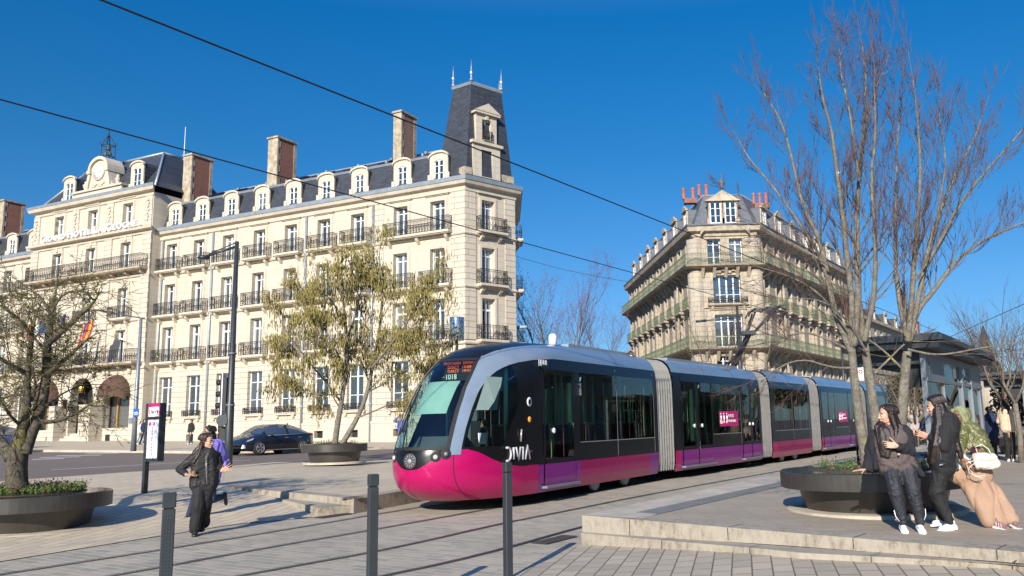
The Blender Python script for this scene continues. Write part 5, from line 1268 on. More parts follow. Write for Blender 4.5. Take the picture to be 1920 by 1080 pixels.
# ---------------------------------------------------------------- further buildings of the avenue
def block(name, s0, s1, top, ridge, label, off=0, stone='stoneB', nfl=4, chim=(), step=3.4, dorm=True, slate='slate', az=59.1, org=PRp, z0=.5, low=0):
    d = dirv(az); L = s1-s0; ox, oy = org[0]+d.x*s1, org[1]+d.y*s1
    root = empty(name, (ox, oy, 0), math.radians(az+180), label, 'building'); fc = Face(root, 0, off, 0)
    n = int(L/step); bs = [(i+.5)*L/n for i in range(n)]; fh = (top-z0-1)/nfl
    hs = [(x-.6, x+.6, z0+1+j*fh, z0+1+j*fh+fh*.68) for x in bs for j in range(low, nfl)]
    mb = wall_mb(0, L, -1, top, hs, .35); [mb.quad((x, 0, -1), (x, -12, -1), (x, -12, top), (x, 0, top)) for x in (0, L)]; fc.build(mb, 'wall', M[stone])
    for h in hs: window(fc, (h[0]+h[1])/2, h[2], 1.2, h[3]-h[2], -.28, .75, 'thin')
    m2 = MB()
    for j in range(1, nfl): m2.box((0, 0, z0+.6+j*fh), (L, .15, z0+.8+j*fh))
    m2.box((0, 0, top-.3), (L, .5, top+.1)); fc.build(m2, 'cornice', M['trimB'])
    r = MB(); r.quad((L, 0, top+.1), (0, 0, top+.1), (0, -1.2, top+(ridge-top)*.65), (L, -1.2, top+(ridge-top)*.65)); r.quad((L, -1.2, top+(ridge-top)*.65), (0, -1.2, top+(ridge-top)*.65), (0, -6, ridge), (L, -6, ridge)); r.poly([(0, 0, top), (0, -12, top), (0, -6, ridge), (0, -1.2, top+(ridge-top)*.65)]); r.poly([(L, 0, top), (L, -1.2, top+(ridge-top)*.65), (L, -6, ridge), (L, -12, top)]); fc.build(r, 'roof', M[slate])
    if dorm:
        for x in bs[::2]: dormer2(fc, x, zb=top+.1, w=1.5, h=2, y0=.0, dep=1.5, arched=False, ww=.8, hw=1.3, mat='trimB', pediment=True)
    for x, w_, h_ in chim:
        m3 = MB(); m3.box((x-w_/2, -4.5, top), (x+w_/2, -1.5, h_)); m3.box((x-w_/2-.1, -4.6, h_), (x+w_/2+.1, -1.4, h_+.2)); [m3.lathe([(.15, 0), (.12, .6)], (x-w_/2+.4+i*.6, -3, h_+.2), 8) for i in range(int(w_/.6))]; fc.build(m3, 'chimney', M['brickred'])
    return root
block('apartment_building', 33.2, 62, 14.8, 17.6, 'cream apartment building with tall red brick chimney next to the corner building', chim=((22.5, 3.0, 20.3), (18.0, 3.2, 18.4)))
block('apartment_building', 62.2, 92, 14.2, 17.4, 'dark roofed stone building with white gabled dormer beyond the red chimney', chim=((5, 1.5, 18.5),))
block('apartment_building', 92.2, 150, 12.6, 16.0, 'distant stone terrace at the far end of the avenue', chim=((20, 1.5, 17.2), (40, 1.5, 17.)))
# turret at the avenue end, small gabled house left of the corner building
p = AT(1851, 690, 11.); mb = MB(); z_ = zg(p.x, p.y); mb.lathe([(1.9, 0), (1.9, 9.2)], (0, 0, z_), 12, 0); mb.lathe([(2.3, 9.2), (1.3, 12.5), (.1, 17.2)], (0, 0, z_), 12, 1); o = mb.build('turret', [M['stoneB'], M['slate']], None, (p.x, p.y, 0)); tag(o, 'small pointed slate turret rising beyond the tram shelter roofs', 'tower')
o = empty('gabled_house', (AT(1168, 660, 15.).x, AT(1168, 660, 15.).y, 0), math.radians(4), 'dark house with small orange tiled gables peeking beside the corner building', 'house'); mb = MB(); mb.box((-1.1, 0, -1), (6, 9, 8.8)); mb.build('wall', M['stoneB'], o)
mb = MB(); mb.prism([(-1.1, 0, 8.8), (-1.1, 9, 8.8), (-1.1, 4.5, 10.2)], (7, 0, 0)); mb.build('roof', M['slate'], o)
for x, z in ((-.62, 8.7), (.15, 9.0), (.95, 9.6)):
    mb = MB(); mb.prism([(x-.4, -.2, z), (x+.4, -.2, z), (x+.4, -.2, z+1.0), (x, -.2, z+1.4), (x-.4, -.2, z+1.0)], (0, 2.5, 0), 0); mb.prism([(x-.5, -.4, z+.95), (x, -.4, z+1.5), (x+.5, -.4, z+.95), (x, -.4, z+1.3)], (0, 2.8, 0), 1)
    for k in (-1, 1): mb.quad((x-.3, -.23, z+.5), (x, -.23, z+.5+.3*k), (x+.3, -.23, z+.5), (x, -.22, z+.5+.12*k), 2)
    mb.build('dormer', [M['slate'], M['terracotta'], M['white']], o)
# stone building on the other side of the avenue (seen reflected in the tram glass)
rb = block('apartment_building', 0, 70, 15.5, 18.5, 'long shaded stone building facing the tram stop across the avenue', stone='stoneB', nfl=4, az=59.5+180, org=(24+.507*62, 12+.862*62), dorm=False)
# ---------------------------------------------------------------- trees
rnd = random.Random(11); MINR = .0042
M['bark'] = plain('grey_bark', (.15, .13, .10), .9, var=.45, vs=14, bump=.7, bs=60)
M['bark_dark'] = plain('dark_rough_bark', (.085, .07, .05), .95, var=.5, vs=18, bump=1., bs=50)
M['twig_red'] = plain('reddish_twig', (.11, .062, .052), .8, var=.3)
M['twig_lichen'] = plain('lichen_covered_twig', (.115, .10, .035), .9, var=.6, vs=12)
M['twig_brown'] = plain('brown_twig', (.11, .085, .06), .85, var=.3)
def lichen():
    n = N('lichen_spotted_bark'); v = n.coord(); f = n.noise(v, 9, 5, .7); g = n.noise(v, 30, 4, .7); l = n.noise(v, 3, 4, .6)
    c = n.ramp(f, [(.3, (.11, .095, .075)), (.5, (.17, .15, .12)), (.72, (.27, .245, .19))]); c = n.mix(c, (.36, .29, .04), n.ramp(l, [(.62, (0,)*3), (.70, (.8,)*3)])); n.base(n.mix(c, (.07, .06, .045), n.ramp(g, [(.35, (.7,)*3), (.5, (0,)*3)]))); n.set(Roughness=.9); n.bump(g, .6, .02); return n.m
M['bark_l'] = lichen()
def rv(): return Vector((rnd.gauss(0, 1), rnd.gauss(0, 1), rnd.gauss(0, 1))).normalized()
def grow(mb, p, d, L, r, lvl, up=.12, wob=.16, nk=3, ang=.6, tips=None, mis=(0, 0, 1), shrink=.62, seg=4):
    pts = [p]; rs = [r]; d = d.normalized()
    for i in range(seg):
        d = (d+rv()*wob+Vector((0, 0, up))).normalized(); pts.append(pts[-1]+d*(L/seg)); rs.append(r*(1-.72*(i+1)/seg))
    mb.tube(pts, rs, 5 if r > .012 else 3, mis[min(lvl, len(mis)-1)] if lvl < 9 else 0, False)
    if tips is not None: tips.append((pts[-1], d)); tips.append((pts[-2], d))
    if lvl <= 0: return
    for k in range(nk):
        t = rnd.uniform(.25, 1.0) if k else 1.0; i = min(seg-1, int(t*seg)); q = pts[i].lerp(pts[i+1], t*seg-i)
        ax = rv(); nd = (d+ax*ang*(1.1 if t < 1 else .5)).normalized()
        grow(mb, q, nd, L*shrink*rnd.uniform(.7, 1.2), max(r*.55*(1-.4*t), MINR), lvl-1, up, wob, nk, ang, tips, mis, shrink, 3)
def limb(mb, path, r0, r1, k, side, every=.35, blen=.9, lvl=2, mi=0, dep=0, up=.12, start=.25, nk=3, ang=.6, tips=None, mis=(1, 0, 0), n=8, brad=None, spread=.8):
    P_ = [AT(px, py, k*(1-dep*i/len(path))) for i, (px, py) in enumerate(path)]
    P_ = [Vector(p) for p in P_]
    for _ in range(2):
        o = [P_[0]]
        for a, b in zip(P_, P_[1:]): o += [a*.75+b*.25, a*.25+b*.75]
        P_ = o+[P_[-1]]
    m = len(P_); mb.tube(P_, [r0+(r1-r0)*i/(m-1) for i in range(m)], n, mi)
    acc = 0; tot = sum((b-a).length for a, b in zip(P_, P_[1:])); s = 0
    for a, b in zip(P_, P_[1:]):
        l = (b-a).length; s += l; acc += l
        while acc > every:
            acc -= every
            if s/tot < start: continue
            d = (b-a).normalized(); side_ = rv(); side_ = (side_-d*side_.dot(d)).normalized(); r = r0+(r1-r0)*s/tot
            grow(side or mb, a.lerp(b, rnd.random()), (d+side_*spread), blen*rnd.uniform(.6, 1.25)*(1.15-.5*s/tot), brad or max(.0045, r*.36), lvl, up, .16, nk, ang, tips, mis)
    grow(side or mb, P_[-1], (P_[-1]-P_[-2]), blen*.8, r1, lvl, up, .12, nk, ang*.7, tips, mis)
def base_at(px, k, z): 
    p = K(px, k, z); return p
# big bare tree in the right planter
rp = K(1640, 126, ZR); tr = empty('bare_tree', tuple(rp+Vector((0, 0, .4))), 0, 'tall bare multi-stemmed tree with lichen growing from the right planter', 'tree')
tb, tw = MB(), MB()
k0 = 126
MINR = .0034
L3 = dict(k=k0, lvl=2, mis=(0, 0, 1), every=.15, blen=.66, nk=5, ang=.5, up=.16)
def stem(path, r0, r1, n=9, dep=0, **kw):
    a = dict(L3); a.update(kw); limb(tb, path, r0*.86, r1*.8, a.pop('k'), tw, dep=dep, n=n, **a)
stem([(1628, 905), (1622, 850), (1612, 790), (1603, 720), (1597, 655)], .105, .068, 12, 0, start=.93, every=.2)
stem([(1652, 905), (1648, 850), (1642, 790), (1632, 720), (1622, 655), (1618, 620)], .10, .068, 12, .02, start=.9, every=.2)
stem([(1676, 905), (1684, 850), (1690, 790), (1695, 720), (1702, 650), (1700, 620)], .112, .072, 12, .03, start=.9, every=.2)
stem([(1597, 660), (1580, 622), (1562, 575), (1550, 510), (1538, 450), (1511, 400), (1497, 355), (1483, 287), (1463, 222), (1432, 175)], .07, .012, 7, .06, start=.2)
stem([(1562, 575), (1540, 480), (1500, 420), (1450, 350), (1405, 300), (1385, 262)], .035, .008, 6, .08)
stem([(1598, 650), (1597, 560), (1588, 480), (1580, 400), (1566, 300), (1560, 245), (1543, 190), (1534, 125)], .065, .010, 7, -.03, start=.2)
stem([(1600, 648), (1610, 560), (1607, 480), (1606, 400), (1612, 330), (1620, 240), (1624, 150), (1617, 88)], .075, .010, 8, .03, start=.2)
stem([(1611, 340), (1600, 260), (1590, 190), (1576, 140), (1574, 92)], .03, .007, 6, .05)
stem([(1622, 230), (1640, 170), (1655, 140), (1668, 98)], .025, .006, 5, -.03)
stem([(1620, 640), (1637, 570), (1642, 500), (1640, 420), (1632, 330), (1642, 260), (1640, 190), (1640, 130)], .055, .008, 7, -.05, start=.15)
stem([(1700, 630), (1684, 560), (1678, 470), (1680, 380), (1680, 290), (1690, 190)], .05, .008, 7, .04, start=.2)
stem([(1702, 640), (1710, 560), (1714, 480), (1722, 400), (1726, 320), (1722, 240), (1712, 150)], .06, .008, 7, -.04, start=.2)
stem([(1705, 640), (1722, 560), (1738, 470), (1768, 380), (1800, 310), (1828, 260), (1842, 215)], .055, .008, 7, .05, start=.2)
stem([(1704, 640), (1720, 580), (1752, 545), (1790, 490), (1850, 445), (1925, 415)], .06, .012, 7, .07, start=.2)
stem([(1735, 500), (1770, 440), (1800, 380), (1850, 320), (1885, 280), (1925, 235)], .04, .008, 6, -.05)
stem([(1752, 440), (1765, 360), (1775, 300), (1760, 210)], .03, .006, 6, 0)
for pth in ([(1600, 660), (1560, 640), (1510, 620), (1450, 640), (1400, 650)], [(1600, 690), (1560, 690), (1500, 670), (1440, 700)], [(1640, 700), (1670, 670), (1700, 640), (1730, 640)], [(1600, 640), (1550, 560), (1490, 520), (1420, 500)], [(1702, 655), (1760, 668), (1840, 652), (1930, 640)], [(1690, 690), (1650, 650), (1600, 620)], [(1625, 660), (1590, 600), (1540, 560), (1480, 560)], [(1560, 500), (1510, 470), (1450, 440), (1400, 400)]):
    stem(pth, .026, .006, 5, rnd.uniform(-.08, .08), up=.02, every=.2)
def put_tree(root, tb, mats_b, tw, mats_t, tname='trunk', cname='branches'):
    for mb, nm, mt in ((tb, tname, mats_b), (tw, cname, mats_t)):
        if not mb.v: continue
        l = root.location; mb.v = [(x-l.x, y-l.y, z-l.z) for x, y, z in mb.v]; mb.build(nm, mt, root)
put_tree(tr, tb, [M['bark_l'], M['bark']], tw, [M['twig_red'], M['bark']])
# gnarled lichen tree on the left
lp = K(40, 112, .0); lt_ = empty('lichen_tree', tuple(lp+Vector((0, 0, .4))), 0, 'gnarled dark tree with yellow lichen on its twigs growing from the left planter', 'tree')
tb, tw = MB(), MB()
La = dict(k=112, lvl=3, mis=(0, 0, 0, 0), every=.075, blen=.62, nk=3, ang=.95, up=-.02, spread=1.3, brad=.011)
def lstem(path, r0, r1, dep=0, **kw):
    a = dict(La); a.update(kw); limb(tb, path, r0, r1, a.pop('k'), tw, dep=dep, n=9, **a)
MINR = .0062
lstem([(32, 912), (30, 880), (34, 850), (36, 838)], .17, .145, 0, start=1.1)
lstem([(20, 860), (8, 835), (-12, 815), (-40, 790), (-60, 740)], .10, .05, .05, start=.3)
lstem([(33, 853), (30, 825), (45, 798), (51, 760), (50, 715), (54, 680), (60, 625)], .10, .035, 0, start=.45)
lstem([(45, 850), (55, 820), (68, 790), (80, 752), (87, 705), (88, 655), (93, 617), (95, 588)], .115, .045, .04, start=.5)
lstem([(86, 705), (108, 685), (135, 662)], .05, .03, .05); lstem([(92, 642), (110, 626), (133, 607), (147, 590), (160, 582)], .055, .04, -.04)
lstem([(74, 792), (108, 790), (138, 778), (160, 764)], .04, .02, .03); lstem([(50, 700), (30, 690), (0, 672), (-30, 650)], .04, .025, -.05); lstem([(52, 760), (70, 730), (60, 690)], .03, .015, .1)
lstem([(88, 660), (70, 640), (45, 615), (20, 590)], .03, .012, .08); lstem([(95, 590), (80, 560), (60, 545)], .03, .012, 0); lstem([(60, 630), (40, 600), (10, 580)], .03, .01, -.05); lstem([(87, 760), (120, 735), (160, 720)], .02, .008, .1)
lstem([(95, 590), (110, 560), (130, 545), (160, 548)], .025, .01, 0); lstem([(50, 740), (20, 740), (-20, 760)], .03, .012, .05); lstem([(40, 800), (10, 770), (-10, 720)], .03, .012, -.08)
put_tree(lt_, tb, [M['bark_dark']], tw, [M['twig_lichen']])
MINR = .0045
# catkin tree in the middle planter
mp = K(627, 53.5, ZL); mt_ = empty('catkin_tree', tuple(mp+Vector((0, 0, .4))), 0, 'slender tree covered with hanging yellow-green catkins in the planter beside the black car', 'tree')
tb, tw = MB(), MB(); tips = []
Lm = dict(k=53.5, lvl=2, mis=(0, 0, 0), every=.30, blen=1.0, nk=4, ang=.75, up=.04, tips=tips, spread=.9)
def mstem(path, r0, r1, dep=0, **kw):
    a = dict(Lm); a.update(kw); limb(tb, path, r0, r1, a.pop('k'), tw, dep=dep, n=8, **a)
mstem([(627, 842), (632, 800), (640, 755), (648, 700), (650, 640), (645, 580), (640, 520)], .12, .025, 0, start=.25)
mstem([(636, 842), (655, 810), (672, 780), (688, 740), (700, 680), (715, 600), (718, 540), (712, 490)], .11, .02, .06, start=.3)
mstem([(672, 782), (700, 772), (735, 755), (770, 740), (800, 700)], .035, .01, .03)
mstem([(640, 755), (610, 715), (580, 680), (550, 640), (530, 610)], .045, .012, -.06); mstem([(648, 690), (620, 640), (595, 590), (570, 550)], .04, .01, .08)
mstem([(697, 690), (730, 650), (760, 610), (785, 570), (800, 540)], .045, .01, -.07); mstem([(650, 640), (670, 580), (680, 530), (690, 500)], .035, .01, .1)
mstem([(700, 670), (745, 660), (790, 640), (815, 600)], .03, .008, .06); mstem([(640, 740), (600, 740), (560, 735), (540, 700)], .03, .008, .1); mstem([(645, 600), (620, 560), (590, 535), (565, 570)], .03, .008, -.08)
mstem([(690, 735), (720, 720), (760, 690), (790, 670)], .03, .008, .1)
put_tree(mt_, tb, [M['bark_l']], tw, [M['twig_brown']])
M['catkin'] = plain('yellow_green_catkin', (.215, .175, .045), .8, var=.5, vs=5)
ck_ = MB()
for p, d in tips:
    for _ in range(3):
        q = p+rv()*.16; l = rnd.uniform(.09, .17); e = q+Vector((rnd.gauss(0, .012), rnd.gauss(0, .012), -l)); ck_.tube([q, q.lerp(e, .5), e], [.006, rnd.uniform(.013, .02), .007], 3, 0, False)
l = mt_.location; ck_.v = [(x-l.x, y-l.y, z-l.z) for x, y, z in ck_.v]; ck_.build('catkins', M['catkin'], mt_)
print('catkins', len(ck_.f))
# background trees
M['bud_red'] = plain('dark_red_buds', (.20, .035, .05), .8, var=.4, vs=3)
def small_tree(px, k, top_py, label, col='twig_brown', leaf=None, nst=4, wpx=90, zb=0, leafn=2, name='bare_tree', lvl=3, bark='bark', trunkh=.3, rr=.09, dens=1., ang=.55, group=None):
    b = K(px, k, zb); r = empty(name, tuple(b), 0, label, 'tree', group); tb, tw, tp_ = MB(), MB(), []
    h = (K_y(px, k, zb)-top_py)/k
    fork = b+Vector((0, 0, h*trunkh)); tb.tube([b, b.lerp(fork, .5)+Vector((.05, 0, 0)), fork], [rr*1.15, rr, rr*.9], 8)
    for i in range(nst):
        a = 2*PI*i/nst+rnd.random(); w_ = wpx/k/2
        mid = fork+Vector((math.cos(a)*w_*.55, math.sin(a)*w_*.5, h*(1-trunkh)*rnd.uniform(.4, .55))); top = mid+Vector((math.cos(a)*w_*.35, math.sin(a)*w_*.3, h*(1-trunkh)*rnd.uniform(.3, .45)))
        pts = [fork, fork.lerp(mid, .5)+Vector((math.cos(a)*w_*.12, math.sin(a)*w_*.1, 0)), mid, top]; tb.tube(pts, [rr*.7, rr*.5, rr*.35, rr*.14], 6)
        for j in range(int(9*dens)):
            t = rnd.uniform(.25, 1)*2.999; ii = int(t); q = pts[ii].lerp(pts[ii+1], t-ii); d = (pts[ii+1]-pts[ii]).normalized()
            grow(tw, q, d+rv()*.7, h*.22, rr*.18, lvl-1, .1, .16, 3, ang, tp_)
    put_tree(r, tb, [M[bark]], tw, [M[col]])
    if leaf:
        lf = MB()
        for p, d in tp_:
            for _ in range(leafn):
                q = p+rv()*h*.012; a, b_ = rv()*.011*h/4, rv()*.011*h/4; lf.quad(q-a, q-b_, q+a, q+b_)
        l = r.location; lf.v = [(x-l.x, y-l.y, z-l.z) for x, y, z in lf.v]; lf.build('buds', M[leaf], r)
    return r
def K_y(px, k, z): return 772+(29/3600)*(2100-px)+(H-z)*k
small_tree(1040, 26, 545, 'young tree with dark red buds behind the front of the tram', 'twig_red', 'bud_red', 6, 200, .1, 4, trunkh=.35, rr=.14, dens=1.5)
small_tree(1135, 26, 605, 'smaller red-budded tree behind the roof of the first tram carriage', 'twig_red', 'bud_red', 4, 90, .1, 2, trunkh=.5, rr=.08)
small_tree(1345, 33, 585, 'thin bare tree standing in front of the corner building', 'twig_brown', None, 5, 170, .1, 0, trunkh=.5, rr=.07)
small_tree(1425, 33, 600, 'bare sapling behind the pantograph', 'twig_brown', None, 4, 110, .1, 0, trunkh=.5, rr=.06)
small_tree(1720, 44, 690, 'low bushy bare tree behind the end of the tram, left of the shelter glass', 'twig_brown', None, 7, 150, .2, 0, trunkh=.3, rr=.08, dens=1.6)
small_tree(1890, 60, 590, 'slender bare tree with mossy stems beside the second shelter', 'twig_brown', None, 5, 120, ZR, 0, bark='bark_l', trunkh=.4, rr=.075, dens=1.2)
small_tree(1915, 66, 620, 'pale stemmed bare tree at the right edge of the square', 'twig_brown', None, 4, 100, ZR, 0, bark='bark_l', trunkh=.45, rr=.08)
small_tree(1815, 40, 650, 'thin bare tree seen between the two tram shelters', 'twig_brown', None, 4, 80, ZR, 0, trunkh=.4, rr=.06)
# dense ivy-like clump on a tree behind the shelter
def clump(c, r, n, mat, name, label, s=.09):
    mb = MB(); root = empty(name, tuple(c), 0, label, 'tree')
    for i in range(n):
        v = rv(); q = Vector((v.x*r[0], v.y*r[1], v.z*r[2]))*(rnd.random()**.4)*(1+.25*noise.noise(v*2)); a, b_ = rv()*s, rv()*s; mb.quad(q-a, q-b_, q+a, q+b_)
    mb.build('crown', M[mat], root); t = MB(); t.tube([(0, 0, -r[2]-2.2), (0, 0, r[2]*.3)], .12, 7); t.build('trunk', M['bark'], root); return root
M['olive'] = plain('dull_olive_foliage', (.085, .075, .04), .9, var=.5, vs=2)
clump(AT(1722, 722, 38), (1.5, 1.2, .9), 2600, 'olive', 'clipped_tree', 'rounded clump of brown olive foliage behind the shelter')
clump(AT(1650, 745, 30), (1.6, 1.2, .8), 1500, 'olive', 'clipped_tree', 'dark clipped crown just above the end of the tram roof')
clump(AT(1905, 752, 40), (1.2, 1.2, 1.3), 1500, 'olive', 'evergreen_shrub', 'dark foliage beneath the second shelter roof at the right edge')
# ---------------------------------------------------------------- planters
M['soil'] = plain('dark_soil', (.05, .035, .025), .95, var=.4, vs=8)
M['lid'] = plain('dark_polished_rim', (.03, .03, .032), .12, .5, .15, 3)
M['sprig'] = plain('fresh_green_ground_cover', (.075, .13, .025), .8, var=.6, vs=6)
M['sprig2'] = plain('reddish_dry_stems', (.16, .085, .05), .85, var=.5, vs=6)
def planter(p, r, label, green=0, h=.62, ring=1.):
    o = empty('planter', tuple(p), 0, label, 'planter'); mb = MB()
    mb.lathe([(r*.72, .0), (r*.74, .03), (r*.81, h*.62), (r*.81, h*.64)], n=64, smooth=False); mb.build('base', M['planter'], o)
    mb = MB(); mb.lathe([(r*.80, h*.60), (r*.985, h*.595), (r, h*.61), (r, h*.985), (r*.99, h)], n=72, smooth=False); mb.build('rim', M['planter'], o)
    mb = MB(); mb.lathe([(r*.99, h+.001), (r*.985, h+.006), (r*.70, h+.006), (r*.70, h-.05)], n=56, smooth=False); mb.f = mb.f[:-2]; mb.m = mb.m[:-2]; mb.sm = mb.sm[:-2]; mb.build('rim_top', M['lid'], o)
    mb = MB(); mb.lathe([(r*.705, h-.1), (r*.705, h+.012), (r*.2, h+.06)], n=32); mb.build('soil', M['soil'], o)
    mb = MB(); mb.lathe([(r*.95*ring, -.03), (r*.95*ring, .035), (r*.93*ring, .045), (r*.7, .045)], n=48, smooth=False); mb.build('stone_ring', M['kerb'], o)
    if green:
        for mt, n_ in (('sprig', green), ('sprig2', green//4)):
            g = MB()
            for i in range(n_):
                a = rnd.random()*2*PI; rr = r*.69*math.sqrt(rnd.random()); q = Vector((rr*math.cos(a), rr*math.sin(a), h+.03)); hh = rnd.uniform(.03, .13)*(1.4 if mt == 'sprig2' else 1)
                t = q+Vector((rnd.gauss(0, .03), rnd.gauss(0, .03), hh)); s = rv()*.014; u = rv()*.014
                for kk in range(3): c = q.lerp(t, .3+.35*kk); s2 = rv()*.018; u2 = rv()*.018; g.quad(c-s2, c-u2, c+s2, c+u2)
                g.tube([q, t], [.003, .0015], 3, 0, False)
            gg = g.build('ground_cover', M[mt], o); gg['kind'] = 'stuff'
    return o
planter(lp, 1.33, 'round bronze-grey steel planter with leafy ground cover under the lichen tree', 1500, .62)
planter(mp, 1.13, 'round dark planter carrying the catkin tree beside the road', 60, .66)
planter(rp, 1.36, 'large round planter the three young women lean against', 200, .60)
fp = K(1940, 56, ZR); planter(fp, 1.36, 'planter in the distance at the right edge by the second shelter', 200, .60)
# ---------------------------------------------------------------- bollards
def bollard(px, k, rz, label):
    p = K(px, k, 0); o = empty('bollard', tuple(p), rz, label, 'bollard', 'bollards along the foreground'); s = .043
    for nm, a, b, e in (('post', 0, 1.20, 0), ('cap', 1.215, 1.315, .002)):
        mb = MB(); m_ = s+e; z0, z1 = a, b; c = .006
        pr = [(m_-c, -m_), (m_, -m_+c), (m_, m_-c), (m_-c, m_), (-m_+c, m_), (-m_, m_-c), (-m_, -m_+c), (-m_+c, -m_)]
        mb.prism([(x, y, z0) for x, y in pr], (0, 0, z1-z0)); 
        if nm == 'cap': mb.prism([(x*.9, y*.9, z1) for x, y in pr], (0, 0, .006))
        q = mb.build(nm, M['steel'], o)
    mb = MB(); mb.box((-s+.008, -s+.008, 1.2), (s-.008, s-.008, 1.215)); mb.build('groove', M['black'], o)
    mb = MB()
    for i in range(44):
        for j in range(3): zz = .12+i*.024; mb.box((-.028+j*.02, -s-.0015, zz), (-.02+j*.02, -s-.0005, zz+.008))
    mb.build('perforated_strip', M['black'], o); return o
bollard(300, 268, math.radians(28), 'dark square bollard at the lower left, nearest the camera')
bollard(696, 205, math.radians(30), 'dark square bollard in the middle, in front of the rails')
bollard(953, 165, math.radians(-52), 'dark square bollard standing in front of the tram nose')
# ---------------------------------------------------------------- lamps, signals, signs
def flip(p): return tuple(p)
b = K(427, 55, .2); lamp = empty('street_lamp', tuple(b), 0, 'tall dark grey street lamp with a slanted arm in front of the hotel', 'street lamp')
mb = MB(); mb.tube([(0, 0, 0), (0, 0, .9), (0, 0, 2.2), (0, 0, 2.25), (0, 0, 7.95)], [.145, .14, .135, .115, .07], 16); mb.build('pole', M['steel'], lamp)
mb = MB(); [mb.tube([(0, 0, z), (0, 0, z+.05)], .15, 16) for z in (2.1, 3.9)]; mb.build('bands', M['greysteel'], lamp)
mb = MB(); mb.tube([(0, 0, 7.78), (-1.05, -.1, 7.42)], .045, 8); mb.tube([(0, 0, 7.93), (-.95, -.1, 7.5)], .018, 6); mb.build('arm', M['steel'], lamp)
mb = MB(); mb.lathe([(.20, -.03), (.21, .0), (.18, .07), (.06, .10)], (-1.13, -.1, 7.36), 20); mb.build('lamp_head', M['steel'], lamp)
tl_ = empty('traffic_light', tuple(b+Vector((0, 0, 1.35))), 0, 'black traffic signal fixed to the tall lamp post, seen from the side', 'traffic light')
mb = MB(); mb.box((-.34, -.10, .55), (-.12, .14, 1.75)); mb.build('signal_body', M['black'], tl_)
for i in range(3):
    mb = MB(); mb.tube([(-.34, .02, .78+i*.4), (-.50, .02, .76+i*.4)], .10, 12); mb.build('visor', M['black'], tl_)
mb = MB(); mb.box((-.28, -.12, .35), (-.25, .22, 1.9)); mb.build('backplate', M['white'], tl_)
mb = MB(); mb.box((-.36, .05, -.45), (-.12, .2, .05)); mb.build('pedestrian_signal', M['black'], tl_)
mb = MB(); mb.lathe([(.2, 0), (.2, .02)], (-.2, -.15, .25), 18, axis=(0, -1, 0), smooth=False); mb.build('round_plate', M['steel'], tl_)
mb = MB(); mb.tube([(0, 0, 1.5), (-.2, 0, 1.5)], .03, 6); mb.tube([(0, 0, -.2), (-.2, .1, -.2)], .03, 6); mb.build('brackets', M['steel'], tl_)
b = K(250, 37, .25); l2 = empty('street_lamp', tuple(b), 0, 'slim street lamp with a thin arm by the hotel entrance', 'street lamp')
mb = MB(); mb.tube([(0, 0, 0), (0, 0, 2.0), (0, 0, 6.9)], [.14, .11, .07], 12); mb.build('pole', M['greysteel'], l2)
mb = MB(); mb.tube([(.2, 0, 6.85), (0, 0, 6.88), (-1.2, .1, 7.1), (-2.0, .1, 7.25)], .035, 6); mb.build('arm', M['steel'], l2)
mb = MB(); mb.prism([(-1.6, 0, 7.15), (-2.5, 0, 7.35), (-2.5, 0, 7.42), (-1.6, 0, 7.28)], (0, .25, 0)); mb.build('lamp_head', M['steel'], l2)
M['signblue'] = plain('blue_sign_face', (.01, .10, .45), .4)
o = empty('cycle_sign', tuple(b+Vector((0, 0, 1.75))), math.radians(-15), 'small square blue sign with a white cycle on the slim lamp post', 'sign')
mb = MB(); mb.box((0, -.16, 0), (.34, -.14, .40)); mb.build('plate', M['signblue'], o); mb = MB()
for x in (.11, .24): circ(mb, (x, -.165, .16), .06, 10, .01)
mb.tube([(.11, -.165, .16), (.16, -.165, .26), (.22, -.165, .26), (.24, -.165, .16)], .008, 4); mb.build('cycle_symbol', M['white'], o)
mb = MB(); mb.box((-.3, -.1, -.35), (-.08, .1, -.05)); mb.build('control_box', M['greysteel'], o)
b = K(857, 45, .25); o = empty('drum_lamp', tuple(b), 0, 'lamp post topped by a perforated mirror-steel drum near the hotel corner', 'street lamp')
def perf():
    n = N('perforated_mirror_steel'); v = n.coord(); t = n.new('ShaderNodeTexVoronoi'); t.inputs['Scale'].default_value = 9; n.link(v, t.inputs['Vector']); c = n.ramp(t.outputs['Distance'], [(.28, (.02, .02, .025)), (.36, (.55, .6, .66))])
    n.base(c); n.set(Roughness=.12, Metallic=.85); return n.m
mb = MB(); mb.tube([(0, 0, 0), (0, 0, 4.9)], .06, 10); mb.build('pole', M['steel'], o); mb = MB(); mb.lathe([(.05, 4.85), (.31, 4.86), (.32, 4.9), (.32, 5.82), (.31, 5.86), (.05, 5.87)], n=28); mb.build('drum', perf(), o)
b = K(1396, 33, 0); o = empty('catenary_mast', tuple(b), 0, 'slim catenary mast behind the tram in front of the corner building', 'mast')
mb = MB(); mb.tube([(0, 0, 0), (0, 0, 8.2)], [.14, .07], 10); mb.build('pole', M['steel'], o); mb = MB(); mb.tube([(0, 0, 7.5), (-1.9, -.3, 7.35)], .04, 6); mb.tube([(0, 0, 7.9), (-1.6, -.3, 7.45)], .012, 4); mb.tube([(-1.9, -.3, 7.35), (-2.5, -.3, 7.3)], .08, 6); mb.build('bracket_arm', M['steel'], o)
b = K(1590, 24, 0); o = empty('catenary_mast', tuple(b), 0, 'thin catenary mast between the big tree trunks in the distance', 'mast'); mb = MB(); mb.tube([(0, 0, 0), (0, 0, 7.6)], [.12, .07], 8); mb.build('pole', M['steel'], o)
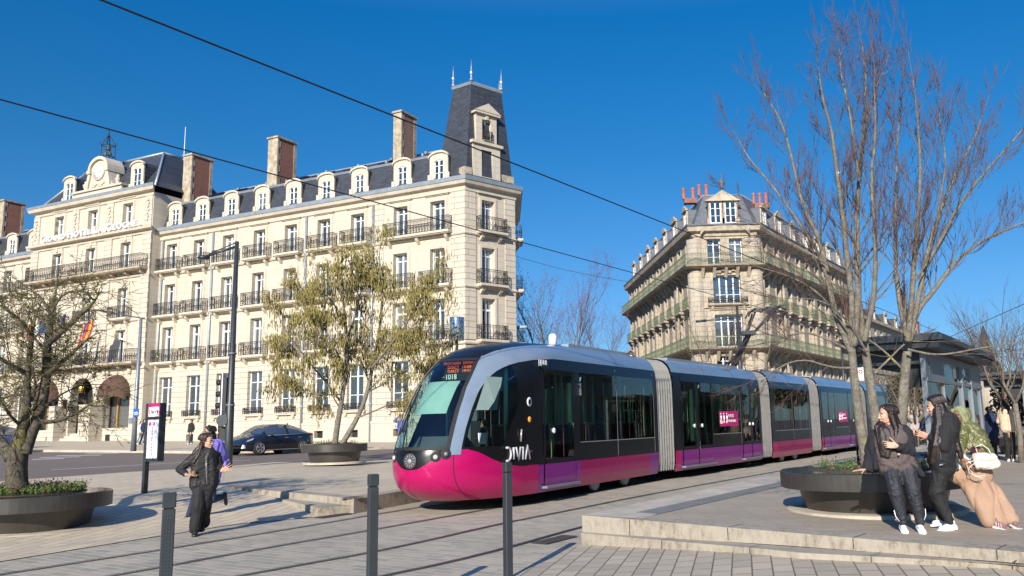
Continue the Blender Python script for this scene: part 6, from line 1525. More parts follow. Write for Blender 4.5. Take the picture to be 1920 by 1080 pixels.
# stop totem
b = K(270.5, 87, .24); o = empty('stop_totem', tuple(b), math.radians(-27), 'slim grey tram stop totem with magenta header reading Darcy', 'stop sign')
mb = MB(); mb.box((-.04, -.05, 0), (.04, .05, 1.96)); mb.build('post', M['steel'], o)
mb = MB(); mb.box((.045, -.06, .70), (.46, .09, 1.96)); mb.build('case', M['steel'], o)
mb = MB(); mb.box((.06, -.066, 1.88), (.45, -.061, 1.95)); mb.box((.06, -.066, 1.66), (.085, -.061, 1.88)); mb.box((.425, -.066, 1.66), (.45, -.061, 1.88)); mb.build('header', plain('magenta_header', (.5, .01, .14), .5), o)
mb = MB(); mb.box((.086, -.066, 1.67), (.424, -.062, 1.879)); mb.build('name_panel', M['white'], o)
t = text_mesh('Darcy', .13, M['black'], 'stop_name', .002, o, 'CENTER', .002); t.location = (.255, -.068, 1.775); t.rotation_euler = (PI/2, 0, 0)
def mapm():
    n = N('line_diagram_poster'); v = n.coord(scale=(6, 1, 5)); f = n.noise(v, 2.2, 5, .7); n.base(n.ramp(f, [(.35, (.75, .77, .8)), (.55, (.62, .64, .70)), (.62, (.75, .76, .80)), (.78, (.38, .36, .45))])); n.set(Roughness=.25); return n.m
mb = MB(); mb.box((.08, -.066, .77), (.43, -.062, 1.60)); mb.build('timetable', mapm(), o)
mb = MB(); mb.box((.24, -.068, .82), (.252, -.0665, 1.5)); [mb.box((.12+i*.14, -.068, 1.47), (.18+i*.14, -.0665, 1.55)) for i in range(2)]; [mb.box((.225, -.069, .86+i*.07), (.268, -.0672, .875+i*.07)) for i in range(9)]; mb.build('line_symbols', M['sticker'], o)
# tram stop flag between the tree stems
b = K(1609, 62, ZR); o = empty('stop_flag', tuple(b), math.radians(-4), 'white stop flag with blue and red mark behind the tree trunks', 'stop sign')
mb = MB(); mb.tube([(0, 0, 0), (0, 0, 3.05)], .035, 8); mb.build('post', M['steel'], o); mb = MB(); mb.box((.05, -.015, 2.45), (.36, .015, 2.97)); mb.build('panel', M['white'], o)
mb = MB(); mb.poly([(.08, -.018, 2.90), (.08, -.018, 2.76), (.2, -.018, 2.84), (.33, -.018, 2.84), (.33, -.018, 2.90)]); mb.build('blue_mark', M['signblue'], o); mb = MB(); circ(mb, (.27, -.02, 2.72), .05, 12, .018); mb.build('red_ring', plain('red_mark', (.6, .02, .03), .5), o)
# ---------------------------------------------------------------- overhead wires
def ray_z(px, py, z):
    d = ray(px, py); t = (z-H)/d[2]; return Vector((d[0]*t, d[1]*t, z))
def wire(px, py, z, az, s0, s1, r, label, grp='overhead wires', sag=0):
    p = ray_z(px, py, z); d = dirv(az); mb = MB(); n = 14
    mb.tube([(d.x*(s0+(s1-s0)*i/n), d.y*(s0+(s1-s0)*i/n), -sag*4*(i/n)*(1-i/n)) for i in range(n+1)], r, 5)
    o = mb.build('overhead_wire', M['cable'], None, tuple(p)); tag(o, label, 'wire', grp)
wire(750, 222, 6.6, 57.67, -16, 150, .013, 'upper black overhead wire crossing the sky above the hotel chimneys')
wire(970, 452, 6.05, 57.67, -28, 120, .011, 'lower black overhead wire passing in front of the hotel windows to the pantograph')
mb = MB(); a = AT(968, 481, 28.5); c = AT(1385, 545, 33); mb.tube([a+(c-a)*(i/8)+Vector((0, 0, -.5*4*(i/8)*(1-i/8))) for i in range(9)], .012, 4); l = tuple(a); mb.v = [(x-l[0], y-l[1], z-l[2]) for x, y, z in mb.v]; o = mb.build('span_wire', M['cable'], None, l); tag(o, 'thin span wire running from the hotel corner to the catenary mast', 'wire')
mb = MB(); a = AT(1700, 668, 40); c = AT(1960, 552, 60); mb.tube([a, a.lerp(c, .5), c], .012, 4); l = tuple(a); mb.v = [(x-l[0], y-l[1], z-l[2]) for x, y, z in mb.v]; o = mb.build('span_wire', M['cable'], None, l); tag(o, 'thin wire above the tram shelter roof at the right edge', 'wire')
# wall lamp on the hotel side
p = AT(978, 614, 27.); mb = MB(); mb.prism([(-.45, 0, -.05), (.35, 0, .0), (.38, 0, .12), (-.1, 0, .14), (-.45, 0, .08)], (0, .3, 0)); mb.tube([(-.4, .15, 0), (-.9, .3, 0)], .04, 6); o = mb.build('wall_lamp', M['greysteel'], None, tuple(p)); tag(o, 'grey wall-mounted street light beside the hotel corner', 'lamp')
# flags at the entrance
def flag(px, py, k, cols, label, drop=1.3, wid=1.0, vertical=True, tilt=.3):
    p = AT(px, py, k); o = empty('flag', tuple(p), 0, label, 'flag'); mb = MB(); mb.tube([(.35, .9, -1.2), (0, 0, .1)], .03, 6); mb.build('staff', M['white'], o)
    mb = MB(); n, m = 12, 10; vs = []; 
    for i in range(n+1):
        for j in range(m+1): u, v = i/n, j/m; vs.append((-u*wid+tilt*v*.6, .12*math.sin(u*7+v*2)+.05*math.sin(v*5), -v*drop+(-u*.55 if vertical else -.1*u)))
    fs = []; mi = []
    for i in range(n):
        for j in range(m): k_ = i*(m+1)+j; fs.append((k_, k_+m+1, k_+m+2, k_+1)); mi.append(min(len(cols)-1, int(i*len(cols)/n)))
    mb.add(vs, fs, 0, True); mb.m = mi; mb.build('cloth', cols, o); return o
blu, wht, red, gold_, pur = [plain(n_, c, .8, var=.08) for n_, c in (('flag_blue', (.02, .07, .35)), ('flag_white', (.7, .7, .7)), ('flag_red', (.55, .03, .03)), ('flag_gold', (.6, .38, .05)), ('flag_purple', (.10, .03, .10)))]
flag(84, 602, 24, [blu, wht, red], 'blue white and red striped flag hanging on the hotel front', .9, 1.5); flag(175, 598, 24, [red, gold_, red, blu, gold_, red], 'red flag patterned with gold above the hotel entrance', 1.6, .9, tilt=-.4); flag(124, 585, 24, [pur, blu, pur], 'dark purple furled flag between the two bright flags', 1.7, .4, tilt=-.3)
# ---------------------------------------------------------------- tram shelters
M['shelterglass'] = glass_tint('shelter_glass', (.86, .9, .88), ior=1.18); M['soffit'] = plain('dark_soffit', (.03, .033, .036), .4, .2)
def shelter(org, az, label, L=8.0):
    o = empty('tram_shelter', tuple(org), math.radians(az), label, 'shelter')   # x along the track, y towards the track is +
    for x, w_, d_ in ((0, .34, .06), (2.1, .10, .06), (4.6, .12, .12), (6.2, .12, .12), (7.9, .34, .06)):
        mb = MB(); mb.box((x, -d_/2, 0), (x+w_, d_/2+.05, 2.62)); mb.build('post', M['greysteel'], o)
    mb = MB(); mb.box((0, -.05, 2.62), (L+.24, .08, 2.74)); mb.box((0, -.05, 2.12), (L+.24, .06, 2.2)); mb.box((.34, -.04, 2.2), (2.1, .05, 2.62)); mb.box((6.3, -.04, 2.2), (7.9, .05, 2.62)); mb.build('beams', M['greysteel'], o)
    for a, b_ in ((.36, 2.08), (2.22, 4.58), (4.74, 6.18), (6.34, 7.88)):
        mb = MB(); mb.box((a, .0, .12), (b_, .012, 2.1)); mb.build('glass_panel', M['shelterglass'], o)
    mb = MB(); mb.box((2.22, .0, 2.2), (6.18, .012, 2.6)); mb.build('glass_panel', M['shelterglass'], o)
    mb = MB(); mb.box((-.5, -.5, 2.95), (L+.3, 1.75, 3.06)); mb.box((-.42, -.42, 3.06), (L+.2, 1.67, 3.11)); mb.build('roof', M['steel'], o)
    mb = MB(); mb.box((-.4, -.4, 2.80), (L+.2, 1.65, 2.945)); mb.box((.2, 1.4, 2.55), (L, 1.52, 2.795)); mb.box((.1, .1, 2.5), (.2, 1.5, 2.795)); mb.build('soffit', M['soffit'], o)
    for x in (.3, L-.3):
        mb = MB(); mb.box((x, 1.4, 0), (x+.12, 1.52, 2.55)); mb.build('column', M['steel'], o) if x > 1 else None
    mb = MB(); mb.box((.3, .15, 2.0), (.42, .55, 2.48)); mb.build('display_screen', M['black'], o)
    mb = MB(); mb.box((2.6, .3, .42), (6, .75, .48)); [mb.box((x, .35, 0), (x+.08, .7, .42)) for x in (2.8, 4.3, 5.7)]; mb.build('bench', M['steel'], o)
    mb = MB(); mb.box((.75, -.02, 1.25), (1.35, -.005, 1.62)); mb.build('notice', M['white'], o); mb = MB(); circ(mb, (1.05, -.03, 1.44), .09, 14, .03); mb.box((.85, -.03, 1.40), (1.3, -.025, 1.43)); mb.build('notice_symbol', M['signblue'], o)
    mb = MB(); mb.box((3.6, -.012, 2.3), (4.0, -.004, 2.52)); mb.build('map_sticker', M['white'], o)
    return o
shelter(K(1752, 90, ZR), 58.3, 'grey steel tram shelter with glass wall and dark flat roof behind the young women')
shelter(K(1932, 47, ZR), 58.3, 'second grey tram shelter farther along the platform at the right edge')
# ---------------------------------------------------------------- cars
def car(p, rz, paint, label, name='parked_car', L=4.47, W=1.82):
    o = empty(name, tuple(p), rz, label, 'car')     # x forward
    st = [(-2.18, .42, .86, .90, .70, .45), (-2.10, .30, .92, .98, .80, .55), (-1.75, .22, .96, 1.10, .88, .60), (-1.3, .20, .95, 1.27, .905, .62), (-.7, .18, .93, 1.42, .91, .63), (0, .18, .91, 1.46, .91, .64), (.45, .18, .90, 1.42, .91, .64), (.95, .19, .89, 1.17, .91, .68), (1.2, .20, .88, 1.0, .90, .74), (1.7, .22, .78, .86, .88, .70), (2.05, .28, .64, .70, .80, .62), (2.25, .34, .52, .56, .60, .50)]
    ring = []
    for x, zb, zl, zt, wb, wt in st:
        ring.append([(x, wb*.9, zb), (x, wb, zb+.15), (x, wb, .55 if zl > .6 else zl*.8), (x, wb*.965, zl), (x, wt, zt-.03), (x, wt*.7, zt), (x, 0, zt+.012)])
    def pts(r): return r+[(a, -b_, c) for a, b_, c in reversed(r[:-1])]
    R_ = [pts(r) for r in ring]; n = len(R_[0]); mb = MB(); vs = [v for r in R_ for v in r]; fs = []; mi = []
    for i in range(len(R_)-1):
        xm = (st[i][0]+st[i+1][0])/2
        for j in range(n-1):
            g = 0
            if j in (3, n-5) and -1.55 < xm < .9: g = 1
            if j in (4, 5, n-6, n-7) and (.5 < xm < 1.15 or -2.0 < xm < -1.2): g = 1
            fs.append((i*n+j, i*n+j+1, (i+1)*n+j+1, (i+1)*n+j)); mi.append(g)
    mb.add(vs, fs, 0, True); mb.m = mi; mb.quad((-2.0, -.6, .24), (2.0, -.6, .24), (2.0, .6, .24), (-2.0, .6, .24)); mb.box((-1.9, -.7, .2), (1.95, .7, .5), 2); mb.add(R_[0], [tuple(range(n))]); mb.add(R_[-1], [tuple(range(n-1, -1, -1))]); mb.f = mb.f; body = mb.build('body', [paint, M['pane'], M['black']], o)
    for x in (-1.33, 1.37):
        for s in (1, -1):
            a = MB(); a.lathe([(.36, 0), (.36, .012), (.30, .014)], (x, s*.895, .34), 24, axis=(0, s, 0)); a.build('wheel_arch', M['black'], o)
            w_ = MB(); w_.lathe([(.27, -.18), (.325, -.16), (.325, .02), (.30, .035), (.235, .035)], (x, s*.90, .325), 24, axis=(0, s, 0)); wo = w_.build('wheel', M['tyre'], o)
            r_ = MB(); r_.lathe([(.235, .028), (.23, .034), (.05, .03)], (x, s*.90, .325), 20, axis=(0, s, 0)); r_.build('rim_disc', M['black'], wo)
            r_ = MB()
            for q in range(5):
                an = 2*PI*q/5+.3; dx, dz = math.cos(an), math.sin(an); pxx, pz = -dz, dx
                r_.poly([(x+dx*.05+pxx*.04, s*.94, .325+dz*.05+pz*.04), (x+dx*.22+pxx*.085, s*.94, .325+dz*.22+pz*.085), (x+dx*.225-pxx*.02, s*.94, .325+dz*.225-pz*.02), (x+dx*.05-pxx*.03, s*.94, .325+dz*.05-pz*.03)])
            circ(r_, (x, s*.938, .325), .225, 20, .012); r_.build('rim', M['t_trim'], wo)
    for s in (1, -1):
        a = MB(); a.prism([(2.08, s*.74, .60), (1.78, s*.875, .72), (1.74, s*.88, .80), (2.02, s*.77, .70)], (0, s*.012, .01)); a.build('headlight', plain('clear_lamp', (.4, .45, .5), .1, .3, coat=.6), o)
        a = MB(); a.box((2.08, s*.58, .33), (2.2, s*.74, .5)); a.build('fog_lamp', M['white'], o)
        a = MB(); a.prism([(-2.06, s*.79, .86), (-1.70, s*.90, .93), (-1.72, s*.89, 1.0), (-2.06, s*.77, .97)], (0, s*.012, 0)); a.build('tail_light', plain('red_lamp', (.35, .01, .02), .2, coat=.5), o)
        a = MB(); a.caps((.72, s*.93, .93), (.78, s*1.03, .95), .05, .06, 8); a.build('door_mirror', paint, o)
        a = MB(); a.box((-1.0, s*.913, .22), (1.0, s*.922, .25)); a.tube([(-1.55, s*.885, .965), (-.7, s*.90, .935), (.9, s*.90, .90)], .012, 4); a.build('trim_strip', M['t_trim'], o)
        for x in (-.25, -1.1): a = MB(); a.box((x-.1, s*.915, .78), (x+.1, s*.93, .805)); a.build('door_handle', M['t_trim'], o)
        a = MB(); a.box((-.36, s*.78, .92), (-.30, s*.895, 1.0)); a.prism([(-.36, s*.885, .93), (-.28, s*.885, .93), (-.25, s*.66, 1.43), (-.35, s*.66, 1.43)], (0, s*.02, 0)); a.build('door_pillar', M['black'], o)
    mb = MB(); mb.prism([(-1.0, -.02, 1.40), (-1.15, -.02, 1.42), (-1.1, -.02, 1.50)], (0, .04, 0)); mb.build('roof_aerial', M['black'], o)
    return o
M['car_black'] = plain('black_car_paint', (.010, .012, .018), .12, .0, .1, coat=1.); M['car_blue'] = plain('blue_car_paint', (.02, .07, .20), .15, 0, .1, coat=1.)
a = K(487, 40, ZRD).xy; b = K(590, 37.2, ZRD).xy; d = (b-a).normalized(); az = math.atan2(-d.y, -d.x); c = a+d*1.37; nrm = Vector((d.y, -d.x)); c = c-nrm*.9*1
car((c.x, c.y, zg(c.x, c.y)+ZRD), az, M['car_black'], 'glossy black hatchback driving past behind the round planter')
c = K(-25, 33, ZRD)
car((c.x, c.y, zg(c.x, c.y)+ZRD), az+.12, M['car_blue'], 'blue car half hidden behind the lichen tree at the left edge')
# ---------------------------------------------------------------- people
M['skin'] = plain('fair_skin', (.50, .29, .20), .5, var=.05); M['skin_d'] = plain('brown_skin', (.20, .095, .055), .5, var=.05)
M['hair'] = plain('dark_brown_hair', (.020, .012, .009), .38, var=.5, vs=20); M['hair2'] = plain('brown_hair_ends', (.07, .03, .018), .4, var=.4, vs=20)
M['lip'] = plain('lip', (.40, .12, .10), .4); M['eye'] = plain('eye', (.6, .58, .55), .2); M['iris'] = plain('iris', (.02, .012, .01), .1); M['brow'] = M['hair']
def cloth(name, c, rough=.85, var=.15, bump=.25, bs=60): return plain(name, c, rough, var=var, vs=7, bump=bump, bs=bs)
def solid(mb, name, mat, parent, vox=.012, sm=4, fold=0, freq=7, seed=0, dirz=.5):
    tmp = bpy.data.objects.new('tmp', mb.mesh('tmp', mat)); C.objects.link(tmp)
    r = tmp.modifiers.new('r', 'REMESH'); r.mode = 'VOXEL'; r.voxel_size = vox; r.use_smooth_shade = True
    s = tmp.modifiers.new('s', 'SMOOTH'); s.iterations = sm; s.factor = .5
    dg = bpy.context.evaluated_depsgraph_get(); me = bpy.data.meshes.new_from_object(tmp.evaluated_get(dg)); C.objects.unlink(tmp); bpy.data.objects.remove(tmp)
    me.name = name; me.materials.clear(); mats = mat if isinstance(mat, (list, tuple)) else [mat]
    for m in mats: me.materials.append(m)
    if fold:
        ns = [v.normal.copy() for v in me.vertices]; o_ = Vector((seed*3.1, seed*1.7, 0))
        for v, n in zip(me.vertices, ns):
            p = Vector((v.co.x*freq, v.co.y*freq, v.co.z*freq*dirz))+o_; f = abs(noise.noise(p+Vector((noise.noise(p*.7)*1.5, 0, noise.noise(p*.6+Vector((5, 0, 0)))*2)))); v.co += n*(f-.25)*fold
    me.polygons.foreach_set('use_smooth', [True]*len(me.polygons)); me.update()
    o = bpy.data.objects.new(name, me); C.objects.link(o); o.parent = parent; return o
def lerpv(a, b, t): return a+(b-a)*t
def finger_chain(mb, p, d, n, segs, r, curl):       # d forward, n palm normal (towards palm side)
    q = p; dd = d.normalized()
    for i, l in enumerate(segs):
        e = q+dd*l; mb.caps(q, e, r*(1-.08*i), r*(1-.08*(i+1)), 8); q = e; ax = dd.cross(n).normalized(); dd = (Matrix.Rotation(curl, 3, ax) @ dd)
        n = (Matrix.Rotation(curl, 3, ax) @ n)
def hand(mb, w, f, n, side, curl=.35, sp=.07, s=1., curls=None, thumb_in=.3):
    """w wrist, f towards the fingers, n out of the palm, side = +1 when the thumb lies along n x f"""
    f = f.normalized(); n = (n-f*n.dot(f)).normalized(); l = n.cross(f)*side
    for i in range(4):
        o = l*(.030-.020*i)*s; mb.caps(w+o*.6, w+f*.075*s+o, .014*s, .012*s, 8)
        fl = (.040, .044, .041, .032)[i]*s; cu = curls[i] if curls else curl*(1+.12*i)
        finger_chain(mb, w+f*.082*s+o, f+l*(sp*(1.5-i)), n, (fl, fl*.62, fl*.5), .0082*s, cu)
    t0 = w+f*.02*s+l*.030*s; td = (f*.75+l*.7+n*thumb_in).normalized(); mb.caps(w+f*.005*s+l*.012*s, t0, .015*s, .0135*s, 8); finger_chain(mb, t0, td, -l*.2+n, (.038*s, .030*s, .024*s), .0098*s, .18)
def headmesh(mb, c, R, s=1.):
    T = lambda x, y, z: c+R @ (Vector((x, y, z))*s)
    mb.ell(T(0, .018, .045), (.074*s, .092*s, .083*s), 16, 0, R); mb.ell(T(0, -.025, -.02), (.061*s, .066*s, .088*s), 16, 0, R)
    mb.caps(T(0, -.062, -.092), T(0, -.03, -.07), .024*s, .034*s, 10); mb.caps(T(.045, .0, -.062), T(.01, -.055, -.09), .022*s, .022*s, 8); mb.caps(T(-.045, .0, -.062), T(-.01, -.055, -.09), .022*s, .022*s, 8)
    mb.caps(T(0, -.085, .012), T(0, -.106, -.028), .008*s, .0125*s, 8); mb.caps(T(-.012, -.094, -.033), T(.012, -.094, -.033), .009*s, .009*s, 8)
    for q in (1, -1): mb.ell(T(.072*q, .012, -.008), (.010*s, .020*s, .030*s), 8, 0, R); mb.ell(T(.034*q, -.068, -.026), (.022*s, .02*s, .022*s), 8, 0, R); mb.caps(T(.015*q, -.086, .030), T(.05*q, -.070, .030), .010*s, .008*s, 8)
    mb.caps(T(-.018, -.083, -.062), T(.018, -.083, -.062), .010*s, .010*s, 8)
def facefeat(par, c, R, s=1., glasses=False, skin='skin', smile=0):
    T = lambda x, y, z: c+R @ (Vector((x, y, z))*s); rot = R
    for q in (1, -1):
        mb = MB(); mb.ell(T(.031*q, -.0815, .006), (.0135*s, .009*s, .0075*s), 10, 0, R); mb.ell(T(.031*q, -.0890, .006), (.0062*s, .003*s, .0065*s), 8, 1, R); mb.build('eye', [M['eye'], M['iris']], par)
        mb = MB(); mb.tube([T(.016*q, -.093, .030), T(.034*q, -.091, .036), (T(.052*q, -.076, .028))], [.003*s, .004*s, .002*s], 5); mb.build('eyebrow', M['brow'], par)
    mb = MB(); mb.tube([T(-.022, -.086, -.060), T(-.008, -.0945, -.056), T(.008, -.0945, -.056), T(.022, -.086, -.060)], [.002*s, .0045*s, .0045*s, .002*s], 6); mb.tube([T(-.02, -.086, -.062), T(0, -.095, -.067), T(.02, -.086, -.062)], [.002*s, .006*s, .002*s], 6); mb.build('lips', M['lip'], par)
    if glasses:
        mb = MB()
        for q in (1, -1): mb.tube([T(.032*q+.024*math.cos(a), -.104+.006*abs(math.cos(a)), .004+.020*math.sin(a)) for a in [2*PI*i/12 for i in range(13)]], .0022*s, 4); mb.tube([T(.056*q, -.098, .008), T(.076*q, .0, .008)], .002*s, 4)
        mb.tube([T(-.008, -.105, .008), T(.008, -.105, .008)], .002*s, 4); mb.build('spectacles', M['black'], par)
def Rz(yaw, pitch=0, roll=0): return (Matrix.Rotation(math.radians(yaw), 3, 'Z') @ Matrix.Rotation(math.radians(pitch), 3, 'X') @ Matrix.Rotation(math.radians(roll), 3, 'Y'))
class Fig:      # local frame: x to the right of the picture, y away from the camera, z up
    def __init__(s, px, k, z, label, name='person', group=None):
        s.px, s.k = px, k; s.p = K(px, k, z); s.py = K_y(px, k, z); s.lean = (px-847)/1e4
        az = math.atan2(s.p.y, s.p.x)-PI/2; s.o = empty(name, tuple(s.p), az, label, 'person', group)
    def j(s, px, py, dy=0.):
        return Vector(((px-s.px+s.lean*(s.py-py))/s.k*(1+dy*s.k/F*1.), dy, (s.py-py)/s.k))
def seg(mb, pts, rs, fx=1, fy=1, n=12):
    for i in range(len(pts)-1): mb.caps(pts[i], pts[i+1], rs[i], rs[i+1], n, 0, fx, fy)
def torso(mb, neck, chest, waist, hip, w=(.17, .20, .17, .19), d=.62, wid=None, add=0, dirx=Vector((1, 0, 0))):
    pts = [neck, chest, waist, hip]
    for (a, wa), (b, wb) in zip(zip(pts, w), list(zip(pts, w))[1:]):
        for t in (-1, -.5, 0, .5, 1):
            oa, ob = dirx*(wa-.11-add*0)*t, dirx*(wb-.11)*t; mb.caps(a+oa, b+ob, .10*d/.62+add, .10*d/.62+add, 10)
def body_skin(F_, head, R, neck, arms, mat, hands, s=1., legs=(), vox=.0055, extra=None):
    mb = MB(); headmesh(mb, head, R, s); mb.caps(head+R @ Vector((0, .022, -.07))*s, neck, .050*s, .056*s, 12)
    mb.caps(neck, neck+Vector((0, .01, -.12)), .06, .09, 12)
    sp = neck+Vector((0, .02, -.2)); pelv = None
    for a in arms: seg(mb, [sp]+list(a), [.06, .05, .042, .030, .026][:len(a)+1])
    for l in legs: seg(mb, [sp]+list(l), [.09, .085, .07, .05, .04][:len(l)+1])
    for h in hands: hand(mb, *h[:4], **h[4])
    if extra: extra(mb)
    return solid(mb, 'body', mat, F_.o, vox, 2)
def shoe(F_, heel, toe, mat, sole=None, name='shoe', w=.042, h=.075, vox=.007, ankle=None):
    up = Vector((0, 0, 1)); d = (toe-heel); L = d.length; d.normalize(); mb = MB()
    mb.caps(heel+up*.035, toe+up*.030-d*.03, .034, .036, 12, 0, 1.15, .8); mb.caps(heel+up*.06+d*.02, heel+up*.05+d*L*.55, .036, .034, 12); mb.caps(heel+up*.05+d*.04, heel+up*.095+d*.03, .038, .040, 12)
    o = solid(mb, name, mat, F_.o, vox, 2); s = MB(); x = d.cross(up).normalized()
    pr = [(-.035, -.02), (-.04, .1*L/.26), (-.047, .19*L/.26), (-.03, L+.0), (0, L+.025), (.03, L), (.046, .19*L/.26), (.038, .1*L/.26), (.034, -.02), (0, -.035)]
    s.prism([heel+x*a+d*b+up*.002 for a, b in pr], (0, 0, .026)); so = s.build('sole', sole or M['white'], o); return o
def hairlock(mb, pts, r0, r1, n=8, fx=1., fy=1.):
    m = len(pts)-1
    for i in range(m): mb.caps(pts[i], pts[i+1], (r0+(r1-r0)*i/m)*.86, (r0+(r1-r0)*(i+1)/m)*.80, n, 0, fx, fy)
    x, y, z = frame(pts[-1]-pts[0], (0, 1, 0))
    for k in range(13):
        a = 2*PI*k/13+rnd.random()*.3; w1 = rnd.uniform(.72, 1.); e = rnd.uniform(-.02, .05)*(pts[-1]-pts[0]).length
        P_ = [p+(x*math.cos(a)*fx+y*math.sin(a)*fy)*(r0+(r1-r0)*i/m)*w1 for i, p in enumerate(pts)]; P_[-1] = P_[-1]+(P_[-1]-P_[-2]).normalized()*e
        Q = [P_[0]]
        for u, v in zip(P_, P_[1:]): Q += [u*.6+v*.4+rv()*.002, v]
        mb.tube(Q, [.0105]*(len(Q)-1)+[.004], 6)
def haircap(mb, head, R, s=1., back=.02):
    T = lambda x, y, z: head+R @ (Vector((x, y, z))*s)
    mb.ell(T(0, .036, .056), (.083*s, .089*s, .084*s), 16, 0, R)
    for q in (1, -1):
        for k in range(8):
            th = -.35+k*.28; b_ = .036
            pts = [T(q*.088*math.sin(u)*math.cos(th*.0), b_+(-.075+.145*(k/7))*math.cos(u*.0)*(1 if u < 1.2 else 1)+.012*u, .050+.090*math.cos(u)*(1-.25*abs(k/7-.45))) for u in (.08, .5, .95, 1.4, 1.85, 2.1)]
            mb.tube(pts, [.006*s, .009*s, .0095*s, .0095*s, .009*s, .006*s], 6); mb.ell(T(0, .05, -.01), (.084*s, .07*s, .09*s), 12, 0, R)
    for q in (1, -1): mb.caps(T(.03*q, -.045, .103), T(.074*q, -.002, .04), .016*s, .014*s, 8); mb.caps(T(.074*q, .004, .04), T(.080*q, .026, -.07), .014*s, .022*s, 8)

# --- woman in the black puffer jacket running across the rails
f = Fig(369, 117, .02, 'woman in black puffer jacket and wide black trousers striding across the tram rails'); J = f.j
head = J(389, 829); R = Rz(50, 6); neck = J(385, 848)
shL, shR = J(364, 858, -.02), J(405, 856, .06); elL, wrL = J(340, 880, .05), J(351, 889, -.14); elR, wrR = J(411, 876, .02), J(414, 885, -.16)
body_skin(f, head, R, neck, [(shL, elL, wrL), (shR, elR, wrR)], M['skin'], [(wrL, Vector((1, -.15, 0)), Vector((0, .4, -.9)), -1, dict(curl=.45, s=1.05)), (wrR, Vector((.75, -.35, .35)), Vector((.3, -1, .1)), 1, dict(curl=.08, sp=.22, s=1.1))])
facefeat(f.o, head, R, 1., True)
mb = MB(); torso(mb, J(384, 853), J(384, 868), J(384, 888), J(382, 909), (.16, .195, .205, .21), .56, add=.035)
seg(mb, [J(370, 858), shL+Vector((-.0, 0, -.01)), elL, lerpv(elL, wrL, .88)], [.075, .070, .064, .048]); seg(mb, [J(400, 856), shR, elR, lerpv(elR, wrR, .8)], [.075, .07, .06, .045])
mb.caps(J(377, 850), J(392, 850), .055, .055, 10); M['puffer'] = cloth('black_puffer_fabric', (.013, .012, .012), .62, .2, .12, 30)
solid(mb, 'puffer_jacket', M['puffer'], f.o, .010, 3, .020, 8, 1, 2.4)
mb = MB(); mb.tube([J(386, 855, -.165), J(386, 880, -.175), J(387, 908, -.165)], .006, 5); mb.build('jacket_zip', M['t_trim'], f.o)
hipL, hipR = J(374, 908), J(388, 908); knL, anL = J(371, 950, -.1), J(366, 990, -.04); knR, anR = J(384, 950, .0), J(381, 982, .18)
M['trous_b'] = cloth('black_trousers', (.010, .010, .011), .8)
mb = MB(); torso(mb, J(381, 898), J(381, 903), J(381, 908), J(381, 915), (.17, .18, .185, .185), .6, add=.02); seg(mb, [hipL, knL, anL], [.105, .098, .092]); seg(mb, [hipR, knR, anR], [.105, .098, .095]); solid(mb, 'trousers', M['trous_b'], f.o, .010, 3, .03, 6, 2, .5)
M['boot'] = plain('black_boot', (.02, .02, .02), .35)
shoe(f, J(366, 1000, -.02), J(365, 1006, -.24), M['boot'], M['black']); shoe(f, J(379, 993, .22), J(377, 998, .0), M['boot'], M['black'])
mb = MB(); haircap(mb, head, R); T = lambda x, y, z: head+R @ Vector((x, y, z))
for q, e in ((-.05, J(360, 871, -.03)), (-.02, J(357, 866, .04)), (0.03, J(366, 872, .08)), (.07, J(404, 853, .12))):
    a = T(q, .05, -.03); hairlock(mb, [a, lerpv(a, e, .5)+Vector((-.03, 0, .01)), e], .045, .020)
hairlock(mb, [T(-.08, .03, -.02), J(374, 852, -.10), J(364, 868, -.11)], .028, .018)
solid(mb, 'hair', cloth('long_brown_hair', (.040, .020, .012), .4, .4, .3, 90), f.o, .0055, 1, .004, 40, 3, .08)
# drinking cup in the left hand
mb = MB(); mb.lathe([(.03, 0), (.036, .09)], wrL+Vector((.11, -.02, -.035)), 14); o = mb.build('paper_cup', plain('brown_cup', (.25, .14, .07), .5)); o.location = f.o.location; o.rotation_euler = f.o.rotation_euler; tag(o, 'small brown cup held by the woman in the black puffer jacket', 'cup')

# --- man in the violet hoodie jogging behind her
f = Fig(385, 101, .03, 'man in violet hoodie and jeans with headphones running just behind the woman in black'); J = f.j
head = J(391, 812, 0); R = Rz(-68, 4); neck = J(394, 831); sL, sR = J(388, 842, -.05), J(408, 840, .1)
eL, wL = J(384, 866, -.2), J(372, 868, -.3); eR, wR = J(420, 866, .15), J(416, 880, .0)
body_skin(f, head, R, neck, [(sL, eL, wL), (sR, eR, wR)], M['skin'], [(wL, Vector((-1, -.2, .2)), Vector((0, 1, 0)), 1, dict(curl=.8)), (wR, Vector((-.6, -.7, 0)), Vector((-.5, .5, 0)), -1, dict(curl=.8))], vox=.008)
facefeat(f.o, head, R, 1., True)
mb = MB(); torso(mb, J(398, 837), J(400, 852), J(397, 876), J(392, 902), (.20, .24, .21, .19), .62, add=.03, dirx=Vector((.8, .6, 0))); seg(mb, [sL, eL, lerpv(eL, wL, .9)], [.085, .065, .05]); seg(mb, [sR, eR, lerpv(eR, wR, .9)], [.10, .085, .055]); mb.caps(J(396, 834, .06), J(406, 836, .06), .07, .06)
M['violet'] = cloth('violet_hoodie', (.26, .20, .62), .85); solid(mb, 'hoodie', M['violet'], f.o, .012, 3, .03, 7, 5, .8)
mb = MB(); mb.tube([J(401, 833, -.02), J(399, 842, -.14), J(404, 858, -.16)], .018, 6); mb.build('bag_strap', M['black'], f.o)
M['jeans'] = cloth('dark_blue_jeans', (.018, .028, .06), .85); mb = MB(); hl, hr = J(386, 903, -.05), J(396, 903, .06)
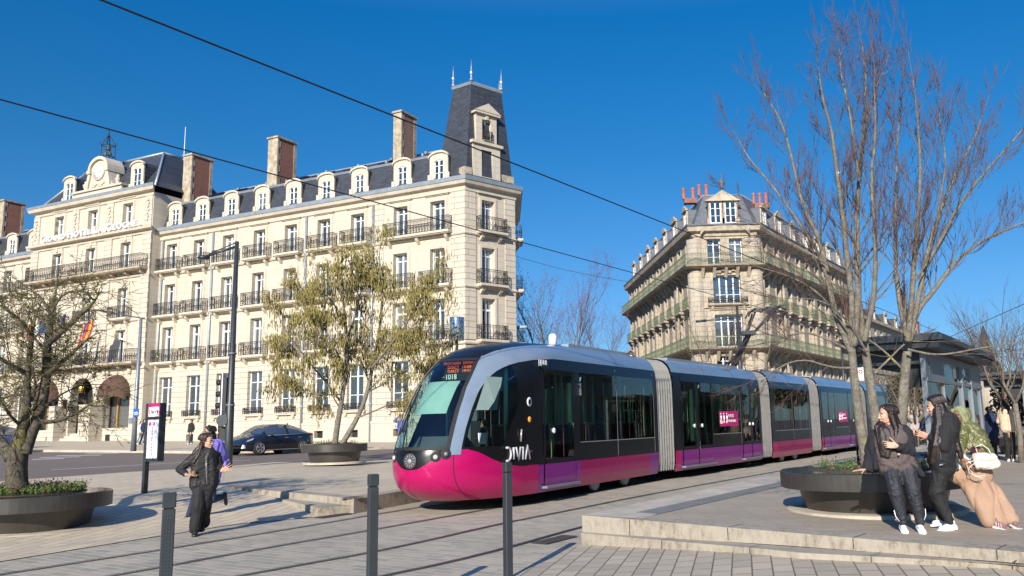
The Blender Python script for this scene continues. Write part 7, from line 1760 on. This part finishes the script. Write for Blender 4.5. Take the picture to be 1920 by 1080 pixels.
torso(mb, J(391, 895), J(391, 899), J(391, 903), J(391, 907), (.16, .17, .17, .17), .6, add=.015); seg(mb, [hl, J(368, 930, -.25), J(357, 962, -.1)], [.095, .075, .055]); seg(mb, [hr, J(396, 938, .0), J(417, 936, .4)], [.095, .075, .055]); solid(mb, 'jeans', M['jeans'], f.o, .012, 3, .02, 8, 6)
shoe(f, J(357, 972, -.05), J(346, 974, -.22), M['boot'], M['white'])
mb = MB(); a, b_ = J(419, 932, .42), J(421, 950, .46); mb.caps(a, b_, .045, .035, 10, 0, 1, .8); solid(mb, 'shoe', M['boot'], f.o, .008, 2)
mb = MB(); haircap(mb, head, R, .98); T = lambda x, y, z: head+R @ Vector((x, y, z)); hairlock(mb, [T(0, .07, .02), T(0, .1, -.08), T(.0, .11, -.17)], .06, .035); solid(mb, 'hair', M['hair'], f.o, .009, 2, .01, 20, 7)
mb = MB(); mb.tube([T(.085*math.cos(a), .02, .02+.125*math.sin(a)) for a in [PI*i/10 for i in range(11)]], .012, 6); [mb.lathe([(.04, 0), (.04, .02)], T(q*.088, .015, 0), 12, axis=tuple(R @ Vector((q, 0, 0)))) for q in (1, -1)]; mb.build('headphones', M['black'], f.o)

# --- woman sitting back on the planter rim
f = Fig(1705, 155, ZR, 'woman with long dark hair in open black cardigan half sitting on the planter rim'); J = f.j
head = J(1661, 778, .08); R = Rz(-58, 2, 3); neck = J(1668, 801, .10); sL, sR = J(1640, 818, .12), J(1697, 812, .12)
eL, wL = J(1632, 852, .16), J(1626, 881, .10); eR, wR = J(1703, 846, .02), J(1681, 836, -.16)
body_skin(f, head, R, neck, [(sL, eL, wL), (sR, eR, wR)], M['skin'], [(wL, Vector((-1, -.25, -.12)), Vector((0, 0, -1)), -1, dict(curl=.03, sp=.16)), (wR, Vector((-.95, -.2, .15)), Vector((.1, 1, -.1)), 1, dict(curls=[.05, .75, .9, .9], sp=.05, thumb_in=-.2))])
facefeat(f.o, head, R, 1.02)
mb = MB(); torso(mb, J(1669, 812, .12), J(1671, 826, .08), J(1676, 852, .06), J(1683, 876, .08), (.16, .195, .20, .215), .68, add=.03); mb.caps(J(1664, 830, -.0), J(1680, 830, -.0), .085, .085)
solid(mb, 'top', cloth('brown_grey_top', (.085, .062, .06), .8), f.o, .010, 3, .025, 8, 9, 1.6)
M['card'] = cloth('black_cardigan', (.012, .012, .017), .9); mb = MB()
seg(mb, [J(1656, 812, .14), sL, eL, lerpv(eL, wL, .9)], [.085, .085, .068, .055]); seg(mb, [J(1686, 808, .14), sR, eR, lerpv(eR, wR, .85)], [.085, .085, .078, .05])
for a, b_, r in ((J(1645, 820, .10), J(1637, 880, .12), .07), (J(1640, 835, .2), J(1648, 880, .22), .07), (J(1692, 820, .12), J(1718, 884, .10), .055), (J(1696, 830, .2), J(1722, 890, .2), .06), (J(1670, 815, .24), J(1680, 880, .3), .09), (J(1712, 870, .12), J(1727, 892, .06), .04), (J(1648, 815, .02), J(1643, 878, .0), .04), (J(1690, 818, .04), J(1706, 862, .03), .035)): mb.caps(a, b_, r, r*.9, 10)
solid(mb, 'cardigan', M['card'], f.o, .010, 3, .03, 8, 10, .7)
mb = MB(); hl, hr = J(1672, 880, .06), J(1701, 880, .06); torso(mb, J(1685, 872, .1), J(1685, 876, .1), J(1686, 882, .1), J(1687, 888, .1), (.17, .19, .205, .205), .64, add=.022); kl, kr, al, ar = J(1681, 926, -.10), J(1713, 924, -.06), J(1693, 976, -.06), J(1724, 977, -.03)
seg(mb, [hl, kl, al], [.115, .085, .062]); seg(mb, [hr, kr, ar], [.115, .085, .062]); M['trk'] = cloth('charcoal_track_trousers', (.016, .017, .024), .7)
solid(mb, 'trousers', M['trk'], f.o, .009, 3, .028, 9, 11, 1.4)
mb = MB(); mb.tube([J(1677, 955, -.16), J(1680, 966, -.165), J(1687, 976, -.145)], .006, 5); mb.tube([J(1733, 953, -.08), J(1734, 965, -.09), J(1731, 974, -.08)], .005, 5); mb.build('trouser_zip', M['white'], f.o)
M['shoe_w'] = plain('white_leather_trainer', (.80, .79, .77), .4, var=.03)
shoe(f, J(1692, 992, .0), J(1699, 1000, -.20), M['shoe_w']); shoe(f, J(1722, 992, .02), J(1731, 1001, -.18), M['shoe_w'])
T = lambda x, y, z: head+R @ Vector((x, y, z)); mb = MB(); haircap(mb, head, R, 1.03)
for q, yy, e1, e2 in ((-.06, .05, J(1645, 800, .0), J(1655, 852, -.09)), (.05, .06, J(1684, 808, .1), J(1690, 850, .12)), (.08, .03, J(1680, 805, .02), J(1680, 845, -.07)), (0, .08, J(1672, 805, .18), J(1685, 850, .2)), (.06, .07, J(1690, 815, .14), J(1698, 835, .16))):
    a = T(q, yy, 0); hairlock(mb, [a, e1, lerpv(e1, e2, .5), e2], .045, .030)
hairlock(mb, [T(-.08, .01, -.02), J(1653, 803, -.04), J(1656, 832, -.10), J(1659, 854, -.10)], .030, .024, 8, 1.3, .7); hairlock(mb, [J(1660, 803, -.05), J(1667, 832, -.10), J(1665, 856, -.11)], .032, .020, 8, 1.4, .7)
solid(mb, 'hair', cloth('very_long_dark_hair', (.017, .009, .007), .42, .5, .6, 70), f.o, .0055, 1, .004, 40, 12, .08)
mb = MB(); mb.box(tuple(J(1683, 850, -.14)), tuple(J(1687, 853, -.15))); mb.build('pendant', M['t_trim'], f.o)

# --- standing woman with a phone
f = Fig(1770, 152, ZR, 'woman in black hoodie and joggers standing sideways and looking down at her phone'); J = f.j
head = J(1752, 762, -.02); R = Rz(-82, 14); neck = J(1764, 785, 0); sL, sR = J(1770, 803, -.16), J(1772, 803, .16)
eL, wL = J(1770, 838, -.22), J(1740, 818, -.14); eR, wR = J(1766, 838, .12), J(1742, 820, .02)
body_skin(f, head, R, neck, [(sL, eL, wL), (sR, eR, wR)], M['skin'], [(wL, Vector((-1, .1, .35)), Vector((-.2, .9, .3)), -1, dict(curl=.55)), (wR, Vector((-1, 0, .35)), Vector((-.2, -.9, .3)), 1, dict(curl=.55))])
facefeat(f.o, head, R, 1.)
M['hood'] = cloth('black_hoodie', (.010, .010, .012), .85); mb = MB(); X = Vector((.05, 1, 0))
torso(mb, J(1773, 795), J(1770, 812), J(1765, 842), J(1765, 865), (.17, .215, .205, .21), .78, add=.035, dirx=X); seg(mb, [J(1774, 800, -.12), sL, eL, lerpv(eL, wL, .85)], [.09, .09, .075, .05]); seg(mb, [J(1774, 800, .12), sR, eR, lerpv(eR, wR, .85)], [.09, .09, .075, .05])
mb.caps(J(1778, 795, -.08), J(1778, 795, .08), .075, .075); mb.caps(J(1784, 802, 0), J(1784, 812, 0), .085, .07)
solid(mb, 'hoodie', M['hood'], f.o, .010, 3, .03, 8, 14, .9)
mb = MB(); mb.box(tuple(J(1762, 846, -.285)), tuple(J(1763.5, 860, -.275))); mb.build('zip_trim', M['t_trim'], f.o)
mb = MB(); h1, h2 = J(1766, 872, -.10), J(1768, 872, .10); torso(mb, J(1766, 862), J(1766, 866), J(1767, 872), J(1768, 878), (.17, .20, .20, .20), .78, add=.02, dirx=X); seg(mb, [h1, J(1755, 925, -.13), J(1781, 978, -.1)], [.115, .09, .06]); seg(mb, [h2, J(1757, 925, .1), J(1768, 975, .12)], [.11, .085, .06]); solid(mb, 'joggers', M['trous_b'], f.o, .010, 3, .025, 8, 15, 1.)
M['shoe_b'] = plain('white_and_blue_trainer', (.55, .60, .68), .5, var=.35, vs=25)
shoe(f, J(1789, 991, -.10), J(1761, 995, -.16), M['shoe_b']); shoe(f, J(1775, 985, .12), J(1750, 989, .08), M['shoe_b'])
mb = MB(); mb.prism([J(1739.5+.0, 877, -.0)+Vector((.14, -.28, .03)), J(1739.5, 877)+Vector((.18, -.285, .04)), J(1739.5, 877)+Vector((.19, -.285, .055)), J(1739.5, 877)+Vector((.145, -.28, .05))], (0, .004, 0)); mb.build('trouser_emblem', M['greysteel'], f.o)
T = lambda x, y, z: head+R @ Vector((x, y, z)); mb = MB(); haircap(mb, head, R, 1.05)
for e in ([T(.0, .08, .0), J(1776, 790, -.03), J(1783, 820, -.09), J(1785, 850, -.1)], [T(.05, .06, 0), J(1770, 795, -.16), J(1760, 830, -.24), J(1757, 862, -.22)], [T(.07, .02, -.02), J(1760, 795, -.18), J(1753, 835, -.24), J(1748, 868, -.2)], [T(-.05, .06, 0), J(1775, 790, .08), J(1790, 815, .0), J(1795, 845, -.06)], [T(.06, .0, -.03), J(1756, 800, -.18), J(1750, 840, -.22), J(1745, 866, -.18)], [J(1786, 815, -.02), J(1796, 845, -.04), J(1799, 860, -.04)]):
    hairlock(mb, e, .042, .026)
solid(mb, 'hair', cloth('glossy_dark_hair', (.019, .011, .009), .40, .5, .6, 70), f.o, .0055, 1, .004, 40, 16, .08)
p = f.o.matrix_basis @ (wL+Vector((-.12, .07, .06))); mb = MB(); mb.box((-.005, -.036, -.07), (.005, .036, .07)); o = mb.build('phone', M['black'], None, tuple(p), (0, .5, f.o.rotation_euler.z)); tag(o, 'dark phone held by the standing woman in the black hoodie', 'phone')

# --- woman in green headscarf leaning on the planter
f = Fig(1848, 150, ZR, 'woman in olive headscarf, shiny green jacket and wide beige trousers leaning against the planter'); J = f.j
head = J(1799, 780, .25); R = Rz(-35, 4); neck = J(1806, 803, .25); sL, sR = J(1806, 812, .1), J(1836, 818, .35)
eL, wL = J(1800, 846, .0), J(1806, 862, -.12); eR, wR = J(1850, 850, .12), J(1836, 846, -.10)
body_skin(f, head, R, neck, [(sL, eL, wL), (sR, eR, wR)], M['skin_d'], [(wL, Vector((.55, -.1, -.8)), Vector((.2, 1, 0)), -1, dict(curl=.12, sp=.12, s=1.1)), (wR, Vector((-1, -.2, .15)), Vector((0, .2, 1)), 1, dict(curl=.5))], vox=.006)
facefeat(f.o, head, R, 1.)
M['satin'] = plain('crinkled_olive_satin', (.125, .125, .045), .36, .1, .45, 9, bump=.7, bs=30)
mb = MB(); torso(mb, J(1812, 808, .26), J(1822, 822, .24), J(1828, 840, .2), J(1828, 852, .18), (.15, .185, .19, .185), .66, add=.025, dirx=Vector((.9, .3, 0))); seg(mb, [J(1808, 815, .2), sL, eL], [.085, .08, .065]); seg(mb, [J(1828, 815, .28), sR, eR, lerpv(eR, wR, .75)], [.09, .09, .085, .06]); mb.caps(J(1803, 805, .22), J(1820, 807, .26), .065, .07)
solid(mb, 'satin_jacket', M['satin'], f.o, .009, 2, .035, 11, 20, 1.)
M['shirt_w'] = cloth('white_shirt', (.72, .71, .69), .8, .04); mb = MB(); torso(mb, J(1812, 850, .2), J(1811, 858, .18), J(1812, 868, .15), J(1814, 878, .12), (.19, .21, .22, .23), .7, add=.04); seg(mb, [J(1801, 846, .04), J(1800, 855, .0), J(1806, 861, -.08)], [.07, .06, .05]); solid(mb, 'shirt', M['shirt_w'], f.o, .010, 3, .03, 8, 21, 1.)
M['beige'] = cloth('beige_wide_trousers', (.34, .215, .145), .85, .08, .2, 30); mb = MB()
torso(mb, J(1812, 876, .14), J(1814, 880, .12), J(1818, 888, .1), J(1820, 892, .1), (.22, .235, .24, .24), .72, add=.03)
for t in range(5): a = J(1801+t*7, 884, .12-.02*t); b_ = J(1852+t*5.5, 975+(1 if t > 2 else 0), -.02+.02*t); seg(mb, [a, lerpv(a, b_, .5)+Vector((0, 0, .0)), b_], [.095, .10, .092])
seg(mb, [J(1832, 886, .15), J(1868, 935, .12), J(1892, 974, .1)], [.10, .10, .095]); solid(mb, 'wide_trousers', M['beige'], f.o, .011, 4, .035, 5, 22, .35)
M['shoe_t'] = plain('taupe_suede_trainer', (.17, .11, .10), .8, var=.15)
s1 = shoe(f, J(1862, 988, -.02), J(1889, 994, -.16), M['shoe_t']); s2 = shoe(f, J(1889, 984, .10), J(1907, 993, -.04), M['shoe_t'])
mb = MB(); h_ = J(1862, 988, -.02); d_ = (J(1889, 994, -.16)-h_).normalized(); n_ = Vector((d_.y, -d_.x, 0)); n_ = n_ if n_.y < 0 else -n_
for i in range(3): q = h_+d_*(.07+.035*i)+n_*.042; mb.prism([q+Vector((0, 0, .035)), q+d_*.013+Vector((0, 0, .035)), q+d_*.0+Vector((0, 0, .085))-n_*.012, q-d_*.013+Vector((0, 0, .085))-n_*.012], n_*.004)
mb.build('shoe_stripes', plain('pink_stripe', (.6, .35, .38), .6), s1)
M['scarf'] = cloth('pale_olive_knit', (.23, .24, .13), .95, .1, .5, 60); T = lambda x, y, z: head+R @ Vector((x, y, z)); mb = MB()
mb.ell(T(0, .03, .05), (.092, .10, .092), 16, 0, R); mb.ell(T(0, .05, -.03), (.09, .085, .11), 14, 0, R)
for q in (1, -1): mb.caps(T(.05*q, -.05, .085), T(.082*q, -.01, -.06), .024, .03, 8); mb.caps(T(.082*q, -.01, -.06), T(.03*q, -.02, -.13), .03, .035, 8)
solid(mb, 'headscarf', M['scarf'], f.o, .007, 3, .012, 18, 23, .5)
mb = MB(); mb.ell(T(.02, .13, .0), (.06, .06, .11), 12, 0, R); solid(mb, 'hood_gathering', M['satin'], f.o, .008, 2, .03, 20, 24)
M['bagw'] = cloth('cream_leather', (.62, .55, .47), .5, .06, .15, 20); bo = empty('handbag', tuple(f.o.matrix_basis @ J(1846, 862, -.14)), f.o.rotation_euler.z, 'cream soft leather handbag hanging in front of the woman in the green jacket', 'handbag')
mb = MB(); mb.caps((-.09, 0, .04), (.10, 0, .02), .055, .055, 12, 0, 1, 1.); mb.caps((-.08, 0, -.06), (.10, .02, -.07), .06, .055, 12); mb.caps((.1, .02, .0), (.13, .02, -.05), .05, .05); mb.caps((-.10, .0, .02), (-.08, 0, -.05), .055, .055)
solid(mb, 'bag_body', M['bagw'], bo, .009, 3, .03, 12, 25)
mb = MB(); mb.tube([(-.08, -.05, .08), (-.10, -.02, .16), (-.02, .02, .19), (.05, -.02, .13), (.07, -.05, .07)], .007, 6); mb.tube([(-.1, -.04, 0), (-.22, -.06, -.04), (-.20, -.07, -.16), (-.10, -.07, -.20), (-.02, -.08, -.19)], .005, 5); mb.tube([(-.1, -.04, -.02), (-.20, -.06, -.1), (-.14, -.07, -.2), (-.05, -.07, -.22)], .005, 5); mb.build('strap', M['bagw'], bo)
p = f.o.matrix_basis @ (wR+Vector((-.06, -.03, .03))); mb = MB(); mb.box((-.075, -.035, -.006), (.075, .035, .006)); o = mb.build('phone', plain('maroon_phone_case', (.06, .02, .03), .3), None, tuple(p), (.5, -.3, .3)); tag(o, 'maroon cased phone held above the cream handbag', 'phone')

# --- simpler, distant people: one routine
def walker(px, k, z, H_, yaw, top, leg, label, hair='hair', skin='skin', pose='stand', jacket_len=.50, shoes='boot', hl=0, stride=.12, arms=None, topr=.03, name='person', vox=.016, group=None):
    f = Fig(px, k, z, label, name, group); s = H_/1.75; Rr = Rz(yaw, 4); V = lambda x, y, z: Rz(yaw) @ Vector((x, y, z))*s
    head = V(0, -.02, 1.63); neck = V(0, 0, 1.46); sh = [V(q*.17, 0, 1.40) for q in (1, -1)]
    arms = arms or {}
    el = [V(q*.22, .03, 1.12) for q in (1, -1)]; wr = [V(q*.20, -.08, .88) for q in (1, -1)]
    for i, q in enumerate((1, -1)):
        if q in arms: el[i], wr[i] = V(*arms[q][0]), V(*arms[q][1])
    kn = [V(.09, -stride*.9, .50), V(-.09, stride*.4, .50)]; an = [V(.09, -stride*1.3, .09), V(-.09, stride*1.6, .10)]
    mb = MB(); headmesh(mb, head, Rr, s*.98); mb.caps(head, neck, .05*s, .055*s); 
    for i in range(2):
        seg(mb, [neck, sh[i], el[i], wr[i]], [.05*s, .045*s, .04*s, .028*s]); dd = (wr[i]-el[i]); dd = dd if dd.length > 1e-4 else Vector((0, 0, -1)); hand(mb, wr[i], dd, V(0, -1, .1), 1 if i else -1, s=s, curl=.3)
    seg(mb, [neck, V(0, 0, 1.0)], [.07*s, .09*s]); [seg(mb, [V(0, 0, 1.0), kn[i], an[i]], [.08*s, .05*s, .04*s]) for i in range(2)]
    solid(mb, 'body', M[skin], f.o, .009 if k > 60 else .012, 1)
    mb = MB(); dx = V(1, 0, 0).normalized(); torso(mb, V(0, 0, 1.43), V(0, 0, 1.27), V(0, 0, 1.1), V(0, 0, 1.45-jacket_len-.02), (.16*s, .205*s, .185*s, .19*s), .62*s, add=topr, dirx=dx)
    for i in range(2): seg(mb, [sh[i], el[i], lerpv(el[i], wr[i], .9)], [.075*s, .06*s, .045*s])
    solid(mb, 'top', top, f.o, vox, 2, .02, 8, px)
    mb = MB(); torso(mb, V(0, 0, .98), V(0, 0, .96), V(0, 0, .94), V(0, 0, .90), (.16*s, .17*s, .175*s, .17*s), .6*s, add=.01, dirx=dx)
    for i in range(2): seg(mb, [V(.08 if i == 0 else -.08, 0, .88), kn[i], an[i]], [.09*s, .07*s, .06*s])
    solid(mb, 'trousers', leg, f.o, vox, 2, .015, 8, px+1)
    for i in range(2): shoe(f, an[i]+V(0, .04, -.09), an[i]+V(0, -.19, -.09), M[shoes], M['white'] if shoes != 'boot' else M['black'], vox=.011)
    mb = MB(); haircap(mb, head, Rr, s*.97); T = lambda x, y, z: head+Rr @ (Vector((x, y, z))*s)
    if hl: [hairlock(mb, [T(q, .06, 0), T(q*1.3, .10, -hl*.5), T(q*1.2, .11, -hl)], .055*s, .04*s) for q in (-.06, 0, .06)]
    solid(mb, 'hair', M[hair], f.o, .010, 1, .01 if not hl else .025, 24, px); 
    if k > 40: facefeat(f.o, head, Rr, s)
    return f
cb, cw, cn, cj = cloth('black_coat', (.012, .012, .013)), cloth('white_top', (.62, .62, .62)), cloth('navy_coat', (.012, .022, .06)), cloth('light_jeans', (.25, .33, .45))
walker(357, 29.5, .25, 1.55, -35, cb, cloth('dark_grey_trousers', (.03, .035, .05)), 'person in black coat walking along the hotel pavement', stride=.2, shoes='shoe_w')
walker(412, 29.5, .25, 1.55, 60, cb, cb, 'man in dark suit reading a paper beside the lamp post, near the hotel wall', arms={1: ((.2, -.1, 1.15), (.1, -.35, 1.2)), -1: ((-.2, -.1, 1.15), (-.1, -.35, 1.2))})
walker(263, 29.0, .25, 1.5, 30, cw, cj, 'young woman in white top and light jeans by the hotel front', stride=.22, shoes='shoe_w', hl=.25)
walker(269, 29.2, .25, 1.62, 30, cn, cb, 'companion in navy coat walking beside the woman in light jeans', stride=.2)
walker(752, 36, .25, 1.72, -10, cloth('royal_blue_tee', (.01, .06, .42)), cj, 'person in blue T-shirt shading their eyes with a raised hand left of the tram nose', arms={-1: ((-.36, -.12, 1.45), (-.10, -.18, 1.68)), 1: ((.24, -.05, 1.15), (.1, -.25, 1.0))}, stride=.05)
mb = MB(); mb.caps((-.12, 0, 0), (.1, 0, -.12), .11, .13, 10); fb = AT(757, 838, 37); o = solid(mb, 'shoulder_bag', cloth('black_white_bag', (.15, .15, .17), .8, .9), None, .012, 2, .04, 12, 3); o.location = tuple(fb); tag(o, 'grey and black bag carried by the person in the blue T-shirt', 'bag')
walker(793, 35, .25, 1.70, -15, cloth('pale_aqua_tee', (.42, .62, .60)), cj, 'person in pale aqua T-shirt on the platform behind the tram windscreen', stride=.05)
walker(812, 34.5, .25, 1.72, -15, cloth('dark_teal_jacket', (.02, .04, .05)), cb, 'dark haired person in a dark jacket behind the tram windscreen', stride=.05)
M['curly'] = cloth('curly_dark_hair', (.015, .009, .007), .6, .5, 1., 60)
fF_ = walker(1897, 64, ZR, 1.82, 165, cloth('beige_cropped_jacket', (.56, .43, .31)), cb, 'woman in beige jacket and black trousers seen from behind near the right edge', hair='curly', hl=.30, shoes='shoe_w', stride=.06, jacket_len=.50, arms={-1: ((-.25, -.0, 1.12), (-.1, -.22, 1.1)), 1: ((.25, .0, 1.12), (.12, -.25, 1.1))}, topr=.045)
mb = MB(); mb.ell((0, 0, 0), (.07, .07, .06), 10); o = solid(mb, 'hair_scrunchie', M['sticker'], fF_.o, .01, 1); o.location = (.0, .03, 1.74*1.04-.0)
walker(1864, 60, ZR, 1.62, 150, cn, cb, 'person in dark navy coat standing at the second planter beside the shelter post', stride=.03, jacket_len=.75)
walker(1691, 46, .3, 1.66, 10, cloth('tan_coat', (.20, .13, .09)), cb, 'person in tan coat waiting behind the seated woman', hl=.2)
walker(1716, 44, .3, 1.70, -10, cloth('pale_scarf_coat', (.35, .30, .28)), cb, 'person in pale coat waiting beside the tan-coated person', hl=.15)
walker(1733, 42, .3, 1.70, 20, cn, cb, 'passer-by in dark blue jacket far behind the phone user', hl=0)
# shadowy passengers aboard the tram
for x, y, lab in ((6.3, .2, 'passenger standing inside the first tram door'), (7.6, .0, 'driver seated at the controls in the tram cab')):
    c_, s_ = math.cos(T1.rz), math.sin(T1.rz); wx, wy = tram.location.x+T1.ox+c_*x-s_*y, tram.location.y+T1.oy+s_*x+c_*y
    o = empty('person', (wx, wy, TZ+.40), T1.rz+PI/2, lab, 'person'); mb = MB(); b0 = 0 if 'passenger' in lab else -.32; V = lambda x, y, z: Vector((x, y, z+b0)); hd = V(0, -.02, 1.58); headmesh(mb, hd, Rz(0)); mb.caps(hd, V(0, 0, 1.42), .05, .055)
    for q in (1, -1): seg(mb, [V(0, 0, 1.42), V(.17*q, 0, 1.36), V(.23*q, .0, 1.1), V(.15*q, -.25, 1.0)], [.05, .05, .04, .03]); hand(mb, V(.15*q, -.25, 1.0), Vector((0, -1, 0)), Vector((0, 0, -1)), q)
    seg(mb, [V(0, 0, 1.4), V(0, 0, .9)], [.09, .1]); [seg(mb, [V(0, 0, .9), V(.1*q, -.0 if b0 == 0 else -.42, .48 if b0 == 0 else .85), V(.1*q, 0 if b0 == 0 else -.42, .08 if b0 == 0 else .4)], [.09, .06, .05]) for q in (1, -1)]; solid(mb, 'body', M['skin'], o, .012, 1)
    mb = MB(); torso(mb, V(0, 0, 1.42), V(0, 0, 1.27), V(0, 0, 1.1), V(0, 0, .92), (.16, .2, .18, .19), .62, add=.03); [seg(mb, [V(.17*q, 0, 1.36), V(.23*q, 0, 1.1), V(.16*q, -.2, 1.02)], [.07, .06, .045]) for q in (1, -1)]; solid(mb, 'jacket', cb, o, .016, 2); mb = MB(); [seg(mb, [V(.08*q, 0, .9), V(.1*q, -.0 if b0 == 0 else -.42, .48 if b0 == 0 else .85), V(.1*q, 0 if b0 == 0 else -.42, .06 if b0 == 0 else .4)], [.1, .075, .06]) for q in (1, -1)]; solid(mb, 'trousers', cb, o, .016, 2); mb = MB(); haircap(mb, hd, Rz(0)); solid(mb, 'hair', M['hair'], o, .012, 1)

# ---------------------------------------------------------------- every countable piece becomes a part of its own
def split_parts(o, name):
    me = o.data; nv = len(me.vertices); par = list(range(nv))
    def fd(i):
        while par[i] != i: par[i] = par[par[i]]; i = par[i]
        return i
    for p in me.polygons:
        r = fd(p.vertices[0])
        for v in p.vertices[1:]: par[fd(v)] = r
    isl = {}
    for p in me.polygons: isl.setdefault(fd(p.vertices[0]), []).append(p.index)
    keys = list(isl); bb = []
    for k in keys:
        cs = [me.vertices[v].co for pi in isl[k] for v in me.polygons[pi].vertices]; bb.append([min(c[i] for c in cs)-.03 for i in range(3)]+[max(c[i] for c in cs)+.03 for i in range(3)])
    q = list(range(len(keys)))
    def f2(i):
        while q[i] != i: q[i] = q[q[i]]; i = q[i]
        return i
    for i in range(len(keys)):
        for j in range(i):
            a, b = bb[i], bb[j]
            if all(a[t] <= b[t+3] and b[t] <= a[t+3] for t in range(3)): q[f2(i)] = f2(j)
    cl_ = {}
    for i in range(len(keys)): cl_.setdefault(f2(i), []).append(keys[i])
    if len(cl_) < 2 or len(cl_) > 100: o.name = name; return
    for ks in cl_.values():
        mb = MB(); mp = {}
        for k in ks:
            for pi in isl[k]:
                p = me.polygons[pi]; f = []
                for v in p.vertices:
                    if v not in mp: mp[v] = len(mb.v); mb.v.append(tuple(me.vertices[v].co))
                    f.append(mp[v])
                mb.f.append(tuple(f)); mb.m.append(p.material_index); mb.sm.append(p.use_smooth)
        xs = [v[0] for v in mb.v]; ys = [v[1] for v in mb.v]; zs = [v[2] for v in mb.v]; c = Vector(((min(xs)+max(xs))/2, (min(ys)+max(ys))/2, min(zs)))
        n = bpy.data.objects.new(name, mb.mesh(name, list(me.materials))); C.objects.link(n); n.parent = o.parent; n.matrix_basis = o.matrix_basis.copy()
        for k_ in o.keys():
            if k_ in ('kind',): n[k_] = o[k_]
    bpy.data.objects.remove(o)
SPLIT = {'window_surrounds': 'window_surround', 'quoins': 'quoin', 'entrance_pier': 'entrance_pier', 'carved_ornament': 'carved_ornament', 'shop_window': 'shop_window', 'balcony_brackets': 'balcony_bracket', 'cellar_grilles': 'cellar_grille', 'gilded_bells': 'gilded_bell', 'roof_vents': 'roof_vent', 'roof_aerials': 'roof_aerial', 'rusticated_piers': 'rusticated_pier', 'pilasters': 'pilaster', 'pedestals': 'pedestal', 'seats': 'seat', 'grab_poles': 'grab_pole', 'wall_panels': 'wall_panel', 'seat_frames': 'seat_frame', 'beams': 'beam', 'bands': 'band', 'bells': 'bell', 'lower_panels': 'lower_panel', 'brackets': 'bracket', 'panel_seams': 'panel_seam', 'downpipe': 'downpipe', 'clock_hands': 'clock_hand', 'cab_fittings': 'cab_fitting', 'floor_and_ceiling': 'lining_panel', 'soffit': 'soffit', 'bench': 'bench'}
for o in [o for o in C.objects if o.type == 'MESH']:
    b = o.name.split('.')[0]
    if b in SPLIT and o.parent and not o.children: split_parts(o, SPLIT[b])
